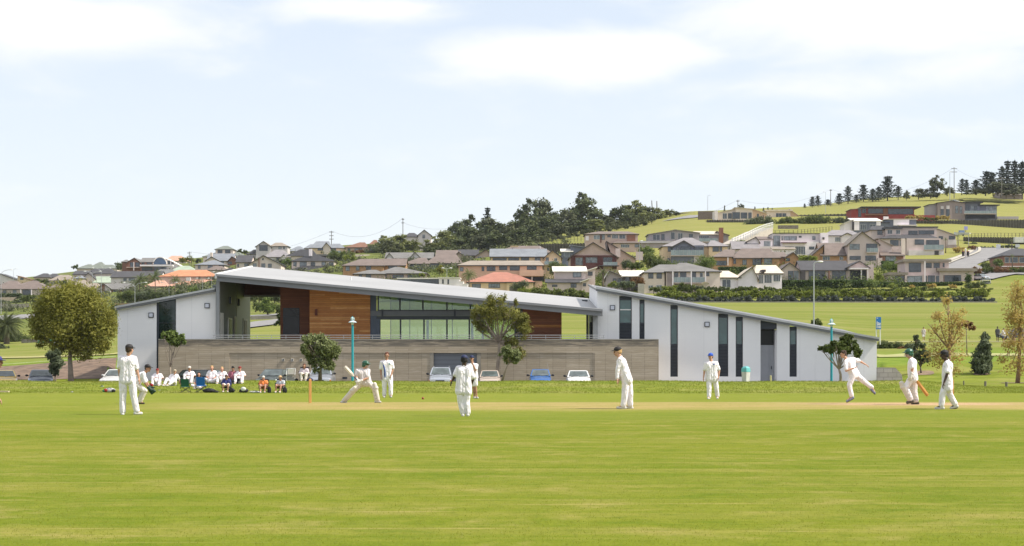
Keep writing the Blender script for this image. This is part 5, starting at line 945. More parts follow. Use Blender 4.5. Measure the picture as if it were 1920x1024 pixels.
def tree(name, label, cat, base, D, blobs, n, leaf, lmat, bmat, tr=.12, fork=.45, group=None, dep=1.0, seed=1, up=.35, trunks=None, aspect=1.6, limbs=True, spread=.33, z0=None):
    """blobs: (px, py, rx_px, ry_px[, depth offset]); trunk foot at photo point base"""
    s = D / F; fx = X(base[0], D); fz = gz(fx, D) - .05 if z0 is None else z0; foot = Vector((fx, D, fz)); root = empty(name, foot, label, cat, group); g = random.Random(seed)
    cl = []
    for q in blobs:
        dd = q[4] if len(q) > 4 else g.uniform(-.5, .5) * dep; j = (lambda: g.uniform(.78, 1.02)); cl.append((Vector((X(q[0], D), D + dd, Z(q[1], D))), (q[2] * s * j(), max(q[2], q[3]) * s * dep * .9, q[3] * s * j())))
    tp = trunks or [base, ((base[0] + sum(q[0] for q in blobs) / len(blobs)) / 2, base[1] + (sum(q[1] for q in blobs) / len(blobs) - base[1]) * fork)]
    m = MB(); pts = [Vector((X(px, D), D, Z(py, D))) for px, py in tp]; pts[0] = foot
    m.tube(pts, [tr * (1.25 if i == 0 else 1) * (1 - .35 * i / max(1, len(pts) - 1)) for i in range(len(pts))], 9); top = pts[-1]
    if limbs:
        for c, r in cl:
            limb(m, top, c, tr * .5, tr * .16, .1)
            for _ in range(3): 
                e = c + Vector((g.uniform(-.7, .7) * r[0], g.uniform(-.7, .7) * r[1], g.uniform(-.3, .75) * r[2])); limb(m, top.lerp(c, g.uniform(.45, .9)), e, tr * .22, tr * .06, .12, 4, 5)
    mk('trunk', m, bmat, root, smooth=True)
    V, Q = leaves(cl, n, leaf, up, seed, aspect, spread); mk('crown', npmesh('crown', V, Q), lmat, root); return root
lf_olive = leafmat('leaf_olive', (.14, .155, .024), (.23, .225, .036), (.33, .30, .065))
lf_dark = leafmat('leaf_dark', (.05, .07, .02), (.085, .115, .035), (.15, .18, .06))
lf_grey = leafmat('leaf_greygreen', (.06, .085, .04), (.11, .14, .07), (.20, .22, .13))
lf_fresh = leafmat('leaf_fresh', (.075, .125, .025), (.14, .20, .04), (.23, .27, .08))
lf_feather = leafmat('leaf_feathery', (.11, .12, .022), (.19, .19, .035), (.27, .255, .06))
lf_gold = leafmat('leaf_autumn', (.38, .25, .08), (.55, .40, .14), (.38, .38, .10), .45)
lf_red = leafmat('leaf_russet', (.14, .06, .03), (.2, .10, .045), (.25, .17, .06))
lf_poh = leafmat('leaf_silver_green', (.10, .125, .04), (.18, .21, .08), (.33, .36, .18))
lf_mid = leafmat('leaf_mid', (.055, .08, .018), (.10, .135, .03), (.17, .20, .05))
lf_lime = leafmat('leaf_lime', (.13, .18, .02), (.21, .25, .035), (.28, .30, .06))
tree('large_tree', 'large olive-green round-crowned tree beside the parked cars at left', 'tree', (134, 712), 134,
     [(135, 565, 48, 34), (95, 585, 36, 36), (175, 585, 36, 36), (128, 610, 52, 36), (82, 620, 28, 28), (188, 625, 28, 32), (150, 640, 40, 28), (105, 560, 28, 20), (165, 556, 28, 20), (140, 545, 26, 14), (70, 600, 18, 20), (202, 602, 14, 24), (180, 656, 18, 14), (110, 652, 16, 12), (158, 666, 14, 10), (196, 648, 12, 12), (76, 638, 14, 12), (60, 618, 10, 12), (210, 618, 9, 12)],
     36000, .085, lf_olive, bark_lt, .19, dep=1.3, seed=3, trunks=[(134, 712), (132, 690), (131, 672), (133, 655)], aspect=2.6, spread=.36)
tree('young_tree', 'small grey-green young tree under the large olive-green tree', 'tree', (104, 712), 131, [(100, 668, 11, 14), (110, 680, 10, 14), (96, 684, 9, 10), (106, 660, 9, 8), (104, 696, 9, 7)], 3000, .13, lf_grey, bark, .06, seed=4, dep=.9)
tree('small_tree', 'small fresh-green tree with two bare stems against the left end of the concrete wall', 'tree', (320, 704), 134, [(322, 632, 14, 10), (336, 634, 12, 9), (312, 630, 8, 9), (328, 642, 12, 8), (343, 640, 7, 6), (324, 623, 7, 5)], 3600, .13, lf_fresh, bark_lt, .055, seed=5, dep=.9, trunks=[(320, 704), (319.5, 688)], spread=.3)
m = MB()
tree('coastal_tree', 'dark leafy windblown tree on the bank beside the teal lamp post', 'tree', (600, 712), 104, [(592, 636, 18, 12), (576, 640, 12, 8), (608, 650, 22, 16), (588, 662, 18, 14), (622, 668, 16, 14), (604, 676, 20, 12), (584, 676, 12, 8), (628, 656, 12, 12), (574, 654, 9, 9), (594, 690, 14, 7), (618, 686, 12, 6)],
     7500, .115, lf_poh, bark, .1, seed=6, dep=.9, trunks=[(600, 712), (600.5, 694), (603, 680)])
tree('feathery_tree', 'tall feathery olive-green tree with forking limbs in front of the glazed hall', 'tree', (930, 713), 138, [(930, 566, 22, 14), (905, 582, 22, 12), (955, 584, 24, 14), (930, 592, 30, 14), (975, 604, 20, 14), (893, 600, 12, 10), (910, 610, 16, 9), (984, 620, 12, 16), (965, 636, 20, 16), (972, 660, 16, 14), (952, 650, 12, 10), (978, 596, 14, 10), (940, 560, 12, 8), (888, 588, 10, 8), (895, 618, 8, 6), (968, 565, 8, 6)],
     6200, .075, lf_feather, bark_lt, .14, seed=7, dep=1.1, trunks=[(930, 713), (934, 680), (936, 655), (936, 642)], aspect=4.0, spread=.42)
tree('small_tree', 'small round fresh-green tree on a leaning stem in front of the feathery tree', 'tree', (941, 712), 104, [(950, 660, 11, 10), (964, 664, 12, 11), (955, 674, 12, 8), (969, 674, 8, 8), (944, 668, 8, 7), (953, 651, 6, 5)], 3600, .11, lf_poh, bark_lt, .05, seed=8, dep=.9, trunks=[(941, 712), (948, 694), (954, 680)])
tree('umbrella_tree', 'flat-topped tree with twisted grey stems in front of the white right wing', 'tree', (1577, 712), 111, [(1556, 654, 13, 8), (1543, 656, 9, 6), (1588, 640, 14, 9), (1600, 650, 14, 10), (1575, 648, 12, 8), (1607, 662, 9, 8), (1582, 656, 14, 6), (1592, 632, 10, 5), (1562, 645, 8, 6)],
     6500, .12, lf_fresh if False else leafmat('leaf_deep', (.055, .085, .02), (.10, .135, .03), (.17, .20, .055)), bark_lt, .09, seed=9, dep=.9, trunks=[(1578, 712), (1576, 702), (1573, 692)])
tree('autumn_tree', 'sparse golden autumn tree standing behind the batsman with the lowered bat', 'tree', (1781, 716), 124, [(1779, 575, 20, 18), (1758, 590, 14, 12), (1798, 590, 16, 14), (1780, 610, 30, 16), (1752, 616, 16, 10), (1806, 624, 14, 12), (1776, 642, 34, 16), (1792, 664, 26, 16), (1762, 668, 24, 16), (1780, 690, 22, 12), (1745, 608, 10, 6), (1778, 562, 12, 8), (1806, 604, 10, 8)],
     2900, .10, lf_gold, bark_rd, .11, seed=10, dep=1.2, trunks=[(1781, 718), (1780, 700), (1781, 680), (1780, 655)], spread=.5)
tree('autumn_tree', 'golden-brown autumn tree cut off by the right edge', 'tree', (1908, 722), 122, [(1912, 560, 22, 24), (1900, 590, 22, 18), (1925, 600, 26, 26), (1905, 620, 26, 18), (1920, 650, 30, 24), (1896, 650, 16, 14), (1900, 680, 24, 18), (1930, 690, 28, 20), (1885, 672, 14, 12), (1910, 540, 12, 12)],
     4600, .10, lf_gold, bark_rd, .13, seed=11, dep=1.2, trunks=[(1908, 724), (1910, 690), (1912, 650), (1912, 610)], spread=.5)
tree('conical_tree', 'dense dark blue-green tree beside the right autumn tree', 'tree', (1838, 704), 140, [(1846, 634, 7, 12), (1843, 650, 13, 12), (1838, 664, 17, 12), (1848, 672, 16, 12), (1832, 678, 16, 11), (1852, 686, 13, 10), (1838, 690, 18, 9), (1826, 686, 9, 7)], 7000, .14, lf_grey, bark, .14, seed=12, dep=1.0)
tree('young_tree', 'slender grey-green double-crowned tree behind the walking batsman', 'tree', (1727, 698), 141, [(1717, 640, 8, 8), (1714, 652, 10, 10), (1732, 654, 9, 12), (1738, 668, 10, 12), (1722, 668, 10, 10), (1730, 680, 9, 7), (1715, 631, 4, 5)], 2600, .14, lf_grey, bark, .07, seed=13, dep=1.0, trunks=[(1727, 698), (1726, 688)])
tree('thin_tree', 'thin bare-stemmed tree with a russet and green tuft at the top', 'tree', (1813, 668), 172, [(1806, 606, 9, 8), (1819, 610, 8, 8), (1824, 615, 6, 4), (1801, 612, 6, 5)], 1300, .16, lf_red, bark, .05, seed=14, dep=1.0, trunks=[(1813, 664), (1812.5, 640), (1812, 618)])
tree('round_tree', 'round green tree beside the street seen through the clubhouse portal', 'tree', (503, 594), 420, [(498, 572, 11, 9), (506, 578, 10, 8), (492, 580, 9, 7), (500, 563, 7, 5)], 2600, .32, lf_fresh, bark, .22, seed=15)
tree('round_tree', 'dark tree cut by the timber wall at the right of the clubhouse portal', 'tree', (524, 615), 330, [(524, 585, 7, 12), (528, 600, 8, 12), (520, 608, 5, 6)], 1200, .28, lf_dark, bark, .16, seed=16)
tree('small_tree', 'small bushy tree at the foot of the tall street light by the right roof', 'tree', (1530, 612), 262, [(1530, 605, 8, 6), (1536, 607, 6, 4), (1524, 607, 5, 4), (1529, 600, 5, 4)], 1500, .2, lf_mid, bark, .08, seed=17)
# shrubs and hedges
def shrub(name, label, px, py, w, h, D, lmat, n=900, leaf=None, group=None, seed=0, z0=None, cat='shrub', flat=.0):
    s = D / F; x = X(px, D); zb = Z(py, D); g = random.Random(seed * 13 + int(px)); cl = []
    k = max(2, int(w / h * 1.6))
    for i in range(k):
        t = (i + .5) / k; cl.append((Vector((x + (t - .5) * w * s * .82, D + g.uniform(0, .4) * h * s, zb + h * s * g.uniform(.42, .58))), (w * s / k * .85, h * s * .6, h * s * g.uniform(.38, .52))))
    V, Q = leaves(cl, n, leaf or max(.1, 1.6 * s), .4, seed + int(px)); m = MB(); 
    root = empty(name, (x, D, zb), label, cat, group); mk('foliage', npmesh('foliage', V, Q), lmat, root)
    m = MB(); 
    for c, r in cl: m.tube([(c.x, D + .1, zb - .4), (c.x + .05, c.y, c.z)], [.05 + .002 * w, .02], 5)
    mk('stem', m, bark, root); return root
def nth(i): return str(i) + ('th' if 10 < i % 100 < 20 else {1: 'st', 2: 'nd', 3: 'rd'}.get(i % 10, 'th'))
def row_of(name, label, group, pts, n, w, h, D, lmat, leaf, cnt, seed=1, jit=.25):
    """individual shrubs of a planted row (3 meshes, copied)"""
    protos = []; (xa, ya), (xb, yb) = pts
    for i in range(n):
        t = (i + .5) / n; px = xa + (xb - xa) * t; py = ya + (yb - ya) * t
        lb = label + ', %s from the left' % nth(i + 1)
        if len(protos) < 3: o = shrub(name, lb, px, py, w, h, D, lmat, cnt, leaf, group, seed + i); protos.append(o)
        else:
            src = protos[i % 3]; o = src.copy(); COL.objects.link(o); o.location = (X(px, D), D, Z(py, D)); o.rotation_euler = (0, 0, random.uniform(-.4, .4) + (math.pi if i % 2 else 0))
            o['label'] = lb; k = 1 + random.uniform(-jit, jit); o.scale = (1 + random.uniform(-.1, .2), 1, k)
            for c in kids(src): d = c.copy(); COL.objects.link(d); d.parent = o
def hedge(label, x0, x1, y0, y1, D, dep, lmat, n, leaf, seed=1):
    s = D / F; xa, xb = X(x0, D), X(x1, D); za, zb = Z(y1, D), Z(y0, D); g = np.random.default_rng(seed); Vs = []
    area = [(xb - xa) * (zb - za), (xb - xa) * dep]; n0 = int(n * area[0] / sum(area)); cs = []
    cs.append(np.stack([g.uniform(xa, xb, n0), D + g.normal(0, .12, n0), g.uniform(za, zb, n0)], -1)); n1 = n - n0
    cs.append(np.stack([g.uniform(xa, xb, n1), g.uniform(D, D + dep, n1), zb + g.normal(0, .08, n1)], -1)); c = np.concatenate(cs)
    nr = g.normal(size=(n, 3)) + np.array([0, -.8, .6]); nr /= np.linalg.norm(nr, axis=1)[:, None]; t = np.cross(nr, g.normal(size=(n, 3))); t /= np.linalg.norm(t, axis=1)[:, None]; s2 = np.cross(nr, t)
    sz = leaf * (.6 + .8 * g.random(n)); t *= (sz * .7)[:, None]; s2 *= (sz * .45)[:, None]
    V = np.stack([c - t, c + s2, c + t, c - s2], 1).reshape(-1, 3); root = empty('hedge', ((xa + xb) / 2, D, za), label, 'hedge')
    mk('foliage', npmesh('foliage', V, np.arange(4 * n).reshape(n, 4)), lmat, root)
    mk('woody_core', MB().box((xa + .1, D + .08, za - 1), (xb - .1, D + dep - .1, zb - .1)), lmat, root)
lf_hedge = leafmat('leaf_hedge', (.03, .055, .012), (.05, .085, .018), (.08, .12, .03))
hedge('long clipped dark green hedge in front of the grey-beige bungalow', 1438, 1624, 527, 540, 440, 2, lf_hedge, 9000, .35)
hedge('clipped dark hedge below the flat-roofed beige modern house', 1636, 1806, 531, 540, 440, 2, lf_hedge, 6000, .35, 2)
hedge('short clipped hedge behind the tall tan gabled house, by the chimney', 1654, 1696, 491, 499, 500, 2, lf_hedge, 1800, .35, 3)
hedge('clipped hedge under the orange-brick house', 1348, 1400, 502, 508, 500, 2, lf_hedge, 1800, .35, 4)
hedge('low clipped hedge in front of the far left brown bungalow', -20, 40, 552, 557.5, 672, 2, lf_hedge, 1500, .4, 5)
row_of('hedge_shrub', 'lime-green shrub in the row under the dark hedges', 'lime-green shrubs in the row above the grass slope', ((1236, 562), (1852, 560)), 44, 22, 17, 412, leafmat('leaf_limehedge', (.10, .14, .014), (.17, .205, .024), (.25, .28, .05)), .32, 700, 3)
row_of('lavender_shrub', 'low blue-grey shrub in the row above the grass slope', 'blue-grey shrubs along the pale block wall', ((1240, 568), (1862, 568)), 46, 20, 11.5, 401, leafmat('leaf_bluegrey', (.035, .045, .035), (.065, .08, .065), (.11, .125, .11)), .28, 500, 5)
row_of('garden_shrub', 'dark green shrub on the planted bank between the hedges', 'dark shrubs on the bank between the hedges', ((1245, 548), (1860, 549)), 30, 24, 9, 428, lf_mid, .32, 500, 8)
row_of('round_shrub', 'round yellow-green bush in the row touching the main roof line', 'round bushes behind the main roof', ((1000, 557), (1100, 561)), 6, 18, 17, 400, leafmat('leaf_bush', (.07, .10, .02), (.13, .165, .03), (.20, .22, .06)), .3, 1300, 9, .12)
for (px, py, w, h, D, lm, lab) in [
  (975, 545, 26, 18, 418, lf_grey, 'grey-green bush at the right corner of the yellow cottage'), (985, 552, 22, 12, 405, lf_lime, 'bright yellow-green bush below the yellow cottage corner'),
  (1044, 517, 24, 26, 470, lf_mid, 'dark round tree-like bush between the yellow and tan-gabled houses'), (1176, 504, 18, 16, 470, lf_grey, 'grey bush beside the maroon balcony'),
  (1192, 504, 30, 14, 462, lf_mid, 'sprawling garden shrub right of the tan-gabled house'), (1222, 500, 34, 26, 520, lf_mid, 'tall garden shrubs left of the blue-grey balcony house'), (1210, 478, 26, 16, 600, lf_fresh, 'yellow-flecked shrub below the brown hip-roofed house'),
  (1240, 505, 30, 20, 500, lf_dark, 'dark shrubs under the blue-grey balcony house'), (1196, 533, 20, 14, 428, lf_red, 'reddish bush left of the cream two-storey house'), (1170, 541, 40, 14, 412, lf_grey, 'wide grey bush above the white wing roof peak'), (1150, 538, 18, 10, 418, lf_lime, 'light green bush under the spiky palm'),
  (1325, 502, 30, 24, 480, lf_fresh, 'bright green bush right of the blue-grey balcony house'), (1286, 545, 34, 13, 416, lf_mid, 'shrub below the glass balcony of the cream house'), (1255, 546, 30, 11, 416, lf_lime, 'yellow-green shrub below the cream two-storey house'),
  (1232, 548, 24, 10, 417, lf_mid, 'green shrub at the left foot of the cream two-storey house'), (1310, 546, 26, 10, 416, lf_grey, 'grey shrub below the pampas grass'), (1340, 546, 44, 8, 416, lf_dark, 'dark reddish ground shrub below the white house'),
  (1400, 546, 50, 8, 416, lf_mid, 'low shrub under the glazed sunroom'), (1515, 493, 36, 14, 520, lf_lime, 'yellow-green bush above the charcoal roof'), (1648, 528, 14, 16, 446, lf_lime, 'bright yellow bush beside the grey-beige bungalow'), (1676, 507, 30, 20, 470, lf_fresh, 'yellow-green shrub below the hedge by the tan chimney'),
  (1633, 540, 20, 18, 436, lf_fresh, 'leafy shrub between the two clipped hedges'), (1673, 541, 18, 12, 434, lf_lime, 'golden shrub below the left end of the beige modern house'), (1712, 541, 14, 7, 434, lf_gold, 'orange tufted shrub below the wide window'), (1747, 541, 18, 9, 434, lf_gold, 'large orange tufted shrub under the beige modern house'), (1786, 541, 16, 8, 434, lf_gold, 'orange shrub below the right wing of the beige modern house'),
  (1817, 532, 8, 20, 444, lf_hedge, 'narrow dark cypress at the corner of the beige modern house'), (1830, 542, 34, 14, 432, lf_mid, 'bushy shrub at the driveway corner'), (1798, 472, 20, 10, 600, lf_gold, 'orange flowering shrub by the cabbage trees'), (1822, 468, 16, 8, 610, lf_red, 'russet shrub by the footpath bend'),
  (1848, 508, 14, 18, 482, lf_dark, 'dark pointed shrub beside the hillside road'), (1858, 512, 30, 12, 478, lf_mid, 'green roadside shrub left of the right-edge house'), (1885, 513, 40, 13, 476, lf_red, 'russet shrub in front of the right-edge house'), (1910, 513, 34, 13, 474, lf_mid, 'green shrub at the right edge of the garden'), (1832, 515, 16, 14, 476, lf_red, 'dark red bush at the beige house corner'), (1872, 500, 14, 16, 486, lf_fresh, 'spiky bush beside the white-framed windows'),
  (1820, 464, 30, 10, 640, lf_dark, 'dark shrubs below the white boat'), (1850, 468, 40, 6, 620, lf_grey, 'grey rockery plants along the top of the road'), (1890, 466, 44, 7, 620, lf_grey, 'grey rockery plants above the right-edge house'),
  (1715, 411, 40, 7, 732, lf_gold, 'orange flowering bushes in front of the red house wall'), (1768, 412, 26, 8, 732, lf_gold, 'orange flowering bushes in front of the taupe house'), (1745, 413, 30, 5, 732, lf_mid, 'green bushes on top of the long retaining wall'),
  (1424, 423, 60, 17, 750, lf_grey, 'grey-green bushes below the beige pavilions, left group'), (1478, 423, 50, 17, 746, lf_mid, 'bushes below the smaller beige pavilion'), (1530, 422, 60, 19, 742, lf_mid, 'wide dark bushes right of the beige pavilions'), (1575, 420, 40, 12, 742, lf_grey, 'low bushes beside the white lean-to house'),
  (1388, 460, 22, 10, 596, lf_fresh, 'green bush at the foot of the white ramp fence'), (20, 572, 60, 9, 640, lf_grey, 'grey-green bushes under the far left hedge'), (60, 566, 50, 13, 630, lf_mid, 'mid-green bushes below the far left bungalow'), (90, 570, 30, 14, 625, lf_grey, 'bushes behind the left shoulder of the large tree'),
  (245, 566, 50, 20, 560, lf_mid, 'bushy garden above the left wing roof'), (270, 563, 34, 18, 556, lf_grey, 'grey bushes below the palms'), (295, 560, 40, 14, 550, lf_dark, 'dark bushes in front of the orange-roofed house'), (362, 550, 18, 13, 560, lf_fresh, 'round bright bush in front of the yellow wall'), (330, 556, 24, 10, 552, lf_dark, 'dark bush between the palms and the bright bush'),
  (640, 488, 50, 18, 700, lf_mid, 'tall bushes left of the orange-brick house'), (655, 491, 26, 12, 690, lf_lime, 'yellow-green bush above the orange-brick roof'), (634, 514, 16, 8, 640, lf_fresh, 'small bush at the left corner of the orange-brick house'), (680, 479, 50, 10, 770, lf_red, 'purple-red bushes under the rust-brown roof'), (702, 480, 28, 18, 760, lf_grey, 'grey bush at the corner of the rust-roofed house'),
  (500, 500, 14, 10, 700, lf_lime, 'yellow bush between the cream gable and the black-roofed house'), (537, 497, 18, 12, 700, lf_fresh, 'light green palm-like bush beside the black lower roof'), (450, 475, 10, 8, 850, lf_dark, 'small round dark tree on the skyline'), (460, 476, 9, 7, 850, lf_dark, 'second small dark tree on the skyline'),
  (140, 503, 12, 6, 900, lf_mid, 'small dark bush left of the pale green skyline roof'), (224, 505, 12, 14, 880, lf_dark, 'dark conifer beside the brick balcony house'), (370, 493, 10, 8, 850, lf_dark, 'dark bush behind the skyline palm'), (350, 492, 30, 10, 840, lf_olive, 'yellowish bushes under the skyline power pole'),
  (80, 531, 40, 8, 840, lf_mid, 'bushes below the dark grey skyline house'), (118, 533, 20, 8, 780, lf_mid, 'bush between two tan roofs'), (793, 519, 12, 7, 500, lf_lime, 'small yellow-green garden bush above the flat white house'), (826, 513, 10, 14, 470, lf_olive, 'upright olive shrub by the flat white house'),
  (1670, 665, 46, 22, 200, lf_dark, 'dense dark green bush beyond the end of the white wing'), (1692, 664, 14, 14, 198, lf_red, 'reddish bush beside the dense dark bush'), (1706, 662, 14, 18, 198, lf_grey, 'grey-green bush behind the young double-crowned tree'), (1725, 664, 20, 8, 200, lf_mid, 'low green bush behind the walking batsman'),
  (30, 662, 90, 10, 372, lf_mid, 'sprawling green ground bushes below the stone wall'), (100, 662, 60, 10, 370, lf_red, 'brownish ground bushes below the green car'), (180, 650, 90, 12, 376, lf_grey, 'pale bushes behind the large olive-green tree'), (5, 660, 20, 14, 340, lf_grey, 'grey shrub at the far left edge'), (20, 652, 70, 30, 392, lf_dark, 'dark undergrowth behind the fat palm'),
  (500, 582, 60, 14, 440, lf_mid, 'bushes beyond the street seen through the portal'), (500, 566, 70, 18, 500, lf_dark, 'dark trees seen under the portal beam')]:
    shrub('shrub', lab, px, py, w, h, D, lm, int(500 + w * h * 4 * (1.8 if D < 300 else 1)), max(.12, 1.5 * D / F), seed=3)
# pampas grass plume
pm = empty('pampas_grass', P(1322, 541, 424), 'creamy pampas grass plumes in front of the white house', 'plant'); V = MB()
for i in range(14): a_ = random.uniform(-.9, .9); V.tube([P(1322, 541, 424), P(1322 + a_ * 5, 533, 424), P(1322 + a_ * 8, 528 + abs(a_) * 4, 424)], [.03, .12, .25], 5)
mk('plume', V, M('plume', (.5, .42, .32), .9), pm)
# ---- forest and ridge trees: a few shapes, copied
def proto_round(k, seed, n=2600):
    g = random.Random(seed); cl = []
    for i in range(k): a_ = g.uniform(0, 6.28); h = g.uniform(.10, .88); rr = .36 * math.sin(math.pi * min(1, (h + .22) / 1.15)) ; cl.append((Vector((rr * math.cos(a_), rr * math.sin(a_), h)), (g.uniform(.13, .22), g.uniform(.13, .22), g.uniform(.09, .15))))
    cl += [(Vector((0, 0, .58)), (.26, .26, .26)), (Vector((0, 0, .28)), (.32, .32, .2))]; V, Q = leaves(cl, n, .062, .4, seed, 1.3, .42)
    m = MB(); m.tube([(0, 0, -.12), (.01, 0, .2), (0, .01, .55)], [.035, .025, .012], 6)
    for c, r in cl[:5]: limb(m, (0, 0, .3), c, .014, .004)
    return npmesh('crown', V, Q), m
def proto_pine(seed, n=1500):
    g = np.random.default_rng(seed); V = []; tiers = 13; cs = []
    for i in range(n):
        t = int(g.integers(0, tiers)); h = .16 + .82 * t / tiers; rr = (.25 * (1 - h) ** .6 + .03) * (.5 + .9 * ((t * 7 + seed) % 5) / 5); a_ = g.integers(0, 7) * .9 + t * .5 + g.normal(0, .13); q = g.random() ** .7
        cs.append((rr * q * math.cos(a_), rr * q * math.sin(a_), h - .05 * q + g.normal(0, .008) + .02 * (q > .8)))
    c = np.array(cs); nr = g.normal(size=(n, 3)) * .7 + np.array([0, 0, .6]); nr /= np.linalg.norm(nr, axis=1)[:, None]; t = np.cross(nr, g.normal(size=(n, 3))); t /= np.linalg.norm(t, axis=1)[:, None]; s = np.cross(nr, t)
    V = np.stack([c - t * .03, c + s * .016, c + t * .03, c - s * .016], 1).reshape(-1, 3); m = MB(); m.tube([(0, 0, -.1), (0, 0, .5), (0, 0, .98)], [.018, .012, .003], 6)
    return npmesh('crown', V, np.arange(4 * n).reshape(n, 4)), m
lf_wood = leafmat('leaf_wood', (.045, .062, .024), (.08, .10, .036), (.14, .16, .06), .2); lf_wood2 = leafmat('leaf_wood_olive', (.12, .14, .04), (.18, .20, .06), (.25, .26, .09), .25)
lf_wood3 = leafmat('leaf_wood_dull', (.06, .072, .034), (.10, .112, .056), (.16, .17, .09), .2); lf_pine = leafmat('leaf_pine', (.022, .036, .026), (.04, .056, .04), (.07, .09, .062), .12); lf_scrub = leafmat('leaf_scrub', (.07, .085, .035), (.12, .135, .06), (.17, .18, .09), .3)
PR = {}
for i in range(4): PR['r%d' % i] = proto_round(14 + i, 30 + i)
for i in range(3): PR['p%d' % i] = proto_pine(50 + i)
PMES = {}
def hill_tree(px, ytop, ybase, w, D, kind, lm, label, group, name='tree'):
    k = (kind, lm.name)
    if k not in PMES:
        cm, tm = PR[kind]; cme = cm.copy(); cme.materials.clear(); cme.materials.append(lm); tme = bpy.data.meshes.new('trunk'); tme.from_pydata([tuple(v) for v in tm.v], [], tm.f); tme.materials.append(bark); PMES[k] = (cme, tme)
    cme, tme = PMES[k]; h = (ybase - ytop) * D / F; ww = w * D / F / (.92 if kind[0] == 'r' else .5)
    zb = max(Z(ybase, D), gz(X(px, D), D)); h = Z(ytop, D) - zb; root = empty(name, (X(px, D), D, zb), label, 'tree', group); root.scale = (ww, ww, h); root.rotation_euler = (random.uniform(-.05, .05), random.uniform(-.06, .06), random.uniform(0, 6.28))
    for nm_, me in (('crown', cme), ('trunk', tme)): o = bpy.data.objects.new(nm_, me); COL.objects.link(o); o.parent = root
gw = 'trees of the dark wood on the ridge'
FT = [(720, 443, 478, 42, 770, 1, 'olive round tree at the left end of the wood, by the rust roof'), (748, 440, 475, 40, 780, 1, 'bright olive tree beside the leaning power pole'), (735, 452, 482, 40, 745, 3, 'low bushy tree in front of the power pole'), (775, 450, 478, 30, 770, 1, 'tree just left of the white-gabled house'),
 (812, 445, 475, 34, 800, 1, 'olive tree touching the right of the white-gabled house'), (830, 432, 470, 36, 820, 1, 'mid-height tree right of the white-gabled house'), (858, 417, 468, 42, 850, 0, 'dark tree where the wood first rises'), (800, 462, 484, 30, 745, 0, 'dark low tree below the white-gabled house'),
 (885, 405, 466, 44, 870, 0, 'tall dark tree left of the spired tree'), (912, 408, 468, 40, 860, 2, 'dull grey-green tree under the spired tree'), (940, 418, 468, 40, 850, 0, 'dark tree in the dip right of the spired tree'), (965, 414, 462, 36, 850, 0, 'dark tree left of the twin tall trees'),
 (990, 375, 452, 44, 880, 0, 'tall open-topped tree, left one of the twin tall trees'), (1012, 372, 448, 44, 890, 2, 'tall open-topped tree, right one of the twin tall trees'), (1040, 398, 446, 38, 880, 0, 'lower dark tree between the two tallest crowns'), (1060, 392, 442, 34, 880, 2, 'dull tree left of the broad tallest tree'),
 (1090, 363, 436, 56, 890, 0, 'broad tallest dark tree of the wood'), (1118, 398, 430, 40, 880, 0, 'dark tree right of the broad tallest tree'), (1140, 404, 432, 30, 880, 3, 'pale scrubby tree in the gap of the wood'), (1165, 386, 424, 38, 880, 0, 'dark tree left of the right-hand summit tree'), (1190, 377, 421, 42, 890, 1, 'right-hand summit tree with a ragged top'),
 (1212, 388, 418, 34, 880, 0, 'low tree right of the ragged summit tree'), (1235, 391, 412, 28, 880, 1, 'small tree near the right end of the wood'), (1255, 393, 408, 22, 885, 1, 'last round tree at the right end of the wood'), (1268, 397, 408, 12, 890, 0, 'tiny dark tree at the tip of the wood'),
 (860, 448, 484, 44, 760, 0, 'dark tree at the lower edge of the wood, left'), (900, 440, 484, 46, 750, 2, 'dull leaning tree at the lower edge of the wood'), (935, 438, 482, 46, 745, 0, 'dark tree at the lower edge of the wood above the tan gables'), (832, 462, 484, 34, 735, 0, 'dark tree directly behind the broad brown hips'),
 (970, 430, 474, 44, 750, 0, 'dark tree low in the middle of the wood'), (1005, 424, 466, 46, 770, 0, 'dark tree below the twin tall trees'), (1045, 420, 456, 44, 790, 2, 'brownish tree below the dip of the wood'), (1080, 414, 448, 44, 800, 0, 'dark tree under the broad tallest tree'), (1115, 412, 440, 36, 810, 1, 'olive tree at the lower edge beside the grass slope'), (1148, 410, 434, 34, 820, 3, 'pale bushy tree on the edge of the grass slope'), (1180, 400, 428, 36, 830, 0, 'dark tree on the edge of the upper grass slope'), (1208, 396, 420, 30, 840, 1, 'round green tree low on the right end of the wood'),
 (875, 425, 470, 40, 810, 0, 'dark tree in the heart of the wood, left'), (920, 424, 470, 40, 805, 0, 'dark tree in the heart of the wood below the spire'), (955, 420, 468, 40, 800, 2, 'dull tree in the heart of the wood'), (985, 405, 462, 40, 820, 0, 'dark tree behind the middle of the wood'), (1030, 404, 452, 40, 830, 0, 'dark tree in the heart of the wood, right of the twins'), (845, 440, 478, 36, 790, 1, 'olive tree behind the broad brown hips')]
LMS = [lf_wood, lf_wood2, lf_wood3, lf_scrub]
for i, (px, yt, yb, w, D, c, lab) in enumerate(FT): hill_tree(px, yt - 1, yb + 6, w * 1.25, D, 'r%d' % (i % 4), LMS[c], lab, gw, 'forest_tree')
hill_tree(912, 385, 445, 26, 862, 'p0', lf_pine, 'spired conifer sticking up from the wood', gw, 'conifer')
g2 = 'pale scrub trees along the lower edge of the wood'
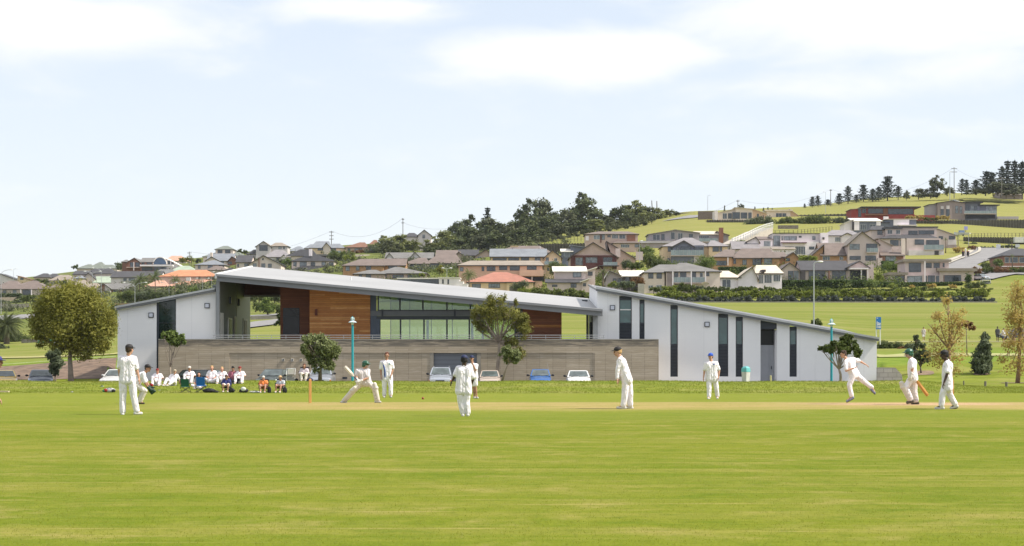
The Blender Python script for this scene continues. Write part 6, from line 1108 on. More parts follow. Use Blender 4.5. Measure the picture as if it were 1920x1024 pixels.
for i, (px, yt, yb, w) in enumerate([(908, 466, 480, 14), (878, 462, 478, 14), (955, 452, 474, 18), (972, 448, 472, 16), (990, 444, 468, 16), (1008, 444, 466, 14), (1022, 440, 464, 14), (1036, 438, 461, 16), (1052, 440, 458, 14), (1065, 436, 456, 14), (1080, 434, 453, 15), (1093, 430, 450, 14), (1108, 428, 447, 14), (1124, 426, 443, 15), (1140, 422, 440, 15), (1156, 420, 437, 14), (1172, 414, 434, 16), (1190, 408, 430, 18), (1206, 404, 424, 16), (1222, 402, 418, 16)]):
    hill_tree(px, yt, yb, w, 735 + i * 4, 'r%d' % (i % 4), lf_scrub, 'small pale scrub tree along the lower edge of the wood, %s from the left' % nth(i + 1), g2, 'scrub_tree')
pn = 'pines along the right-hand ridge'
for i, (px, yt, yb, w, k, lab) in enumerate([(1509, 381, 393, 5, 0, 'tiny leftmost pine of the ridge row'), (1523, 367, 391, 12, 0, 'small pine second from the left of the ridge row'), (1534, 365, 389, 12, 1, 'small pine next to the tiny leftmost pines'), (1552, 373, 388, 12, 2, 'low pine between two power poles'), (1573, 361, 386, 14, 0, 'pine right of the power poles'), (1590, 346, 384, 17, 1, 'narrow tall pine left of the gap in the ridge row'),
   (1606, 364, 383, 12, 2, 'short pine in the gap of the ridge row'), (1619, 344, 380, 18, 0, 'tall feathery pine in the middle of the ridge row'), (1636, 352, 378, 17, 1, 'dark pine just left of the tallest pine'), (1648, 348, 377, 16, 2, 'dark pine touching the tallest pine'), (1664, 327, 375, 26, 0, 'tallest pine of the middle ridge row'), (1684, 347, 372, 16, 1, 'pine at the right end of the middle ridge row'),
   (1803, 333, 362, 14, 2, 'thin pine right of the big power pole'), (1812, 335, 362, 12, 0, 'wispy pine right of the big power pole'), (1830, 335, 362, 18, 1, 'dark pine before the big right-hand group'), (1848, 318, 362, 24, 0, 'dark broad pine of the right-hand group'), (1862, 320, 363, 22, 2, 'dark pine second in the right-hand group'), (1877, 308, 364, 20, 1, 'pine with a forked top in the right-hand group'), (1887, 297, 365, 20, 0, 'tall slender pine of the right-hand group'),
   (1902, 297, 366, 24, 2, 'tall dark pine near the right edge'), (1917, 298, 366, 24, 1, 'tallest pine touching the right edge'), (1935, 290, 368, 30, 0, 'pine just beyond the right edge')]):
    hill_tree(px, yt, yb + 1, w * 1.55, 930 + (i % 4) * 6, 'p%d' % k, lf_pine, lab, pn, 'pine_tree')
for i, (px, yt, yb, w, c, lab) in enumerate([(1758, 329, 356, 30, 0, 'round dark tree on the ridge left of the big power pole'), (1722, 353, 372, 28, 2, 'low spreading ridge tree above the red house'), (1745, 350, 370, 34, 2, 'bushy ridge tree under the round dark tree'), (1776, 350, 366, 34, 2, 'low ridge bushes at the foot of the big power pole'), (1700, 357, 374, 14, 0, 'small ridge tree right of the pine row'), (1830, 355, 364, 60, 2, 'long low ridge thicket under the right-hand pines'), (1900, 345, 366, 60, 0, 'dark thicket behind the low tan ridge roof'), (1870, 340, 364, 50, 0, 'dense dark thicket filling the right-hand pines'),
   (1389, 382, 392, 13, 0, 'small round tree behind the butterfly roof peak'), (1801, 374, 380, 14, 2, 'small bush on the slope above the taupe house')]):
    hill_tree(px, yt, yb, w, 925, 'r%d' % (i % 4), LMS[c] if c else lf_wood3, lab, 'ridge trees', 'tree')
for px, yt, lab in [(1358.5, 384.5, 'leftmost'), (1416, 387, 'second'), (1432, 389, 'middle'), (1440, 388, 'fourth'), (1448, 390, 'rightmost')]: hill_tree(px, yt, 400, 4, 880, 'r1', lf_wood3, lab + ' tiny cabbage tree on the skyline behind the beige pavilions', 'skyline cabbage trees', 'cabbage_tree')
# ---- palms
def palm(name, label, px, ybase, D, hpx, frond_px, n, lmat, tr=.12, arch=1.0, seed=0, skirt=False, z0=None):
    s = D / F; g = random.Random(seed + int(px)); foot = Vector((X(px, D), D, Z(ybase, D) if z0 is None else z0)); top = foot + Vector((g.uniform(-.1, .1), 0, hpx * s)); root = empty(name, foot, label, 'palm tree')
    m = MB(); m.tube([foot - Vector((0, 0, .8)), foot.lerp(top, .5) + Vector((.08, 0, 0)), top], [tr * 1.3, tr, tr * .9], 8); mk('trunk', m, bark, root, smooth=True); V = []; Fc = []
    L_ = frond_px * s
    for i in range(n):
        a_ = 6.283 * i / n * 2.4 + g.uniform(-.2, .2); el = g.uniform(-.35 if skirt else -.1, 1.35); d = Vector((math.cos(a_) * math.cos(el), math.sin(a_) * math.cos(el), math.sin(el))); p = top.copy(); K = 9; st = L_ * g.uniform(.8, 1.1) / K; side = Vector((-math.sin(a_), math.cos(a_), 0))
        for k in range(K):
            q = p + d * st; w = L_ * .13 * math.sin(math.pi * (k + .7) / (K + .6)) + .01; dr = Vector((0, 0, -w * .55))
            for sg in (-1, 1):
                for h_ in range(2):
                    a0 = p.lerp(q, h_ * .5); b0 = p.lerp(q, h_ * .5 + .38); e0 = a0.lerp(b0, .9) + side * sg * w + dr + d * w * .6; j = len(V); V += [tuple(a0), tuple(b0), tuple(e0)]; Fc.append((j, j + 1, j + 2))
            p = q; d = (d + Vector((0, 0, -.16 * arch))).normalized()
    mk('fronds', npmesh('fronds', np.array(V), np.array(Fc)), lmat, root); return root
lf_palm = leafmat('leaf_palm', (.03, .045, .015), (.07, .09, .03), (.14, .15, .06)); lf_palm2 = leafmat('leaf_palm_green', (.06, .09, .025), (.12, .15, .045), (.2, .22, .08))
palm('date_palm', 'fat dark date palm with arching fronds at the far left', 12, 655, 378, 42, 40, 110, lf_palm, .55, 1.1, 1, True)
palm('date_palm', 'dark palm between the large tree and the white left wing', 209, 600, 420, 16, 26, 80, lf_palm, .4, 1.2, 2, True)
palm('palm', 'tallest of the three feathery palms in front of the orange roofs', 291, 562, 560, 42, 20, 40, lf_palm2, .14, 1.1, 3)
palm('palm', 'left feathery palm leaning on the grey roof', 261, 560, 565, 34, 22, 44, lf_palm2, .14, 1.2, 4)
palm('palm', 'right feathery palm in front of the salmon roof', 328, 560, 562, 34, 17, 36, lf_palm2, .14, 1.2, 5)
palm('palm', 'small palm on the skyline beside the power pole', 358, 500, 830, 16, 9, 30, lf_palm2, .12, 1.2, 6)
palm('palm', 'bushy palm in front of the tan gables, left of the red-tiled cottage', 879, 540, 428, 24, 20, 44, lf_palm2, .16, 1.2, 7)
palm('palm', 'small palm left of the bushy palm', 855, 525, 440, 16, 10, 26, lf_palm2, .1, 1.2, 8)
palm('palm', 'spiky pale palm in front of the bright white roof', 1130, 540, 424, 28, 15, 44, lf_scrub, .2, 1.2, 9)
palm('cabbage_tree', 'cabbage tree left of the pair beside the grey gable house', 1773, 470, 600, 20, 5.5, 30, lf_palm2, .14, .6, 10); palm('cabbage_tree', 'taller cabbage tree right of the pair beside the grey gable house', 1796, 468, 604, 25, 6, 30, lf_palm2, .14, .6, 11)
palm('cabbage_tree', 'cabbage tree on the lawn above the hillside road', 1897, 466, 610, 14, 5, 26, lf_palm2, .12, .6, 12); palm('cabbage_tree', 'cabbage tree in front of the white-framed windows', 1898, 497, 492, 16, 6, 26, lf_palm2, .12, .6, 13)
# ------------------------------------------------------------------ power poles, wires, street lights
polem = M('pole_grey', (.17, .16, .145), .9, .2, 2); 
def power_pole(label, px, ytop, ybase, D, arms=2, w=8, tilt=0.0):
    s = D / F; b = P(px, ybase, D); t = P(px + tilt, ytop, D); r = empty('power_pole', b, label, 'power pole'); mk('pole', MB().tube([b - Vector((0, 0, 2)), t], [.2, .14], 7), polem, r)
    for i in range(arms): z = t.z - (1 + i * 2.6) * .6; mk('crossarm', MB().box((t.x - w * s / 2, t.y - .1, z - .1), (t.x + w * s / 2, t.y + .1, z + .1)), polem, r)
    m = MB(); 
    for i in range(arms): 
        z = t.z - (1 + i * 2.6) * .6
        for k in (-.45, -.2, .2, .45): m.tube([(t.x + k * w * s, t.y, z + .1), (t.x + k * w * s, t.y, z + .35)], .06, 5)
    mk('insulator', m, polem, r); return t
pa = power_pole('power pole with two crossarms on the left skyline by the small palm', 355, 472, 494, 850, 2, 8); pb = power_pole('dark power pole with three crossarms behind the long slate-blue roof', 621.5, 433, 466, 860, 3, 8)
pc = power_pole('grey power pole rising from the left end of the wood', 755.5, 409, 452, 840, 2, 5); pd = power_pole('short power pole behind the butterfly roof peak', 1383.5, 375, 392, 860, 1, 6)
pe = power_pole('power pole among the ridge pines', 1557.5, 355, 386, 920, 1, 5); pf = power_pole('big double-crossarm power pole on the right-hand ridge', 1789, 314, 364, 905, 2, 11); pg = power_pole('pale power pole in front of the right-hand pines', 1878, 332, 362, 912, 1, 16)
for (px, y0, y1, ti, lab) in [(1223.5, 376, 402, -1.5, 'left one of two bare leaning trunks above the wood'), (1232, 377, 402, -.5, 'right one of two bare leaning trunks above the wood')]:
    b = P(px, y1, 880); mk('dead_trunk', MB().tube([b, P(px + ti, y0, 880)], [.3, .18], 6), polem, org=b, label=lab, cat='dead tree')
def wire(a, b, sag, lab):
    m = MB(); pts = [a.lerp(b, i / 16) - Vector((0, 0, sag * (1 - (2 * i / 16 - 1) ** 2))) for i in range(17)]; m.tube(pts, .035, 4); mk('power_line', m, polem, org=a, label=lab, cat='wire')
wire(pa, pb, 5, 'sagging power line between the left skyline pole and the dark three-armed pole'); wire(pb, pc, 5, 'sagging power line from the dark three-armed pole to the pole in the wood'); wire(pc - Vector((0, 0, 2)), P(860, 424, 850), 2, 'power line running from the pole in the wood into the trees')
wire(P(1100, 425, 860), pd, 6, 'power line running left from the short pole behind the butterfly roof'); wire(pd, pe, 4, 'power line from the short pole to the pole among the pines'); wire(pe, pf, 7, 'power line from the pines to the big ridge pole'); wire(pf, pg, 3, 'power line from the big ridge pole to the pale pole'); wire(pg, P(1990, 345, 900), 2, 'power line leaving the pale pole to the right')
def street_light(label, px, ybase, ytop, D, arms, reach, mat=galv, r0=.09, nm='street_light'):
    s = D / F; b = P(px, ybase, D); r = empty(nm, b, label, 'street light'); zt = Z(ytop, D)
    zc = zt - reach * s * .55
    mk('pole', MB().tube([b - Vector((0, 0, .5)), (b.x, b.y, zc)], [r0, r0 * .6], 8), mat, r)
    for sg in arms:
        pts = [(b.x + sg * reach * s * (1 - math.cos(t)) , b.y, zc + (zt - zc) * math.sin(t)) for t in [i * math.pi / 2 / 7 for i in range(8)]]
        a_ = mk('arm', MB().tube(pts, [r0 * .55] * 8, 6), mat, r); e = Vector(pts[-1])
        mk('lamp_head', MB().ball((e.x + sg * .3, e.y, e.z + .02), (.38, .16, .12), 10, 6), M('lamp_white', (.7, .7, .7), .4), r, smooth=True)
street_light('tall galvanised street light standing behind the white right wing', 1526, 625, 491, 250, [1], 8, r0=.11)
street_light('double-armed street light above the left wing roof', 253, 575, 530, 470, [-1, 1], 18); street_light('street light with a bright lamp head above the large tree', 173.5, 560, 509, 480, [1, -1], 12)
street_light('tall thin street light right of the bright-headed lamp', 190, 556, 503, 560, [1, -1], 14, r0=.08); street_light('tall street light at the far left edge', 2, 585, 506, 480, [1], 17); street_light('distant thin street light on the far left skyline', 25.5, 540, 504, 800, [1], 4, r0=.08)
street_light('double-armed street light between the palms', 317, 560, 530, 560, [-1, 1], 12, r0=.07); street_light('street light in front of the yellow wall left of the portal', 380, 560, 522, 560, [1, -1], 9, r0=.07); street_light('slim street light nearest the left portal column', 397, 550, 510, 600, [1], 1.5, r0=.07)
street_light('street light beside the teal-striped white house above the roof', 838, 533, 503, 440, [-1, 1], 5, r0=.08); street_light('pale street light on the bend of the hillside road', 1816, 470, 438, 620, [1], 1, r0=.1); street_light('tall white street light on the upper hill road', 1327, 402, 366, 830, [1], 4, r0=.12); street_light('white street light on the ridge by the power pole', 1781, 380, 322, 850, [1], .5, r0=.16); street_light('thin street light among the ridge pines', 1548, 410, 360, 830, [-1], 2, r0=.1)
street_light('street light in front of the brown two-storey house', 1199.5, 500, 452, 480, [1], 1, r0=.07)
teal = M('teal_paint', (.02, .30, .36), .4, .05, 2); teal_lt = M('lantern_pale', (.45, .55, .58), .4, .05, 2)
def lamp_post(label, px, D, ytop):
    x = X(px, D); g0 = gz(x, D); zt = Z(ytop, D); b = Vector((x, D, g0)); r = empty('lamp_post', b, label, 'lamp post'); h = zt - g0
    mk('pole', MB().lathe([(.14, -.2), (.14, .62), (.11, .68), (.075, .72), (.065, h - .52), (.05, h - .50)], b), teal, r)
    mk('lamp_lens', MB().lathe([(.06, h - .50), (.085, h - .44), (.10, h - .355)], b, 12), M('lantern_glass', (.6, .68, .66), .15, .05), r)
    mk('lamp_shade', MB().lathe([(.245, h - .37), (.25, h - .35), (.12, h - .27), (.07, h - .25)], b, 20), teal_lt, r)
    mk('lantern_glass', MB().lathe([(.065, h - .25), (.11, h - .20), (.105, h - .10), (.06, h - .07)], b, 8), M('lantern_glass', (.6, .68, .66), .15, .05), r)
    m = MB()
    for i in range(4): a_ = math.pi / 4 + i * math.pi / 2; m.tube([(x + .07 * math.cos(a_), D + .07 * math.sin(a_), zt - .25), (x + .118 * math.cos(a_), D + .118 * math.sin(a_), zt - .19), (x + .11 * math.cos(a_), D + .11 * math.sin(a_), zt - .1), (x, D, zt - .03)], .014, 5)
    m.lathe([(.03, h - .06), (.035, h - .03), (.01, h)], b, 8); mk('lantern_frame', m, teal, r)
lamp_post('teal lamp post with a pale conical shade in front of the cedar wall', 661, 112, 593); lamp_post('teal lamp post in front of the white right wing', 1559, 113, 597)
# blue sign on two white posts
D = 180; sg = empty('sign', P(1647.5, 645, D), 'tall blue sign on two white posts behind the end of the white wing', 'sign')
for px in (1643.3, 1650.6): mk('post', MB().box(P(px - .9, 646, D), P(px + .9, 594.5, D) + Vector((0, .1, 0))), whitemetal, sg)
bd = mk('sign_board', MB().box(P(1642.3, 617.5, D) + Vector((0, -.06, 0)), P(1651.8, 594.5, D) + Vector((0, -.01, 0))), M('sign_blue', (.02, .16, .48), .4, .05), sg)
m = MB(); y0 = D - .075
for (a_, b_, c, d) in [(1643.3, 596, 1646, 597.2), (1643.6, 603, 1645.2, 609), (1645, 608, 1650.8, 609.6), (1646.5, 604.5, 1648, 608), (1648.6, 605.5, 1651, 607.5), (1643.6, 610, 1645, 615.5), (1646.2, 611, 1651.2, 612.6), (1646.5, 613.6, 1651.2, 615.4)]: m.box((X(a_, D), y0, Z(d, D)), (X(c, D), y0 + .012, Z(b_, D)))
mk('sign_marks', m, whitemetal, bd)
# bin, bollards
D = 103.8; x = X(1398.5, D); g0 = gz(x, D); b = Vector((x, D, g0)); bn = empty('litter_bin', b, 'white litter bin with a teal hooded top at the foot of the white wing', 'bin')
mk('bin_body', MB().lathe([(.20, 0), (.235, .5), (.24, .52)], b, 4), M('bin_white', (.55, .55, .52), .5), bn); mk('bin_hood', MB().lathe([(.25, .52), (.25, .56), (.23, .72), (.14, .80), (.08, .82)], b, 4), M('bin_teal', (.12, .42, .42), .4), bn)
for (px, py, hpx, w, D, mt, lab) in [(1445, 712, 8, 3.2, 104, M('yellow_post', (.55, .50, .25), .6), 'short yellow post beside the recessed entry'), (1847.5, 727, 12, 4.5, 107, wood_grey, 'thick timber bollard below the dark conical tree'), (1887, 728, 12, 5, 107, wood_grey, 'thick timber bollard near the right edge'), (1807, 722, 8, 2.5, 105, wood_grey, 'thin timber bollard right of the stumps')]:
    x = X(px, D); g0 = gz(x, D); w_ = w * D / F / 2; zt = Z(py - hpx, D); mk('bollard', MB().lathe([(w_, g0 - .2), (w_, zt - .05), (w_ * .8, zt)], (x, D, 0), 10), mt, org=(x, D, g0), label=lab, cat='bollard')
    bpy.data.objects
# gardens between the houses: uncountable low planting on the built-up slope
def gardens(name, n, D0, D1, seed, size, mat, label):
    g = np.random.default_rng(seed); cl = []
    while len(cl) < n:
        D = g.uniform(D0, D1); px = g.uniform(-60, 1700); r_ = row(px, D)
        if px < 640 and D < 560: continue
        if px > 1060 and D > 590 - (px - 1060) * .02: continue
        if 640 < px < 1060 and D > 700: continue
        if px > 1640 and D > 520: continue
        c = Vector((X(px, D), D, gz(X(px, D), D) + .5)); cl.append((c, (g.uniform(1.5, 4.5), 1.2, g.uniform(.7, 1.7))))
    V, Q = leaves(cl, n * 150, size, .5, seed, 1.4, .5); mk(name, npmesh(name, V, Q), mat, label=label, cat='garden planting', kind='stuff')
gardens('garden_planting', 400, 432, 560, 5, .3, lf_mid, 'low dark garden planting between the lower houses of the hill'); gardens('garden_planting', 560, 560, 840, 6, .42, lf_wood3, 'dull green garden planting between the upper and left-hand houses')
# ------------------------------------------------------------------ vehicles
tyre_m = M('tyre_rubber', (.02, .02, .02), .85); rim_m = M('wheel_rim', (.35, .35, .36), .35, .05, 3, metal=.7); car_glass = glassmat('car_glass', (.10, .125, .125), .08, .9, .5); blackpl = M('black_plastic', (.018, .018, .02), .5)
headl = glassmat('headlight_glass', (.55, .57, .57), .12, .9, .1); plate_m = M('number_plate', (.55, .55, .5), .5, .05); ind_m = M('indicator_orange', (.6, .2, .03), .3)
def paint(n, c, metal=.2):
    m = M('paint_' + n, c, .3, .04, 2, metal=metal, spec=.6); m.node_tree.nodes['Principled BSDF'].inputs['Coat Weight'].default_value = .5; return m
def car(label, px, D, Wd, roof_y, pm, style='hatch', yaw=0.0, L_=4.1, extra=None, gp='cars parked in front of the clubhouse', z0=None, nm='parked_car'):
    x = X(px, D); g0 = gz(x, D) if z0 is None else z0; Hh = (Z(roof_y, D) - g0) if roof_y else 1.42; k = Hh / 1.42; root = empty(nm, (x, D, g0), label, 'car', gp)
    c0 = Vector((x, D, g0)); MT = Matrix.Translation(c0) @ Matrix.Rotation(R(yaw), 4, 'Z') @ Matrix.Translation((0, -L_ / 2, 0)); hw = Wd / 2; H_ = Hh
    rf0, rf1, rb1 = (1.75, L_ - .95, L_ - .25) if style == 'hatch' else ((1.8, L_ - .55, L_ - .12) if style == 'wagon' else (1.8, L_ - 1.55, L_ - .85)); ws = 1.08
    bz = .93 * k
    st = [(0, .80, .50 * k, .30), (.06, .90, .64 * k, .24), (.22, .96, .74 * k, .22), (.8, .99, .83 * k, .2), (ws, 1, bz - .03, .2), (L_ * .5, 1, bz, .2), (L_ - .9, .99, bz + .02, .2), (L_ - .2, .95, bz - .04, .24), (L_, .86, bz - .22, .34)]
    vs = []; fs = []
    for (y, w, zt, zb) in st:
        w *= hw; prof = [(-w * .92, zb), (-w, zb + .12), (-w, (zb + zt) / 2 + .05), (-w * .975, zt - .10), (-w * .90, zt - .02), (-w * .55, zt + .025), (0, zt + .035)]
        prof += [(-a, b) for a, b in prof[-2::-1]]; vs += [(a, y, b) for a, b in prof]
    n = len(prof)
    for i in range(len(st) - 1):
        for j in range(n): a = i * n + j; b = i * n + (j + 1) % n; fs.append((a, b, b + n, a + n))
    fs.append(tuple(range(n - 1, -1, -1))); fs.append(tuple((len(st) - 1) * n + j for j in range(n)))
    mk('body', MB().add(vs, fs, MT), pm, root, smooth=False)
    # greenhouse
    hb, hr = hw * .93, hw * .74; c = [(-hb, ws, bz), (hb, ws, bz), (hb, rb1, bz), (-hb, rb1, bz), (-hr, rf0, H_ - .03), (hr, rf0, H_ - .03), (hr, rf1, H_ - .03), (-hr, rf1, H_ - .03)]
    t2 = [(-hr * .8, rf0 + .12, H_), (hr * .8, rf0 + .12, H_), (hr * .8, rf1 - .1, H_ - .005), (-hr * .8, rf1 - .1, H_ - .005)]
    mk('cabin', MB().add(c + t2, [(0, 1, 5, 4), (1, 2, 6, 5), (2, 3, 7, 6), (3, 0, 4, 7), (4, 5, 9, 8), (5, 6, 10, 9), (6, 7, 11, 10), (7, 4, 8, 11), (8, 9, 10, 11)], MT), pm, root)
    def pane(nm_, q, m0, m1, mat=car_glass):
        a, b, c_, d = [Vector(v) for v in q]; n_ = (b - a).cross(d - a).normalized(); bi = lambda u, v: (a.lerp(b, u)).lerp(d.lerp(c_, u), v)
        u0, u1, v0, v1 = m0[0], 1 - m0[1], m1[0], 1 - m1[1]; qs = [bi(u0, v0), bi(u1, v0), bi(u1, v1), bi(u0, v1)]; top = [p + n_ * .012 for p in qs]; bt = [p - n_ * .01 for p in qs]
        return mk(nm_, MB().add(top + bt, [(0, 1, 2, 3), (0, 4, 5, 1), (1, 5, 6, 2), (2, 6, 7, 3), (3, 7, 4, 0)], MT), mat, root)
    pane('windscreen', (c[0], c[1], c[5], c[4]), (.06, .06), (.08, .07)); pane('rear_window', (c[2], c[3], c[7], c[6]), (.08, .08), (.1, .1))
    for s in (0, 1):
        q = (c[1], c[2], c[6], c[5]) if s == 0 else (c[3], c[0], c[4], c[7]); a = (.07, .55) if s == 0 else (.05, .52); b = (.48, .05) if s == 0 else (.51, .07)
        pane('side_window', q, a, (.1, .1)); pane('side_window', q, b, (.1, .1))
    wsl = Vector((0, -1, .02)); 
    for s in (-1, 1):
        lx = s * hw * .62; m = MB().box((lx - .2, -.015 if abs(lx) < 0 else .005, .50 * k), (lx + .2, .12, .64 * k), MT); mk('headlight', m, headl, root)
        mk('indicator', MB().box((s * hw * .9 - .05, .05, .5 * k), (s * hw * .9 + .05, .16, .62 * k), MT), ind_m, root)
        mk('mirror', MB().ball((s * (hw + .10), ws + .42, bz + .07), (.11, .05, .075), 8, 6, MT).box((s * (hw - .08), ws + .40, bz + .02), (s * (hw + .04), ws + .44, bz + .06), MT), blackpl if pm.name != 'paint_white_b' else pm, root, smooth=True)
        for (wy) in (.78, L_ - .75):
            w = mk('wheel', MB().tube([(s * (hw - .19), wy, .30), (s * (hw + .005), wy, .30)], .30, 18, True, MT), tyre_m, root); mk('rim', MB().tube([(s * (hw - .02), wy, .30), (s * (hw + .012), wy, .30)], .18, 14, True, MT), rim_m, w)
    mk('grille', MB().box((-hw * .38, -.012, .47 * k), (hw * .38, .1, .60 * k), MT), blackpl, root); mk('bumper', MB().box((-hw * .86, -.07, .28), (hw * .86, .1, .44 * k), MT), blackpl if style != 'wagon' else pm, root)
    mk('number_plate', MB().box((-.18, -.085, .34), (.18, -.072, .44), MT), plate_m, root)
    mk('wiper', MB().tube([(-hw * .6, ws - .01, bz + .02), (-.02, ws + .03, bz + .06)], .012, 5, True, MT).tube([(hw * .02, ws - .01, bz + .02), (hw * .62, ws + .03, bz + .06)], .012, 5, True, MT), blackpl, root)
    for s in (-.33, .33): mk('seat', MB().ball((s, 2.3, 1.0 * k), (.2, .08, .22), 8, 6, MT), blackpl, root) if False else None
    if extra == 'rails': mk('roof_rail', MB().tube([(-hr * .9, rf0 + .15, H_ + .05), (-hr * .9, rf1 - .1, H_ + .05)], .025, 6, True, MT), galv, root); mk('roof_rail', MB().tube([(hr * .9, rf0 + .15, H_ + .05), (hr * .9, rf1 - .1, H_ + .05)], .025, 6, True, MT), galv, root)
    if extra == 'aerial': mk('aerial', MB().tube([(hw * .9, ws + .1, bz), (hw * .62, ws + .35, bz + .85)], .008, 5, True, MT), galv, root)
    return root
PD = 135.5
car('yellow car cut off by the left edge, only its windscreen and bonnet showing', 8, PD, 1.75, 694, paint('yellow', (.72, .50, .14), 0), yaw=16)
car('dark slate-blue hatchback second from the left edge', 77, PD, 1.72, 693.2, paint('slate', (.13, .15, .19), .4), yaw=12)
car('white car mostly hidden behind the standing fielder at left', 222, PD, 1.72, 692.5, paint('white_b', (.62, .62, .62), 0), yaw=-6)
car('black estate car with silver window trim parked side-on behind the seated spectators', 390, 134.5, 1.75, 693, paint('black', (.02, .02, .025), .2), 'wagon', yaw=62, L_=4.5)
car('dark grey car in front of the wall, left of the white folding chair', 515, PD, 1.75, 692, paint('darkgrey', (.10, .12, .12), .4), yaw=-12)
car('pale silver hatchback behind the windblown coastal tree', 604, PD, 1.66, 687.5, paint('silver_b', (.36, .38, .42), .5), 'wagon')
car('silver-blue estate car with roof rails in front of the garage door', 827, PD, 1.63, 688.4, paint('silver', (.40, .43, .48), .5), 'wagon', extra='rails')
car('beige car beside the leaning small tree', 918.5, PD, 1.52, 694.3, paint('beige', (.48, .40, .34), .1))
car('bright blue hatchback with a tall aerial', 1013, PD, 1.54, 692.2, paint('blue', (.035, .13, .38), .3), extra='aerial')
car('white rounded hatchback, rightmost of the parked cars', 1084, PD, 1.70, 694.4, paint('white', (.66, .66, .66), 0))
car('green hatchback seen side-on behind the large olive-green tree', 90, 360, 1.7, None, paint('green', (.03, .22, .12), .2), yaw=-78, gp='cars on the roads around the grounds', L_=3.9)
car('dark blue-grey car side-on behind the right autumn tree', 1908, 236, 1.7, None, paint('navy', (.06, .075, .11), .3), yaw=-86, gp='cars on the roads around the grounds', L_=4.4)
car('silver car on the driveway beside the beige modern house', 1840, 452, 1.75, None, paint('silver', (.40, .43, .48), .5), 'wagon', yaw=30, gp='cars on the roads around the grounds')
car('white car parked on the ridge below the big power pole', 1791, 900, 1.75, None, paint('white', (.66, .66, .66), 0), yaw=84, gp='cars on the roads around the grounds')
# cage trailer, boat, small hillside signs, bins
D = 440; b = P(1850, 534, D); tr = empty('trailer', b, 'small white-framed cage trailer behind the silver driveway car', 'trailer')
m = MB(); 
for zz in (0.35, 1.1): m.box((b.x - .95, D, b.z + zz), (b.x + .95, D + .06, b.z + zz + .08)).box((b.x - .95, D + 2, b.z + zz), (b.x + .95, D + 2.06, b.z + zz + .08))
for xx in (-.95, .87): m.box((b.x + xx, D, b.z + .3), (b.x + xx + .08, D + .08, b.z + 1.2)).box((b.x + xx, D + 2, b.z + .3), (b.x + xx + .08, D + 2.08, b.z + 1.2))
mk('cage', m, whitemetal, tr); mk('load', MB().box((b.x - .85, D + .1, b.z + .35), (b.x + .85, D + 1.9, b.z + .85)), M('trailer_load', (.04, .05, .05), .8), tr)
for s in (-1, 1): mk('wheel', MB().tube([(b.x + s * 1.0, D + 1, b.z + .28), (b.x + s * 1.18, D + 1, b.z + .28)], .28, 12), tyre_m, tr)
D = 655; b = P(1803, 443, D); bt = empty('boat', b, 'white and blue boat parked on its trailer by the right-hand paddock', 'boat')
hull = MB(); st = [(-2.6, .1, .9), (-1.8, .7, .75), (0, 1.1, .7), (2.3, 1.05, .7)]
vs = []; 
for y_, w, zt in st: vs += [(b.x + y_, D - w, b.z + zt + .5), (b.x + y_, D - w * .5, b.z + .45), (b.x + y_, D, b.z + .3), (b.x + y_, D + w * .5, b.z + .45), (b.x + y_, D + w, b.z + zt + .5)]
fs = [(i * 5 + j, i * 5 + j + 1, i * 5 + j + 6, i * 5 + j + 5) for i in range(3) for j in range(4)] + [(i * 5, (i + 1) * 5, (i + 1) * 5 + 4, i * 5 + 4) for i in range(3)] + [(4, 3, 2, 1, 0), (15, 16, 17, 18, 19)]
mk('hull', hull.add(vs, fs), M('hull_white', (.6, .62, .66), .3), bt); mk('cabin', MB().box((b.x - .9, D - .7, b.z + 1.15), (b.x + .9, D + .7, b.z + 1.95)), M('boat_cover_blue', (.16, .22, .36), .6), bt)
mk('wheel', MB().tube([(b.x + .3, D - .9, b.z + .25), (b.x + .3, D - 1.1, b.z + .25)], .3, 10), tyre_m, bt)
for (px, y0, y1, w, D, mt, lab) in [(1811, 424.5, 431, 7, 690, M('board_purple', (.32, .32, .62), .5), 'small purple sale sign on the right-hand paddock'), (1872, 458, 468, 8, 612, M('board_pale', (.5, .52, .55), .5), 'pale real-estate sign on the lawn above the hillside road'), (1908, 458, 464, 8, 610, M('board_pale', (.5, .52, .55), .5), 'second pale sign near the right edge lawn')]:
    b = P(px, y1 + 3, D); r = empty('sale_sign', b, lab, 'sign'); mk('board', MB().box(P(px - w / 2, y1, D), P(px + w / 2, y0, D) + Vector((0, .08, 0))), mt, r); mk('post', MB().box(P(px - .4, y1 + 6, D) + Vector((0, .09, 0)), P(px + .4, y1 - 1, D) + Vector((0, .2, 0))), wood_dk, r)
mk('garage', MB().box(P(1903, 455, 640), P(1960, 444.5, 640) + Vector((0, 4, 0))), M('garage_white', (.6, .6, .58), .6), org=P(1920, 455, 640), label='plain white shed wall at the right edge above the lawn', cat='shed')
for px, h_ in ((1806, 12), (1815, 14)):
    D = 560; b = P(px, 480, D); r = empty('wheelie_bin', b, 'dark wheelie bin standing %s of the pale post by the footpath' % ('left' if px < 1810 else 'right'), 'bin'); mk('bin_body', MB().lathe([(.35, 0), (.42, 1.2), (.44, 1.25)], b, 4), M('bin_dark', (.03, .025, .03), .6), r); mk('lid', MB().lathe([(.46, 1.25), (.46, 1.32), (.3, 1.4)], b, 4), M('bin_lid', (.2, .03, .03), .6), r)
mk('gate_post', MB().lathe([(.22, -.5), (.22, 1.9), (.28, 1.95), (.05, 2.2)], P(1810.5, 480, 560), 8), wm('pale'), org=P(1810.5, 480, 560), label='pale post between the two wheelie bins', cat='post')
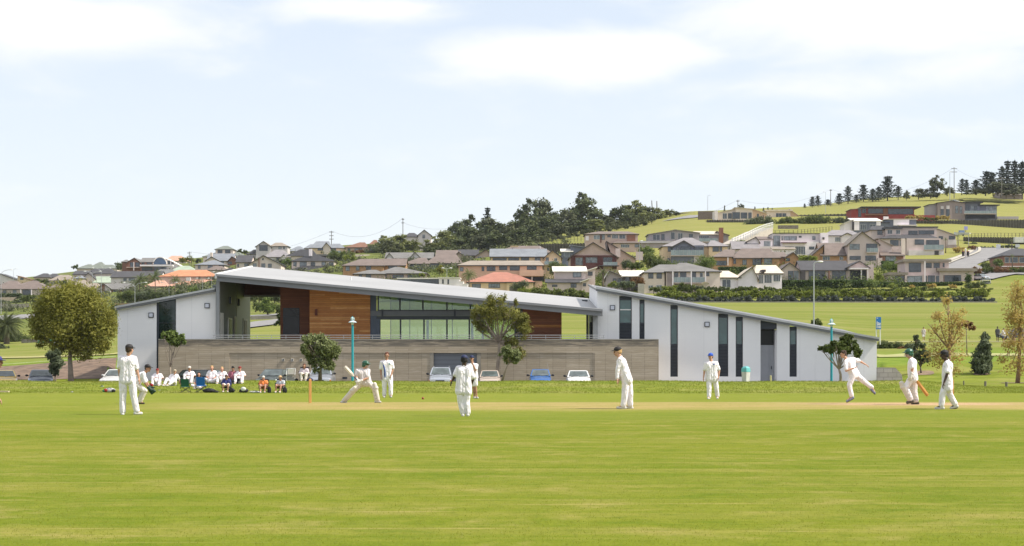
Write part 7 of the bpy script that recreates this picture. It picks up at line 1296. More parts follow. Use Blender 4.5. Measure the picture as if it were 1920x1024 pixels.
# ------------------------------------------------------------------ cricket things
stump_m = M('stump_wood', (.50, .26, .08), .5, .08, 6)
def stumps(label, px, ybase, h):
    D = find_D(px, ybase, 50, 85); x = X(px, D); g0 = gz(x, D); r = empty('wicket', (x, D, g0), label, 'stumps')
    for k in (-1, 0, 1): mk('stump', MB().lathe([(.019, -.03), (.019, h - .03), (.021, h - .02), (.014, h)], (x + k * .013, D + k * .112, g0), 10), stump_m, r)
    mk('bail', MB().tube([(x - .01, D - .11, g0 + h + .012), (x, D, g0 + h + .012)], .009, 6), stump_m, r); mk('bail', MB().tube([(x, D + .01, g0 + h + .012), (x + .01, D + .11, g0 + h + .012)], .009, 6), stump_m, r)
    return D
DS = 60.4
def fit(px, py): return find_D(px, py, 45, 88)
stumps('tan wooden stumps behind the striking batsman, seen edge-on', 581.5, 755.7, .74); stumps('tan wooden stumps behind the bowling end fielder', 1786.5, 757, .72)
mk('cricket_ball', MB().ball(P(793, 746.8, 60.5), .042, 14, 10), M('ball_leather', (.24, .075, .03), .45), org=P(793, 746.8, 60.5), smooth=True, label='red-brown cricket ball in flight past the far batsman', cat='ball')
# ------------------------------------------------------------------ folding chairs and bags
tubeb = M('chair_tube_black', (.02, .02, .022), .4)
def camp_chair(label, px, D, col, back=True, sc=1.0, yaw=0.0, low=False):
    x = X(px, D); g0 = gz(x, D); r = empty('folding_chair', (x, D, g0), label, 'folding chair'); MT = Matrix.Translation((x, D, g0)) @ Matrix.Rotation(R(yaw), 4, 'Z') @ Matrix.Scale(sc, 4)
    s = -1 if not back else 1; hs = .30 if low else .36    # s=1: backrest towards the camera
    mk('backrest', MB().add([(-.24, -.24 * s, hs + .02), (.24, -.24 * s, hs + .02), (.24, -.34 * s, .84), (-.24, -.34 * s, .84), (-.24, -.22 * s, hs + .02), (.24, -.22 * s, hs + .02), (.24, -.32 * s, .84), (-.24, -.32 * s, .84)], [(0, 1, 2, 3), (7, 6, 5, 4), (0, 4, 5, 1), (1, 5, 6, 2), (2, 6, 7, 3), (3, 7, 4, 0)], MT), col, r)
    mk('seat', MB().slab([(-.24, -.22, hs), (.24, -.22, hs), (.24, .22, hs + .03), (-.24, .22, hs + .03)], .02, MT), col, r)
    for a in (-1, 1):
        mk('leg', MB().tube([(a * .27, -.27, .02), (-a * .25, -.25, hs)], .013, 6, True, MT), tubeb, r); mk('leg', MB().tube([(a * .27, .27, .02), (-a * .25, .25, hs)], .013, 6, True, MT), tubeb, r)
        mk('leg', MB().tube([(a * .28, .28, .02), (a * .26, -.26, hs)], .013, 6, True, MT), tubeb, r)
        mk('armrest', MB().box((a * .25, -.3, .56), (a * .33, .28, .58), MT), tubeb, r); mk('upright', MB().tube([(a * .27, -.25 * s, hs - .1), (a * .27, -.34 * s, .86)], .013, 6, True, MT).tube([(a * .29, .25 * s, hs - .05), (a * .29, .25 * s, .57)], .013, 6, True, MT), tubeb, r)
    return r
camp_chair('empty dark green folding camp chair seen from behind on the bank', 348, 91.5, M('canvas_green', (.01, .10, .06), .7), sc=.78)
camp_chair('bright blue folding camp chair seen from behind on the bank', 377.5, 91.8, M('canvas_blue', (.01, .14, .48), .7), sc=.88)
for px, D, c, lab in [(425, 92.4, (.02, .02, .06), 'dark camp chair under the spectator in navy'), (495, 91.6, (.02, .02, .025), 'black camp chair under the spectator in orange'), (526, 91.8, (.02, .02, .025), 'black camp chair under the spectator in the straw hat')]: camp_chair(lab, px, D, M('canvas_' + lab.split()[-1], c, .7), back=False, sc=.78, low=True)
camp_chair('low dark chair under the woman beside the coastal tree', 570.5, 103.6, M('canvas_dark', (.03, .03, .035), .7), back=False, sc=.9)
# white deck chair
D = 103.5; x = X(545, D); g0 = gz(x, D); r = empty('deck_chair', (x, D, g0), 'empty white-framed upright deck chair against the concrete wall', 'folding chair')
m = MB()
for a in (-1, 1): m.tube([(x + a * .23, D - .1, g0), (x + a * .23, D + .12, g0 + .66)], .016, 6).tube([(x + a * .23, D + .3, g0), (x + a * .23, D - .1, g0 + .36)], .016, 6)
m.tube([(x - .23, D + .12, g0 + .66), (x + .23, D + .12, g0 + .66)], .016, 6).tube([(x - .23, D - .05, g0 + .02), (x + .23, D - .05, g0 + .02)], .016, 6); mk('frame', m, whitemetal, r)
mk('backrest', MB().box((x - .17, D + .06, g0 + .36), (x + .17, D + .09, g0 + .65)), M('canvas_white', (.6, .57, .52), .8), r); mk('seat', MB().box((x - .2, D - .12, g0 + .30), (x + .2, D + .2, g0 + .33)), M('canvas_taupe', (.25, .22, .16), .8), r)
def lump(name, label, px, py, D, w, h, mat, cat='bag', parts=(), seed=1):
    x = X(px, D); g0 = gz(x, D); s = D / F; g = random.Random(seed + int(px)); r = empty(name, (x, D, g0), label, cat); m = MB()
    m.ball((x, D, g0 + h * s * .42), (w * s * .5, w * s * .3, h * s * .52), 12, 8)
    for i in range(4): m.ball((x + g.uniform(-.35, .35) * w * s, D + g.uniform(-.05, .05), g0 + h * s * g.uniform(.2, .6)), (w * s * .2, w * s * .16, h * s * .28), 8, 6)
    mk('body', m, mat, r, smooth=True); mk('strap', MB().tube([(x - w * s * .3, D - w * s * .2, g0 + h * s * .5), (x, D - w * s * .25, g0 + h * s * 1.05), (x + w * s * .3, D - w * s * .2, g0 + h * s * .5)], .012, 5), M('strap_black', (.02, .02, .02), .7), r)
    for (dx, dy, ww, mt) in parts: mk('pocket', MB().ball((x + dx * s, D - w * s * .28, g0 + dy * s), (ww * s, .05, ww * s * .8), 8, 6), mt, r, smooth=True)
    return r
cb = M('cloth_black', (.02, .02, .022), .8); cr = M('cloth_red', (.30, .02, .02), .7); cn = M('cloth_navy', (.02, .025, .09), .8); cg = M('cloth_grey', (.42, .42, .44), .7); cgn = M('cloth_green', (.02, .16, .08), .7); cwh = M('cloth_white', (.62, .62, .60), .75)
lump('sports_bag', 'grey sports bag with red and green ends lying left of the standing fielder', 206, 733, 92, 22, 9, cg, parts=[(-7, 4, 4, cr), (8, 3, 4, cb), (-10, 3, 3, cgn)])
lump('sports_bag', 'dark red bag beside the leftmost seated player', 283, 720, 97, 9, 7, cr); lump('sports_bag', 'black kit bag behind the second seated player', 313, 709, 103.5, 10, 5, cb); lump('sports_bag', 'navy bag topped with white cloth between two seated players', 341, 709, 100, 12, 9, cn, parts=[(3, 3, 3.5, cwh)])
lump('kit_heap', 'dark heap of kit under the blue camp chair', 392, 735, 91.5, 24, 9, cb); lump('sports_bag', 'square black bag beside the spectator in navy', 434, 736, 91.5, 12, 10, cb); lump('kit_heap', 'low dark kit heap between the blue chair and the navy spectator', 404, 736, 91.3, 12, 5, cb)
lump('sports_bag', 'black and white kit bag with a white helmet on top', 457, 736, 91.5, 17, 9, cb, parts=[(0, 7, 5, cwh)]); lump('leg_pads', 'white batting pads lying flat on the grass', 478, 735, 91.4, 22, 4, cwh, 'leg pads')
lump('sports_bag', 'black bag leaning against the orange-shirted spectator chair', 505, 736, 91.2, 8, 13, cb); lump('sports_bag', 'black bag leaning on the straw-hatted spectator chair', 534, 736, 91.2, 9, 12, cb); lump('sports_bag', 'navy bag beside the seated woman under the coastal tree', 581, 713, 103, 12, 7, cn); lump('cool_box', 'small black box between the deck chair and the seated woman', 556, 713, 103.2, 7, 5, cb, 'box')
lump('paper_scrap', 'white scrap of litter on the bank left of the bags', 135, 732, 92, 5, 2, cwh, 'litter'); lump('paper_scrap', 'pale green scrap higher on the bank above the bags', 191, 720, 97, 7, 2, M('scrap', (.45, .55, .45), .8), 'litter'); lump('paper_scrap', 'white scrap on the bank beside the keeper glove', 299, 728, 94, 4, 1.5, cwh, 'litter')
mk('plank', MB().box(P(-20, 735.5, 90.3), P(15, 733, 90.3) + Vector((0, .3, 0))), M('pale_plank', (.5, .42, .28), .8), org=P(0, 735, 90.3), label='pale plank lying at the edge of the outfield at far left', cat='plank')
# ------------------------------------------------------------------ people
class Blob:
    """closed primitives fused into one skin by a voxel remesh"""
    def __init__(s): s.m = MB()
    def cap(s, a, b, ra, rb, n=12):
        a, b = Vector(a), Vector(b); d = b - a; L_ = d.length
        if L_ < 1e-5: s.m.ball(a, ra, n, 8); return s
        d.normalize(); pts = []; rr = []
        for i in range(1, 5): t = math.pi / 2 * i / 4; pts.append(a - d * ra * math.cos(t)); rr.append(ra * math.sin(t))
        for i in range(3, 0, -1): t = math.pi / 2 * i / 4; 
        for i in range(4, 0, -1): t = math.pi / 2 * i / 4; pts.append(b + d * rb * math.cos(t)); rr.append(rb * math.sin(t))
        s.m.tube(pts, rr, n); return s
    def ell(s, c, rx, ry, rz, M3=None, n=14, m=10):
        mt = Matrix.Translation(Vector(c)) @ (M3.to_4x4() if M3 else Matrix.Identity(4)); s.m.ball((0, 0, 0), (rx, ry, rz), n, m, mt); return s
    def mesh(s, vox, sm=3, disp=0.0, scale=.12):
        me = bpy.data.meshes.new('tmp'); me.from_pydata([tuple(v) for v in s.m.v], [], s.m.f); o = bpy.data.objects.new('tmp', me); COL.objects.link(o)
        r = o.modifiers.new('r', 'REMESH'); r.mode = 'VOXEL'; r.voxel_size = vox; r.adaptivity = 0
        q = o.modifiers.new('s', 'SMOOTH'); q.factor = .5; q.iterations = sm
        if disp:
            tx = bpy.data.textures.get('folds%g' % scale) or bpy.data.textures.new('folds%g' % scale, 'CLOUDS'); tx.noise_scale = scale; tx.noise_depth = 2
            e = o.modifiers.new('d', 'DISPLACE'); e.texture = tx; e.strength = disp; e.mid_level = .5; e.texture_coords = 'GLOBAL'
        dg = bpy.context.evaluated_depsgraph_get(); out = bpy.data.meshes.new_from_object(o.evaluated_get(dg)); bpy.data.objects.remove(o); bpy.data.meshes.remove(me); return out
def clothmat(name, col, var=.05):
    if name in MATS: return MATS[name]
    t = NT(name); f = t.noise(5, 4, .6); t.lk(t.mix(t.rng(f, .3, .7), mul(col, 1 - var), mul(col, 1 + var)), t.b.inputs['Base Color']); t.b.inputs['Roughness'].default_value = .85; t.b.inputs['Sheen Weight'].default_value = .15
    t.bump(t.math('ADD', t.noise(7, 3, .6, t.vec((1, 1, .5), rot=(0, .5, 0)), 1.2), t.math('MULTIPLY', t.noise(4, 2, .5, t.vec((1.2, 1, .35), (3, 1, 2), (0, -.4, 0)), 1.5), 1.3)), .9, .085); MATS[name] = t.m; return t.m
def skinmat(name, col):
    if name in MATS: return MATS[name]
    t = NT(name); f = t.noise(12, 3, .5); t.lk(t.mix(t.rng(f, .3, .7), mul(col, .92), mul(col, 1.08)), t.b.inputs['Base Color']); t.b.inputs['Roughness'].default_value = .55; t.b.inputs['Subsurface Weight'].default_value = .08; t.b.inputs['Subsurface Radius'].default_value = (.02, .008, .004); MATS[name] = t.m; return t.m
SK = {'fair': skinmat('skin_fair', (.50, .28, .19)), 'tan': skinmat('skin_tan', (.36, .19, .12)), 'dark': skinmat('skin_dark', (.055, .028, .018)), 'brown': skinmat('skin_brown', (.10, .055, .035)), 'pink': skinmat('skin_pink', (.54, .27, .19))}
cw = clothmat('cricket_whites', (.83, .785, .83)); cream_c = clothmat('cream_cloth', (.70, .65, .58)); shoe_w = M('shoe_white', (.55, .54, .52), .6, .1, 8); sole = M('shoe_sole', (.12, .10, .09), .8); eyem = M('eye_dark', (.03, .02, .015), .3); lipm = M('lip', (.30, .12, .10), .6)
hair = {'brown': M('hair_brown', (.05, .03, .018), .8, .3, 30), 'black': M('hair_black', (.012, .010, .010), .8, .3, 30), 'blond': M('hair_blond', (.42, .27, .11), .8, .2, 30), 'red': M('hair_auburn', (.10, .03, .015), .8, .3, 30), 'grey': M('hair_grey', (.3, .29, .27), .8, .2, 30)}
def hand(b, wr, el, k, side, curl=.5, dirv=None):
    wr, el = Vector(wr), Vector(el); d = (wr - el).normalized() if dirv is None else Vector(dirv).normalized(); s = d.cross(Vector((0, 1, 0)));  s = s.normalized() if s.length > .2 else Vector((1, 0, 0)); n = d.cross(s).normalized()
    if n.y < 0: pass
    a = s * .0 + n * .0; w = Vector((0, -1, 0)) - d * Vector((0, -1, 0)).dot(d); w = w.normalized() if w.length > .2 else s; inn = w.cross(d).normalized() * side   # palm width along w
    for j in (-.022, 0, .022): b.cap(wr + w * j * .6 * k, wr + d * .078 * k + w * j * k, .018 * k, .0155 * k, 8)
    for i, (j, L_) in enumerate([(-.031, .060), (-.0105, .076), (.0105, .082), (.031, .072)]):
        p0 = wr + d * .082 * k + w * j * k; d1 = (d + inn * curl * .5 + w * j * 2).normalized(); p1 = p0 + d1 * L_ * .5 * k; d2 = (d + inn * (curl * 1.6)).normalized(); p2 = p1 + d2 * L_ * .5 * k
        b.cap(p0, p1, .0098 * k, .0092 * k, 8); b.cap(p1, p2, .0092 * k, .008 * k, 8)
    p0 = wr + d * .03 * k + w * .03 * k; p1 = p0 + (d * .7 + w * .8 + inn * .3).normalized() * .04 * k; p2 = p1 + (d + inn * .5 + w * .2).normalized() * .032 * k; b.cap(p0, p1, .013 * k, .011 * k, 8); b.cap(p1, p2, .011 * k, .009 * k, 8)
def person(label, J, D, face=0.0, pitch=0.0, skin='fair', k=None, hat=None, hatmat=None, hairc='brown', shirt=cw, trousers=cw, sleeves='short', legs='long', fine=True, shoes=None, pads=False, gloves=None, girth=1.0, stripe=False, group=None, local=None, longhair=False, hem=.09, nofeet=False, back=False, soc=None):
    """J: joints as photo points (px, py, depth offset m) at distance D, or metres from 'local'"""
    def c(v):
        if local is not None: return local + Vector(v)
        return P(v[0], v[1], D + (v[2] if len(v) > 2 else 0))
    q = {n: c(v) for n, v in J.items()}; hipc = (q['hA'] + q['hB']) / 2; shc = (q['sA'] + q['sB']) / 2; neck = q['neck']
    if k is None: k = min(1.12, max(.94, (neck - hipc).length / .56))
    feet = min(q['aA'].z, q['aB'].z); root = empty('person', (hipc.x, hipc.y, feet - .08 * k), label, 'person', group); vb = .0085 if fine else .014; vc = .013 if fine else .018; gk = girth * k
    b = Blob(); hd = q['head']; yw = R(face); fv = Vector((math.sin(yw) * math.cos(R(pitch)), -math.cos(yw) * math.cos(R(pitch)), -math.sin(R(pitch)))); rv = Vector((math.cos(yw), math.sin(yw), 0)); uv = rv.cross(fv) * -1 if rv.cross(fv).z < 0 else rv.cross(fv); M3 = Matrix((rv, fv, uv)).transposed()
    o = lambda a, f_, u: hd + (rv * a + fv * f_ + uv * u) * k
    b.ell(o(0, -.012, .018), .076 * k, .094 * k, .094 * k, M3).ell(o(0, .022, -.048), .056 * k, .060 * k, .068 * k, M3).ell(o(0, .058, -.088), .026 * k, .024 * k, .022 * k, M3)
    b.cap(o(0, .084, .012), o(0, .108, -.022), .011 * k, .015 * k, 8).ell(o(0, .080, .028), .05 * k, .014 * k, .012 * k, M3)
    for s in (-1, 1): b.ell(o(s * .078, -.01, -.008), .010 * k, .020 * k, .030 * k, M3, 8, 6); b.ell(o(s * .036, .07, -.025), .02 * k, .02 * k, .022 * k, M3, 8, 6)
    b.cap(o(0, -.02, -.06), neck - Vector((0, 0, .03)), .052 * k, .058 * k)
    up = (neck - hipc).normalized(); ax = (q['sB'] - q['sA']); ax = ax.normalized() if ax.length > .05 else rv
    wa = hipc.lerp(neck, .45)
    for s, sh in ((-1, 'sA'), (1, 'sB')):
        b.cap(q[sh], shc + (neck - shc) * .4, .052 * k, .06 * k); b.cap(shc.lerp(q[sh], .5) - up * .06 * k, wa.lerp(wa + ax * s * .1 * k, .6), .095 * gk, .092 * gk); b.cap(wa + ax * s * .055 * k, hipc + ax * s * .07 * k, .092 * gk, .098 * gk)
    for S_ in 'AB':
        sg = -1 if S_ == 'A' else 1
        b.cap(q['s' + S_], q['e' + S_], .049 * k, .038 * k).cap(q['e' + S_], q['w' + S_], .038 * k, .026 * k); b.cap(q['e' + S_], q['e' + S_].lerp(q['w' + S_], .35), .040 * k, .037 * k)
        b.cap(q['h' + S_], q['k' + S_], .082 * k, .054 * k).cap(q['k' + S_], q['a' + S_], .052 * k, .033 * k).cap(q['k' + S_].lerp(q['a' + S_], .1), q['k' + S_].lerp(q['a' + S_], .45), .05 * k, .052 * k)
        b.cap(q['a' + S_], q['t' + S_], .034 * k, .03 * k)
        if not (gloves and 'w' + S_ in gloves): hand(b, q['w' + S_], q['e' + S_], k, -sg, .45, None if 'f' + S_ not in q else q['f' + S_] - q['w' + S_])
    mk('body', b.mesh(vb, 2), SK[skin], root, smooth=True)
    for s in (-1, 1): mk('eye', MB().ball(o(s * .031, .082, .004), .012 * k, 8, 6), eyem, root, smooth=True)
    mk('mouth', MB().ball(o(0, .079, -.058), (.022 * k, .012 * k, .006 * k), 8, 6), lipm, root, smooth=True)
    # hair and headwear
    if hat != 'helmet':
        h = Blob(); h.ell(o(0, -.026, .038), .083 * k, .096 * k, .086 * k, M3).ell(o(0, -.062, -.012), .066 * k, .052 * k, .066 * k, M3)
        for s in (-1, 1): h.ell(o(s * .070, -.028, .0), .016 * k, .045 * k, .05 * k, M3, 8, 6)
        if hat is None:
            for i in range(26): a_ = random.uniform(0, 6.28); e_ = random.uniform(.1, 1.5); h.ell(o(.078 * math.cos(a_) * math.cos(e_), -.026 + .09 * math.sin(a_) * math.cos(e_), .045 + .078 * math.sin(e_)), .02 * k, .02 * k, .017 * k, None, 6, 5)
        if longhair: h.ell(o(0, -.07, -.07), .085 * k, .05 * k, .10 * k, M3); [h.ell(o(s * .075, -.02, -.06), .03 * k, .04 * k, .085 * k, M3, 8, 6) for s in (-1, 1)]
        mk('hair', h.mesh(.0085 if fine else .012, 1), hair[hairc], root, smooth=True)
    if hat == 'cap':
        h = Blob(); h.ell(o(0, -.014, .055), .090 * k, .106 * k, .080 * k, M3); m = MB(); mk('cap', h.mesh(.009, 1), hatmat, root, smooth=True); capo = root.children[-1] if root.children else root
        br = Blob(); br.ell(o(0, .112, .040), .068 * k, .068 * k, .010 * k, M3); mk('brim', br.mesh(.007, 0), hatmat, [x for x in COL.objects if x.parent is root and x.name.startswith('cap')][0], smooth=True)
    if hat == 'sunhat':
        h = Blob(); h.ell(o(0, -.01, .07), .088 * k, .10 * k, .075 * k, M3).ell(o(0, -.005, .045), .165 * k, .175 * k, .016 * k, M3); mk('sun_hat', h.mesh(.009, 1), hatmat, root, smooth=True)
    if hat == 'helmet':
        h = Blob(); h.ell(o(0, -.012, .045), .108 * k, .128 * k, .098 * k, M3).ell(o(0, -.07, -.03), .095 * k, .06 * k, .075 * k, M3); [h.ell(o(s * .095, .0, -.02), .018 * k, .04 * k, .055 * k, M3, 8, 6) for s in (-1, 1)]; h.ell(o(0, .125, .045), .085 * k, .055 * k, .012 * k, M3)
        hm = mk('helmet', h.mesh(.009, 1), hatmat, root, smooth=True); m = MB()
        for z_ in (-.015, -.045, -.075): m.tube([o(-.098, .02, z_), o(-.07, .115, z_), o(0, .145, z_), o(.07, .115, z_), o(.098, .02, z_)], .004 * k, 5)
        mk('face_grille', m, galv, hm)
    # shirt
    h = Blob(); g_ = .024 * k
    for s, sh in ((-1, 'sA'), (1, 'sB')):
        h.cap(q[sh], shc + (neck - shc) * .35, .062 * k + .008, .066 * k); h.cap(shc.lerp(q[sh], .5) - up * .06 * k, wa + ax * s * .065 * k, .100 * gk + g_, .098 * gk + g_); h.cap(wa + ax * s * .065 * k, hipc + ax * s * .078 * k - up * (hem - .06) * k, .098 * gk + g_, .112 * gk + g_ * .8)
    h.cap(shc - up * .06 * k, neck - up * .045 * k, .09 * k, .060 * k).cap(shc - up * .10 * k, wa, .118 * gk, .120 * gk).cap(wa, hipc - up * (hem - .06) * k, .120 * gk, .130 * gk)
    for S_ in 'AB':
        s_, e_, w_ = q['s' + S_], q['e' + S_], q['w' + S_]
        if sleeves == 'short': h.cap(s_, s_.lerp(e_, .80), .068 * k, .070 * k)
        else: h.cap(s_, e_, .068 * k, .058 * k).cap(e_, e_.lerp(w_, .96), .058 * k, .042 * k)
    sh_ = mk('shirt', h.mesh(vc, 2, .010 * k, .16), shirt, root, smooth=True)
    cf = Blob(); cn_ = neck - up * .005
    cf.cap(cn_ - rv * .045 * k - up * .02, cn_ + fv * .055 * k - up * .045 * k, .022 * k, .014 * k, 8).cap(cn_ + rv * .045 * k - up * .02, cn_ + fv * .055 * k - up * .045 * k, .022 * k, .014 * k, 8).cap(cn_ - rv * .045 * k - up * .02, cn_ - fv * .05 * k, .022 * k, .024 * k, 8).cap(cn_ + rv * .045 * k - up * .02, cn_ - fv * .05 * k, .022 * k, .024 * k, 8)
    if fine: mk('collar', cf.mesh(.009, 1), shirt, sh_, smooth=True)
    if stripe:
        for off, w, mt in ((0, .016, M('stripe_navy', (.02, .03, .16), .8)), (1.3, .012, M('stripe_blue', (.12, .22, .55), .8)), (2.3, .008, M('stripe_pale', (.35, .42, .6), .8))):
            m = MB(); m.tube([P(717.2 + off, 679.5, D - .10), P(718.8 + off, 686, D - .135), P(720.6 + off, 694, D - .14), P(721 + off, 703, D - .14), P(721 + off, 708, D - .14)], [w * .8, w, w, w, w * .8], 6); mk('stripe', m, mt, sh_)
    # trousers
    h = Blob()
    for s, S_ in ((-1, 'A'), (1, 'B')):
        hp, kn, an = q['h' + S_], q['k' + S_], q['a' + S_]; h.cap(hipc + ax * s * .07 * k + up * .07 * k, hp, .105 * gk, .108 * gk)
        if legs == 'long': h.cap(hp, kn, .110 * k, .084 * k).cap(kn, an - (an - kn).normalized() * .03, .082 * k, .074 * k)
        else: h.cap(hp, hp.lerp(kn, .72), .110 * k, .098 * k)
    mk('trousers' if legs == 'long' else 'shorts', h.mesh(vc, 2, .016 * k, .2), trousers, root, smooth=True)
    if not nofeet:
        for S_ in 'AB':
            an, tt = q['a' + S_], q['t' + S_]; dv = (tt - an); h = Blob(); heel = an + Vector((0, 0, -.045 * k)) - Vector((dv.x, dv.y, 0)).normalized() * .045 * k if Vector((dv.x, dv.y, 0)).length > .02 else an
            h.cap(an - Vector((0, 0, .01)), heel, .045 * k, .042 * k).cap(heel, tt, .042 * k, .036 * k); sh = mk('shoe', h.mesh(.010, 1), shoes or shoe_w, root, smooth=True)
            h = Blob(); dz = Vector((0, 0, -.032 * k)); h.cap(heel + dz, tt + dz, .026 * k, .024 * k); mk('sole', h.mesh(.009, 0), sole, sh, smooth=True)
    if pads:
        for S_ in 'AB':
            kn, an, tt = q['k' + S_], q['a' + S_], q['t' + S_]; fw = (tt - an); fw = Vector((fw.x, fw.y, 0)).normalized(); h = Blob(); h.cap(kn + fw * .045 * k, an + fw * .05 * k - (an - kn).normalized() * .02, .088 * k, .066 * k).ell(kn + fw * .075 * k, .085 * k, .085 * k, .07 * k); tp_ = kn + (kn - an).normalized() * .13 * k + fw * .06 * k; h.cap(kn + fw * .06 * k, tp_, .08 * k, .068 * k)
            pd_ = mk('leg_pad', h.mesh(.012, 1), M('pad_white', (.60, .56, .50), .7, .06, 5), root, smooth=True)
            for t_ in (.3, .6, .85): pc_ = kn.lerp(an, t_); mk('pad_strap', MB().ball(pc_ + fw * .01, (.088 * k, .088 * k, .012), 12, 4), M('pad_strap', (.30, .25, .2), .8), pd_)
    if gloves:
        for w in gloves:
            gm = gloves[w]; S_ = w[1]; wr, el = q[w], q['e' + S_]; d = (wr - el).normalized() if 'f' + S_ not in q else (q['f' + S_] - wr).normalized(); h = Blob(); big = 1.35 if gm[1] else 1.0
            h.cap(wr - d * .05 * k, wr + d * .02, .045 * k, .042 * k * big).cap(wr + d * .02, wr + d * .09 * k, .046 * k * big, .05 * k * big); sx = d.cross(Vector((0, 1, 0))); sx = sx.normalized() if sx.length > .2 else Vector((1, 0, 0))
            for j in (-.045, -.015, .015, .045): h.cap(wr + d * .08 * k + sx * j * k * big * .8, wr + d * .155 * k * big + sx * j * 1.1 * k * big, .021 * k * big, .018 * k * big, 8)
            h.cap(wr + d * .03 + sx * .05 * k, wr + d * .08 * k + sx * .085 * k * big, .02 * k * big, .018 * k * big, 8); mk('glove', h.mesh(.009, 1), gm[0], root, smooth=True)
    return root
def bat(label, g0, tip, blade_m, hl=.30, wid=.054, nrm=(0, -1, 0)):
    g0, tip = Vector(g0), Vector(tip); d = (tip - g0).normalized(); L_ = (tip - g0).length; n = Vector(nrm); n = (n - d * n.dot(d)).normalized(); s = d.cross(n).normalized(); M4 = Matrix((s, n, d)).transposed().to_4x4(); M4.translation = g0; r = empty('cricket_bat', g0, label, 'cricket bat')
    a = hl; st = [(a - .03, .018, .018, .0), (a + .05, wid * .9, .02, .004), (L_ - .28, wid, .02, .022), (L_ - .12, wid, .018, .024), (L_ - .015, wid * .95, .014, .008), (L_, wid * .8, .01, .004)]; vs = []; fs = []
    for z, w, t, rdg in st: vs += [(-w, -t, z), (w, -t, z), (w, t * .5, z), (0, t + rdg, z), (-w, t * .5, z)]
    for i in range(len(st) - 1):
        for j in range(5): fs.append((i * 5 + j, i * 5 + (j + 1) % 5, (i + 1) * 5 + (j + 1) % 5, (i + 1) * 5 + j))
    fs += [(4, 3, 2, 1, 0), tuple(len(st) * 5 - 5 + j for j in range(5))]; mk('blade', MB().add(vs, fs, M4), blade_m, r); mk('handle', MB().tube([(0, 0, -.06), (0, 0, a)], .017, 10, True, M4), M('bat_grip', (.05, .06, .12), .7), r); return r
capb = M('cap_black', (.015, .013, .014), .7, .1, 5); capn = M('cap_navy', (.012, .02, .07), .7, .1, 5); capbl = M('cap_blue', (.02, .08, .42), .7, .08, 5); capw = M('cap_white', (.6, .58, .54), .8); capr = M('cap_red', (.22, .02, .02), .7); helm = M('helmet_green', (.006, .07, .035), .35, .08, 4, spec=.6)
gp = 'cricket players in white on the field'
# 1 fielder seen from behind, far left
D = fit(240, 777.5)
person('tall cricketer in white seen from behind, wearing a black cap, nearest at left', dict(head=(243, 655.5), neck=(240.5, 667.5), sA=(226.5, 672), sB=(252, 672.5), eA=(223.5, 692), eB=(256.5, 693.5), wA=(224.5, 706, .05), wB=(260.3, 708.5), hA=(231, 711.5), hB=(247.5, 711.5), kA=(230.5, 743), kB=(250.5, 742), aA=(230, 773.5), aB=(256.5, 771.5), tA=(229, 776, .17), tB=(265, 775, .08)), D, 150, 0, 'fair', hat='cap', hatmat=capb, group=gp)
# 2 wicket keeper
D = fit(264, 757.5); gg = (M('keeper_glove', (.006, .035, .02), .6, .1, 6), True)
person('crouching wicket keeper in a black cap with big dark green gloves', dict(head=(277.5, 690.5), neck=(271, 697), sA=(267, 702, .18), sB=(269, 701, -.18), eA=(275.5, 717.5, .15), eB=(272, 718.5, -.2), wA=(281.5, 727, .08), wB=(278.8, 727.5, -.12), fA=(286, 733, .05), fB=(285, 734, -.1), hA=(254.5, 720, .12), hB=(254.5, 721.5, -.12), kA=(268, 734, .16), kB=(272, 733, -.2), aA=(259.5, 753, .14), aB=(262.5, 753.5, -.16), tA=(266.5, 756, .16), tB=(269.5, 756.3, -.2)), D, 75, 5, 'tan', hat='cap', hatmat=capb, sleeves='short', gloves={'wA': gg, 'wB': gg}, shoes=M('shoe_brown', (.06, .045, .035), .7), group=gp, trousers=cream_c)
# 3 striking batsman
D = fit(676, 755.3); bg = (M('batting_glove', (.58, .56, .52), .7, .1, 9), False); DB = D
person('batsman in a green helmet lunging on a wide stance with the bat raised', dict(head=(685.8, 683.8), neck=(682.5, 692.5), sA=(669.8, 695.5), sB=(691, 695), eA=(668.3, 705, -.05), eB=(688.8, 709, -.14), wA=(670.2, 712.5, -.18), wB=(675.8, 714.5, -.22), fA=(672, 715, -.2), fB=(671, 716.5, -.24), hA=(679.5, 716.5), hB=(690.5, 716.5), kA=(663.5, 732.5, -.04), kB=(701, 727.5, -.06), aA=(646, 751.8), aB=(706.3, 750.5, -.02), tA=(639.8, 753.8, -.06), tB=(713, 753.6, -.05)), D, 70, 8, 'fair', hat='helmet', hatmat=helm, pads=True, gloves={'wA': bg, 'wB': bg}, group=gp, trousers=cream_c, shirt=clothmat('pinkish_white', (.64, .60, .60)), girth=1.06)
bat('white willow bat raised by the lunging batsman', P(672.5, 716, D - .22), P(646.5, 687, D - .12), M('bat_white', (.62, .57, .48), .5, .05, 3), .26)
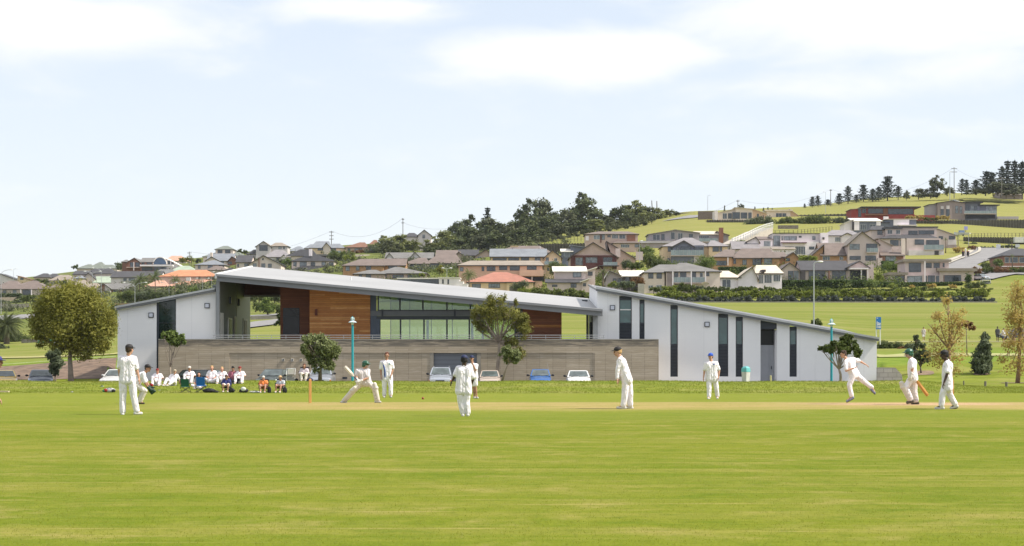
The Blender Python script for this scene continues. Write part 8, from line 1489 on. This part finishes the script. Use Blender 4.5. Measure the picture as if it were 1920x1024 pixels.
# 4 fielder facing the camera, navy stripe
D = fit(726, 745.5)
person('bare-headed fielder facing the camera with a navy stripe down his shirt', dict(head=(725.2, 666.8), neck=(725, 675), sA=(715.6, 679.6), sB=(734.4, 679), eA=(714, 693), eB=(736.6, 692.5), wA=(714.6, 704, -.06), wB=(734, 702.5, -.12), hA=(721.3, 709.5), hB=(731, 709.5), kA=(720.7, 726), kB=(732.8, 726, -.1), aA=(720.6, 741.8), aB=(732.6, 741, -.1), tA=(720, 744.6, -.16), tB=(733.6, 744.2, -.26)), D, 0, 0, 'tan', hairc='red', stripe=True, group=gp)
def emblem(px, py, D, r, mt, dy):
    who = [o for o in COL.objects if o.type == 'EMPTY' and o.name.startswith('person')][-1]; sh = [c for c in kids(who) if c.name.startswith('shirt')][0]
    mk('chest_emblem', MB().ball(P(px, py, D + dy), (r, .008, r * 1.2), 10, 6), mt, sh)
emblem(730.3, 682.5, D, .03, M('emblem_teal', (.05, .25, .28), .7), -.135)
# 5 fielder from behind, centre
D = fit(872, 780.5)
person('dark-skinned fielder in a navy cap seen from behind, arms out from his sides', dict(head=(870.6, 675.5), neck=(870.4, 686), sA=(859, 690.5), sB=(881.5, 692), eA=(852.8, 705), eB=(886.8, 711), wA=(848.5, 713, .05), wB=(883.6, 721.5, .02), hA=(863.5, 729), hB=(875, 729), kA=(864, 752), kB=(874.8, 752), aA=(868.3, 775.5), aB=(877.3, 774.8), tA=(868.8, 778.8, .16), tB=(878, 778.2, .17)), D, 172, 6, 'dark', hat='cap', hatmat=capn, hairc='black', group=gp, hem=.13)
# 6 stooping fielder
D = fit(1172, 766.5)
person('slightly stooping fielder in long sleeves and a black cap, facing left', dict(head=(1157.8, 659.5), neck=(1162, 668.5), sA=(1162.5, 675.5, -.16), sB=(1165, 674.5, .16), eA=(1157.8, 695, -.2), eB=(1161.5, 695, .16), wA=(1157.2, 709.5, -.22), wB=(1160.5, 710, .1), hA=(1173.5, 709, -.1), hB=(1176.5, 709, .1), kA=(1172, 736, -.11), kB=(1181.5, 736, .11), aA=(1168.5, 761.5, -.11), aB=(1181.5, 761.5, .11), tA=(1158, 764.6, -.12), tB=(1173.5, 764, .11)), D, -78, 8, 'fair', hat='cap', hatmat=capb, sleeves='long', hairc='blond', group=gp, hem=.12)
# 7 fielder in blue cap
D = fit(1336, 748.5)
person('stocky fielder in a bright blue cap standing before the white wing', dict(head=(1332.3, 668.8), neck=(1333.5, 677), sA=(1323.6, 682), sB=(1343.4, 681.2), eA=(1320.8, 695.5), eB=(1348.2, 695), wA=(1319.2, 708, -.04), wB=(1347.3, 706, -.05), hA=(1329.4, 710), hB=(1339.8, 710), kA=(1329.6, 728.5, -.08), kB=(1343.5, 728, .08), aA=(1329.3, 744.5, -.1), aB=(1345.2, 743.3, .16), tA=(1327.5, 747.3, -.26), tB=(1345, 746.8, 0)), D, -28, 0, 'fair', hat='cap', hatmat=capbl, group=gp, girth=1.14)
emblem(1338.8, 683, D, .032, M('emblem_blue', (.05, .09, .32), .7), -.15)
# 8 bowler in follow-through
D = fit(1600, 757.5)
person('dark-haired bowler in full stride, one leg kicked back and arm flung behind', dict(head=(1581, 664.3), neck=(1587, 672.5), sA=(1585.5, 679, -.17), sB=(1598.5, 673.5, .14), eA=(1586.5, 695, -.26), eB=(1612.6, 677.5, .22), wA=(1600, 690.6, -.26), wB=(1622.2, 683, .24), hA=(1600, 701.8, -.1), hB=(1603.8, 701.8, .1), kA=(1592.5, 722.3, -.14), kB=(1621.5, 716.8, .12), aA=(1597, 743, -.12), aB=(1635.5, 726.8, .12), tA=(1588, 752, -.14), tB=(1640.2, 737, .12)), D, -82, 12, 'fair', hairc='brown', group=gp, shoes=M('shoe_blue_grey', (.22, .25, .36), .6, .4, 9))
# 9 non-striking batsman
D = fit(1710, 758.5)
person('batsman in a green helmet and pads walking left with his bat hanging behind', dict(head=(1703.8, 663), neck=(1707.2, 671), sA=(1709, 676.5, -.16), sB=(1711.5, 676, .15), eA=(1710.8, 691, -.24), eB=(1714, 691, .2), wA=(1708, 702.5, -.24), wB=(1712.5, 706, .2), hA=(1710.3, 708.5, -.1), hB=(1713.8, 708.5, .1), kA=(1697.8, 726.5, -.1), kB=(1714.3, 731, .1), aA=(1708.3, 749, -.08), aB=(1718, 753, .1), tA=(1700.8, 754.2, -.09), tB=(1710, 756, .1)), D, -80, 6, 'fair', hat='helmet', hatmat=helm, pads=True, gloves={'wA': bg, 'wB': bg}, shoes=M('shoe_dark', (.10, .09, .075), .7), group=gp)
bat('honey-coloured bat hanging behind the walking batsman', P(1711, 703, D - .2), P(1739.5, 742, D + .05), M('bat_honey', (.48, .24, .06), .5, .08, 3), .26)
# 10 right-hand fielder
D = fit(1775, 767.3)
person('dark-skinned fielder in a black cap walking left at the right-hand stumps', dict(head=(1770.2, 665.6), neck=(1775, 675), sA=(1776, 682, -.17), sB=(1778.5, 681.5, .17), eA=(1776.2, 700, -.26), eB=(1780, 700, .24), wA=(1770, 717.5, -.27), wB=(1776, 716, .26), hA=(1775, 719, -.1), hB=(1777.5, 719, .1), kA=(1767.3, 739, -.1), kB=(1780, 739, .11), aA=(1765, 762, -.1), aB=(1791.2, 758.5, .11), tA=(1754.6, 765.5, -.11), tB=(1783, 765, .11)), D, -80, 6, 'dark', hat='cap', hatmat=capb, hairc='black', group=gp, hem=.17, girth=1.05)
# 11 umpire-like fielder in shorts
D = fit(892, 747.3)
person('fielder in white shorts and a navy cap with his hand raised to his mouth', dict(head=(884.5, 672.3), neck=(885.8, 680), sA=(877.5, 685), sB=(894, 685), eA=(879.5, 699, -.1), eB=(891.5, 693.5, -.16), wA=(889, 696, -.24), wB=(885.2, 680.5, -.2), hA=(883.5, 706), hB=(891, 706), kA=(888.2, 727, .03), kB=(891.6, 727, -.02), aA=(889.5, 743.5, .05), aB=(893.6, 743.2, -.02), tA=(890.5, 746, -.1), tB=(896, 746, -.18), fB=(884.3, 676, -.14)), D, -8, 0, 'tan', hat='cap', hatmat=capn, legs='short', hairc='grey', group=gp)
# 12 person mostly outside the left edge
Dl = 43.0; yg = row(-20, Dl)
person('bending person at the left edge, only a navy and white cap and face in view', dict(head=(-4, 679), neck=(-18, 690), sA=(-30, 700, .18), sB=(-26, 700, -.18), eA=(-22, 728, .2), eB=(-18, 728, -.2), wA=(-8, 745, .15), wB=(-4, 745, -.15), hA=(-62, 724, .12), hB=(-62, 724, -.12), kA=(-46, 760, .14), kB=(-42, 760, -.14), aA=(-56, yg - 7, .14), aB=(-52, yg - 7, -.14), tA=(-44, yg - 2, .15), tB=(-40, yg - 2, -.15)), Dl, 75, 0, 'tan', hat='cap', hatmat=M('cap_navy_white', (.03, .03, .16), .7), group=gp)
# distant walkers
def stand(px, D, hgt, **kw):
    x = X(px, D); s = hgt / 1.75; l = Vector((x, D, gz(x, D))); J = dict(head=(0, 0, 1.63), neck=(0, 0, 1.46), sA=(-.18, 0, 1.40), sB=(.18, 0, 1.40), eA=(-.24, .03, 1.12), eB=(.24, .03, 1.12), wA=(-.25, -.06, .88), wB=(.25, -.06, .88), hA=(-.09, 0, .92), hB=(.09, 0, .92), kA=(-.10, -.06, .50), kB=(.10, .04, .50), aA=(-.10, -.1, .09), aB=(.11, .14, .09), tA=(-.12, -.24, .04), tB=(.12, .02, .04))
    return person(J={n: tuple(a * s for a in v) for n, v in J.items()}, D=D, local=l, k=s, fine=False, **kw)
stand(1870.5, 222, 1.78, label='distant walker in dark top and shorts between two trees at right', skin='brown', shirt=clothmat('dark_top', (.05, .05, .06)), trousers=clothmat('black_shorts', (.02, .02, .025)), legs='short', hairc='black'); stand(1882.5, 218, 1.68, label='distant walker in a white shirt and blue shorts at right', skin='tan', shirt=cw, trousers=clothmat('blue_shorts', (.05, .08, .2)), legs='short', hairc='black')
stand(1732, 225, 1.65, label='distant person in a pale top behind the young double-crowned tree', skin='tan', shirt=clothmat('pale_top', (.5, .45, .42)), trousers=cw, legs='short', hairc='black')
# seated spectators
SIT = dict(head=(0, -.06, .78), neck=(0, .0, .64), sA=(-.17, .03, .58), sB=(.17, .03, .58), eA=(-.30, -.14, .40), eB=(.30, -.14, .40), wA=(-.10, -.40, .40), wB=(.10, -.40, .41), hA=(-.10, .0, .11), hB=(.10, .0, .11), kA=(-.19, -.36, .42), kB=(.19, -.36, .42), aA=(-.17, -.58, .08), aB=(.17, -.58, .08), tA=(-.19, -.74, .04), tB=(.19, -.74, .04))
CROSS = dict(SIT, kA=(-.33, -.26, .20), kB=(.33, -.26, .20), aA=(.10, -.40, .09), aB=(-.12, -.36, .09), tA=(.20, -.44, .07), tB=(-.22, -.40, .07), wA=(-.14, -.30, .26), wB=(.14, -.30, .26), eA=(-.27, -.04, .34), eB=(.27, -.04, .34))
LEAN = dict(head=(.10, -.04, .72), neck=(.06, .04, .59), sA=(-.11, .05, .53), sB=(.22, .05, .53), eA=(-.26, .04, .30), eB=(.30, .16, .30), wA=(-.30, -.1, .12), wB=(.34, .22, .07), hA=(-.12, .0, .12), hB=(.08, .0, .11), kA=(-.26, -.36, .34), kB=(.12, -.42, .24), aA=(-.36, -.56, .08), aB=(-.12, -.62, .08), tA=(-.42, -.70, .05), tB=(-.22, -.72, .05))
CH = dict(head=(0, -.05, .83), neck=(0, .04, .70), sA=(-.17, .06, .64), sB=(.17, .06, .64), eA=(-.25, -.08, .44), eB=(.25, -.08, .44), wA=(-.10, -.28, .38), wB=(.10, -.28, .40), hA=(-.10, .05, .36), hB=(.10, .05, .36), kA=(-.14, -.30, .42), kB=(.14, -.30, .42), aA=(-.12, -.38, .08), aB=(.12, -.38, .08), tA=(-.13, -.52, .04), tB=(.13, -.52, .04))
def sit(label, px, D, pose, s=1.0, ang=0, **kw):
    x = X(px, D); l = Vector((x, D, gz(x, D))); rot = Matrix.Rotation(R(ang), 3, 'Z'); J = {n: tuple(rot @ Vector([a * s for a in v])) for n, v in pose.items()}
    for n in ('aA', 'aB', 'tA', 'tB'): v = J[n]; J[n] = (v[0], v[1], v[2] + gz(x + v[0], D + v[1]) - l.z)
    return person(label, J, D, local=l, k=s, fine=False, face=kw.pop('face', 0), group='spectators and waiting players sitting on the bank', **kw)
maroon = clothmat('maroon_shirt', (.32, .10, .15)); navyc = clothmat('navy_cloth', (.02, .025, .14)); orangec = clothmat('orange_shirt', (.75, .22, .05)); pinkc = clothmat('pale_pink', (.55, .48, .52)); denim = clothmat('dark_denim', (.03, .035, .05)); trackb = clothmat('black_trackpants', (.02, .02, .022))
sit('seated player in a red-black cap hugging his knees, leftmost of the row on the bank', 295.5, 98, SIT, .95, hat='cap', hatmat=capr, skin='pink'); sit('player in a beige cap lounging on one hand with legs stretched left', 324.5, 98, LEAN, .97, hat='cap', hatmat=M('cap_beige', (.35, .30, .22), .8), skin='fair')
sit('bearded player in a white cap sitting behind the green camp chair', 355.5, 100, SIT, .98, hat='cap', hatmat=capw, skin='tan'); sit('dark-haired woman whose head shows above the blue camp chair', 373.5, 95, CROSS, .92, hairc='black', longhair=True, skin='pink', shirt=pinkc)
sit('blond-brown player sitting cross-legged in front of the black estate car', 397.5, 100, CROSS, 1.0, hairc='blond', skin='pink'); sit('curly blond player with folded arms beside the cross-legged one', 416.5, 99.5, SIT, .95, hairc='blond', skin='pink')
sit('player in a maroon shirt looking down, with dark hair', 437, 99.5, CROSS, .97, hairc='black', shirt=maroon, trousers=denim, skin='tan', pitch=35); sit('player in a red cap, rightmost of the row on the bank', 450, 99.5, SIT, .96, hat='cap', hatmat=capr, skin='pink')
sit('spectator in a navy top and pale shorts leaning forward in a camp chair', 424.5, 92.3, CH, .86, hairc='brown', shirt=navyc, trousers=cream_c, legs='short', skin='tan', pitch=30, sleeves='long'); sit('spectator in an orange shirt and pale sleeves in a camp chair', 494, 91.5, CH, .84, hat='cap', hatmat=capw, shirt=orangec, trousers=clothmat('brown_shorts', (.2, .1, .08)), legs='short', skin='pink')
sit('spectator in a straw hat with one leg over the other in a camp chair', 526, 91.7, CH, .84, ang=-15, hat='sunhat', hatmat=M('straw', (.5, .36, .2), .9), shirt=clothmat('pale_blue_shirt', (.5, .53, .58)), trousers=clothmat('brown_shorts', (.2, .1, .08)), legs='short', skin='pink'); sit('woman with dark curly hair sitting by the coastal tree on top of the bank', 570.5, 103.4, CH, .97, hairc='red', longhair=True, shirt=pinkc, trousers=cream_c, skin='tan', sleeves='long')
# ------------------------------------------------------------------ air
hz = bpy.data.materials.new('haze_air'); hz.use_nodes = True; hz.node_tree.nodes.clear()
vo = hz.node_tree.nodes.new('ShaderNodeVolumePrincipled'); vo.inputs['Color'].default_value = (.86, .92, 1, 1); vo.inputs['Density'].default_value = .00004; vo.inputs['Anisotropy'].default_value = .2
ho = hz.node_tree.nodes.new('ShaderNodeOutputMaterial'); hz.node_tree.links.new(vo.outputs[0], ho.inputs['Volume'])
mk('haze', MB().box((-1400, -40, -60), (1400, 1500, 130)), hz, kind='stuff')
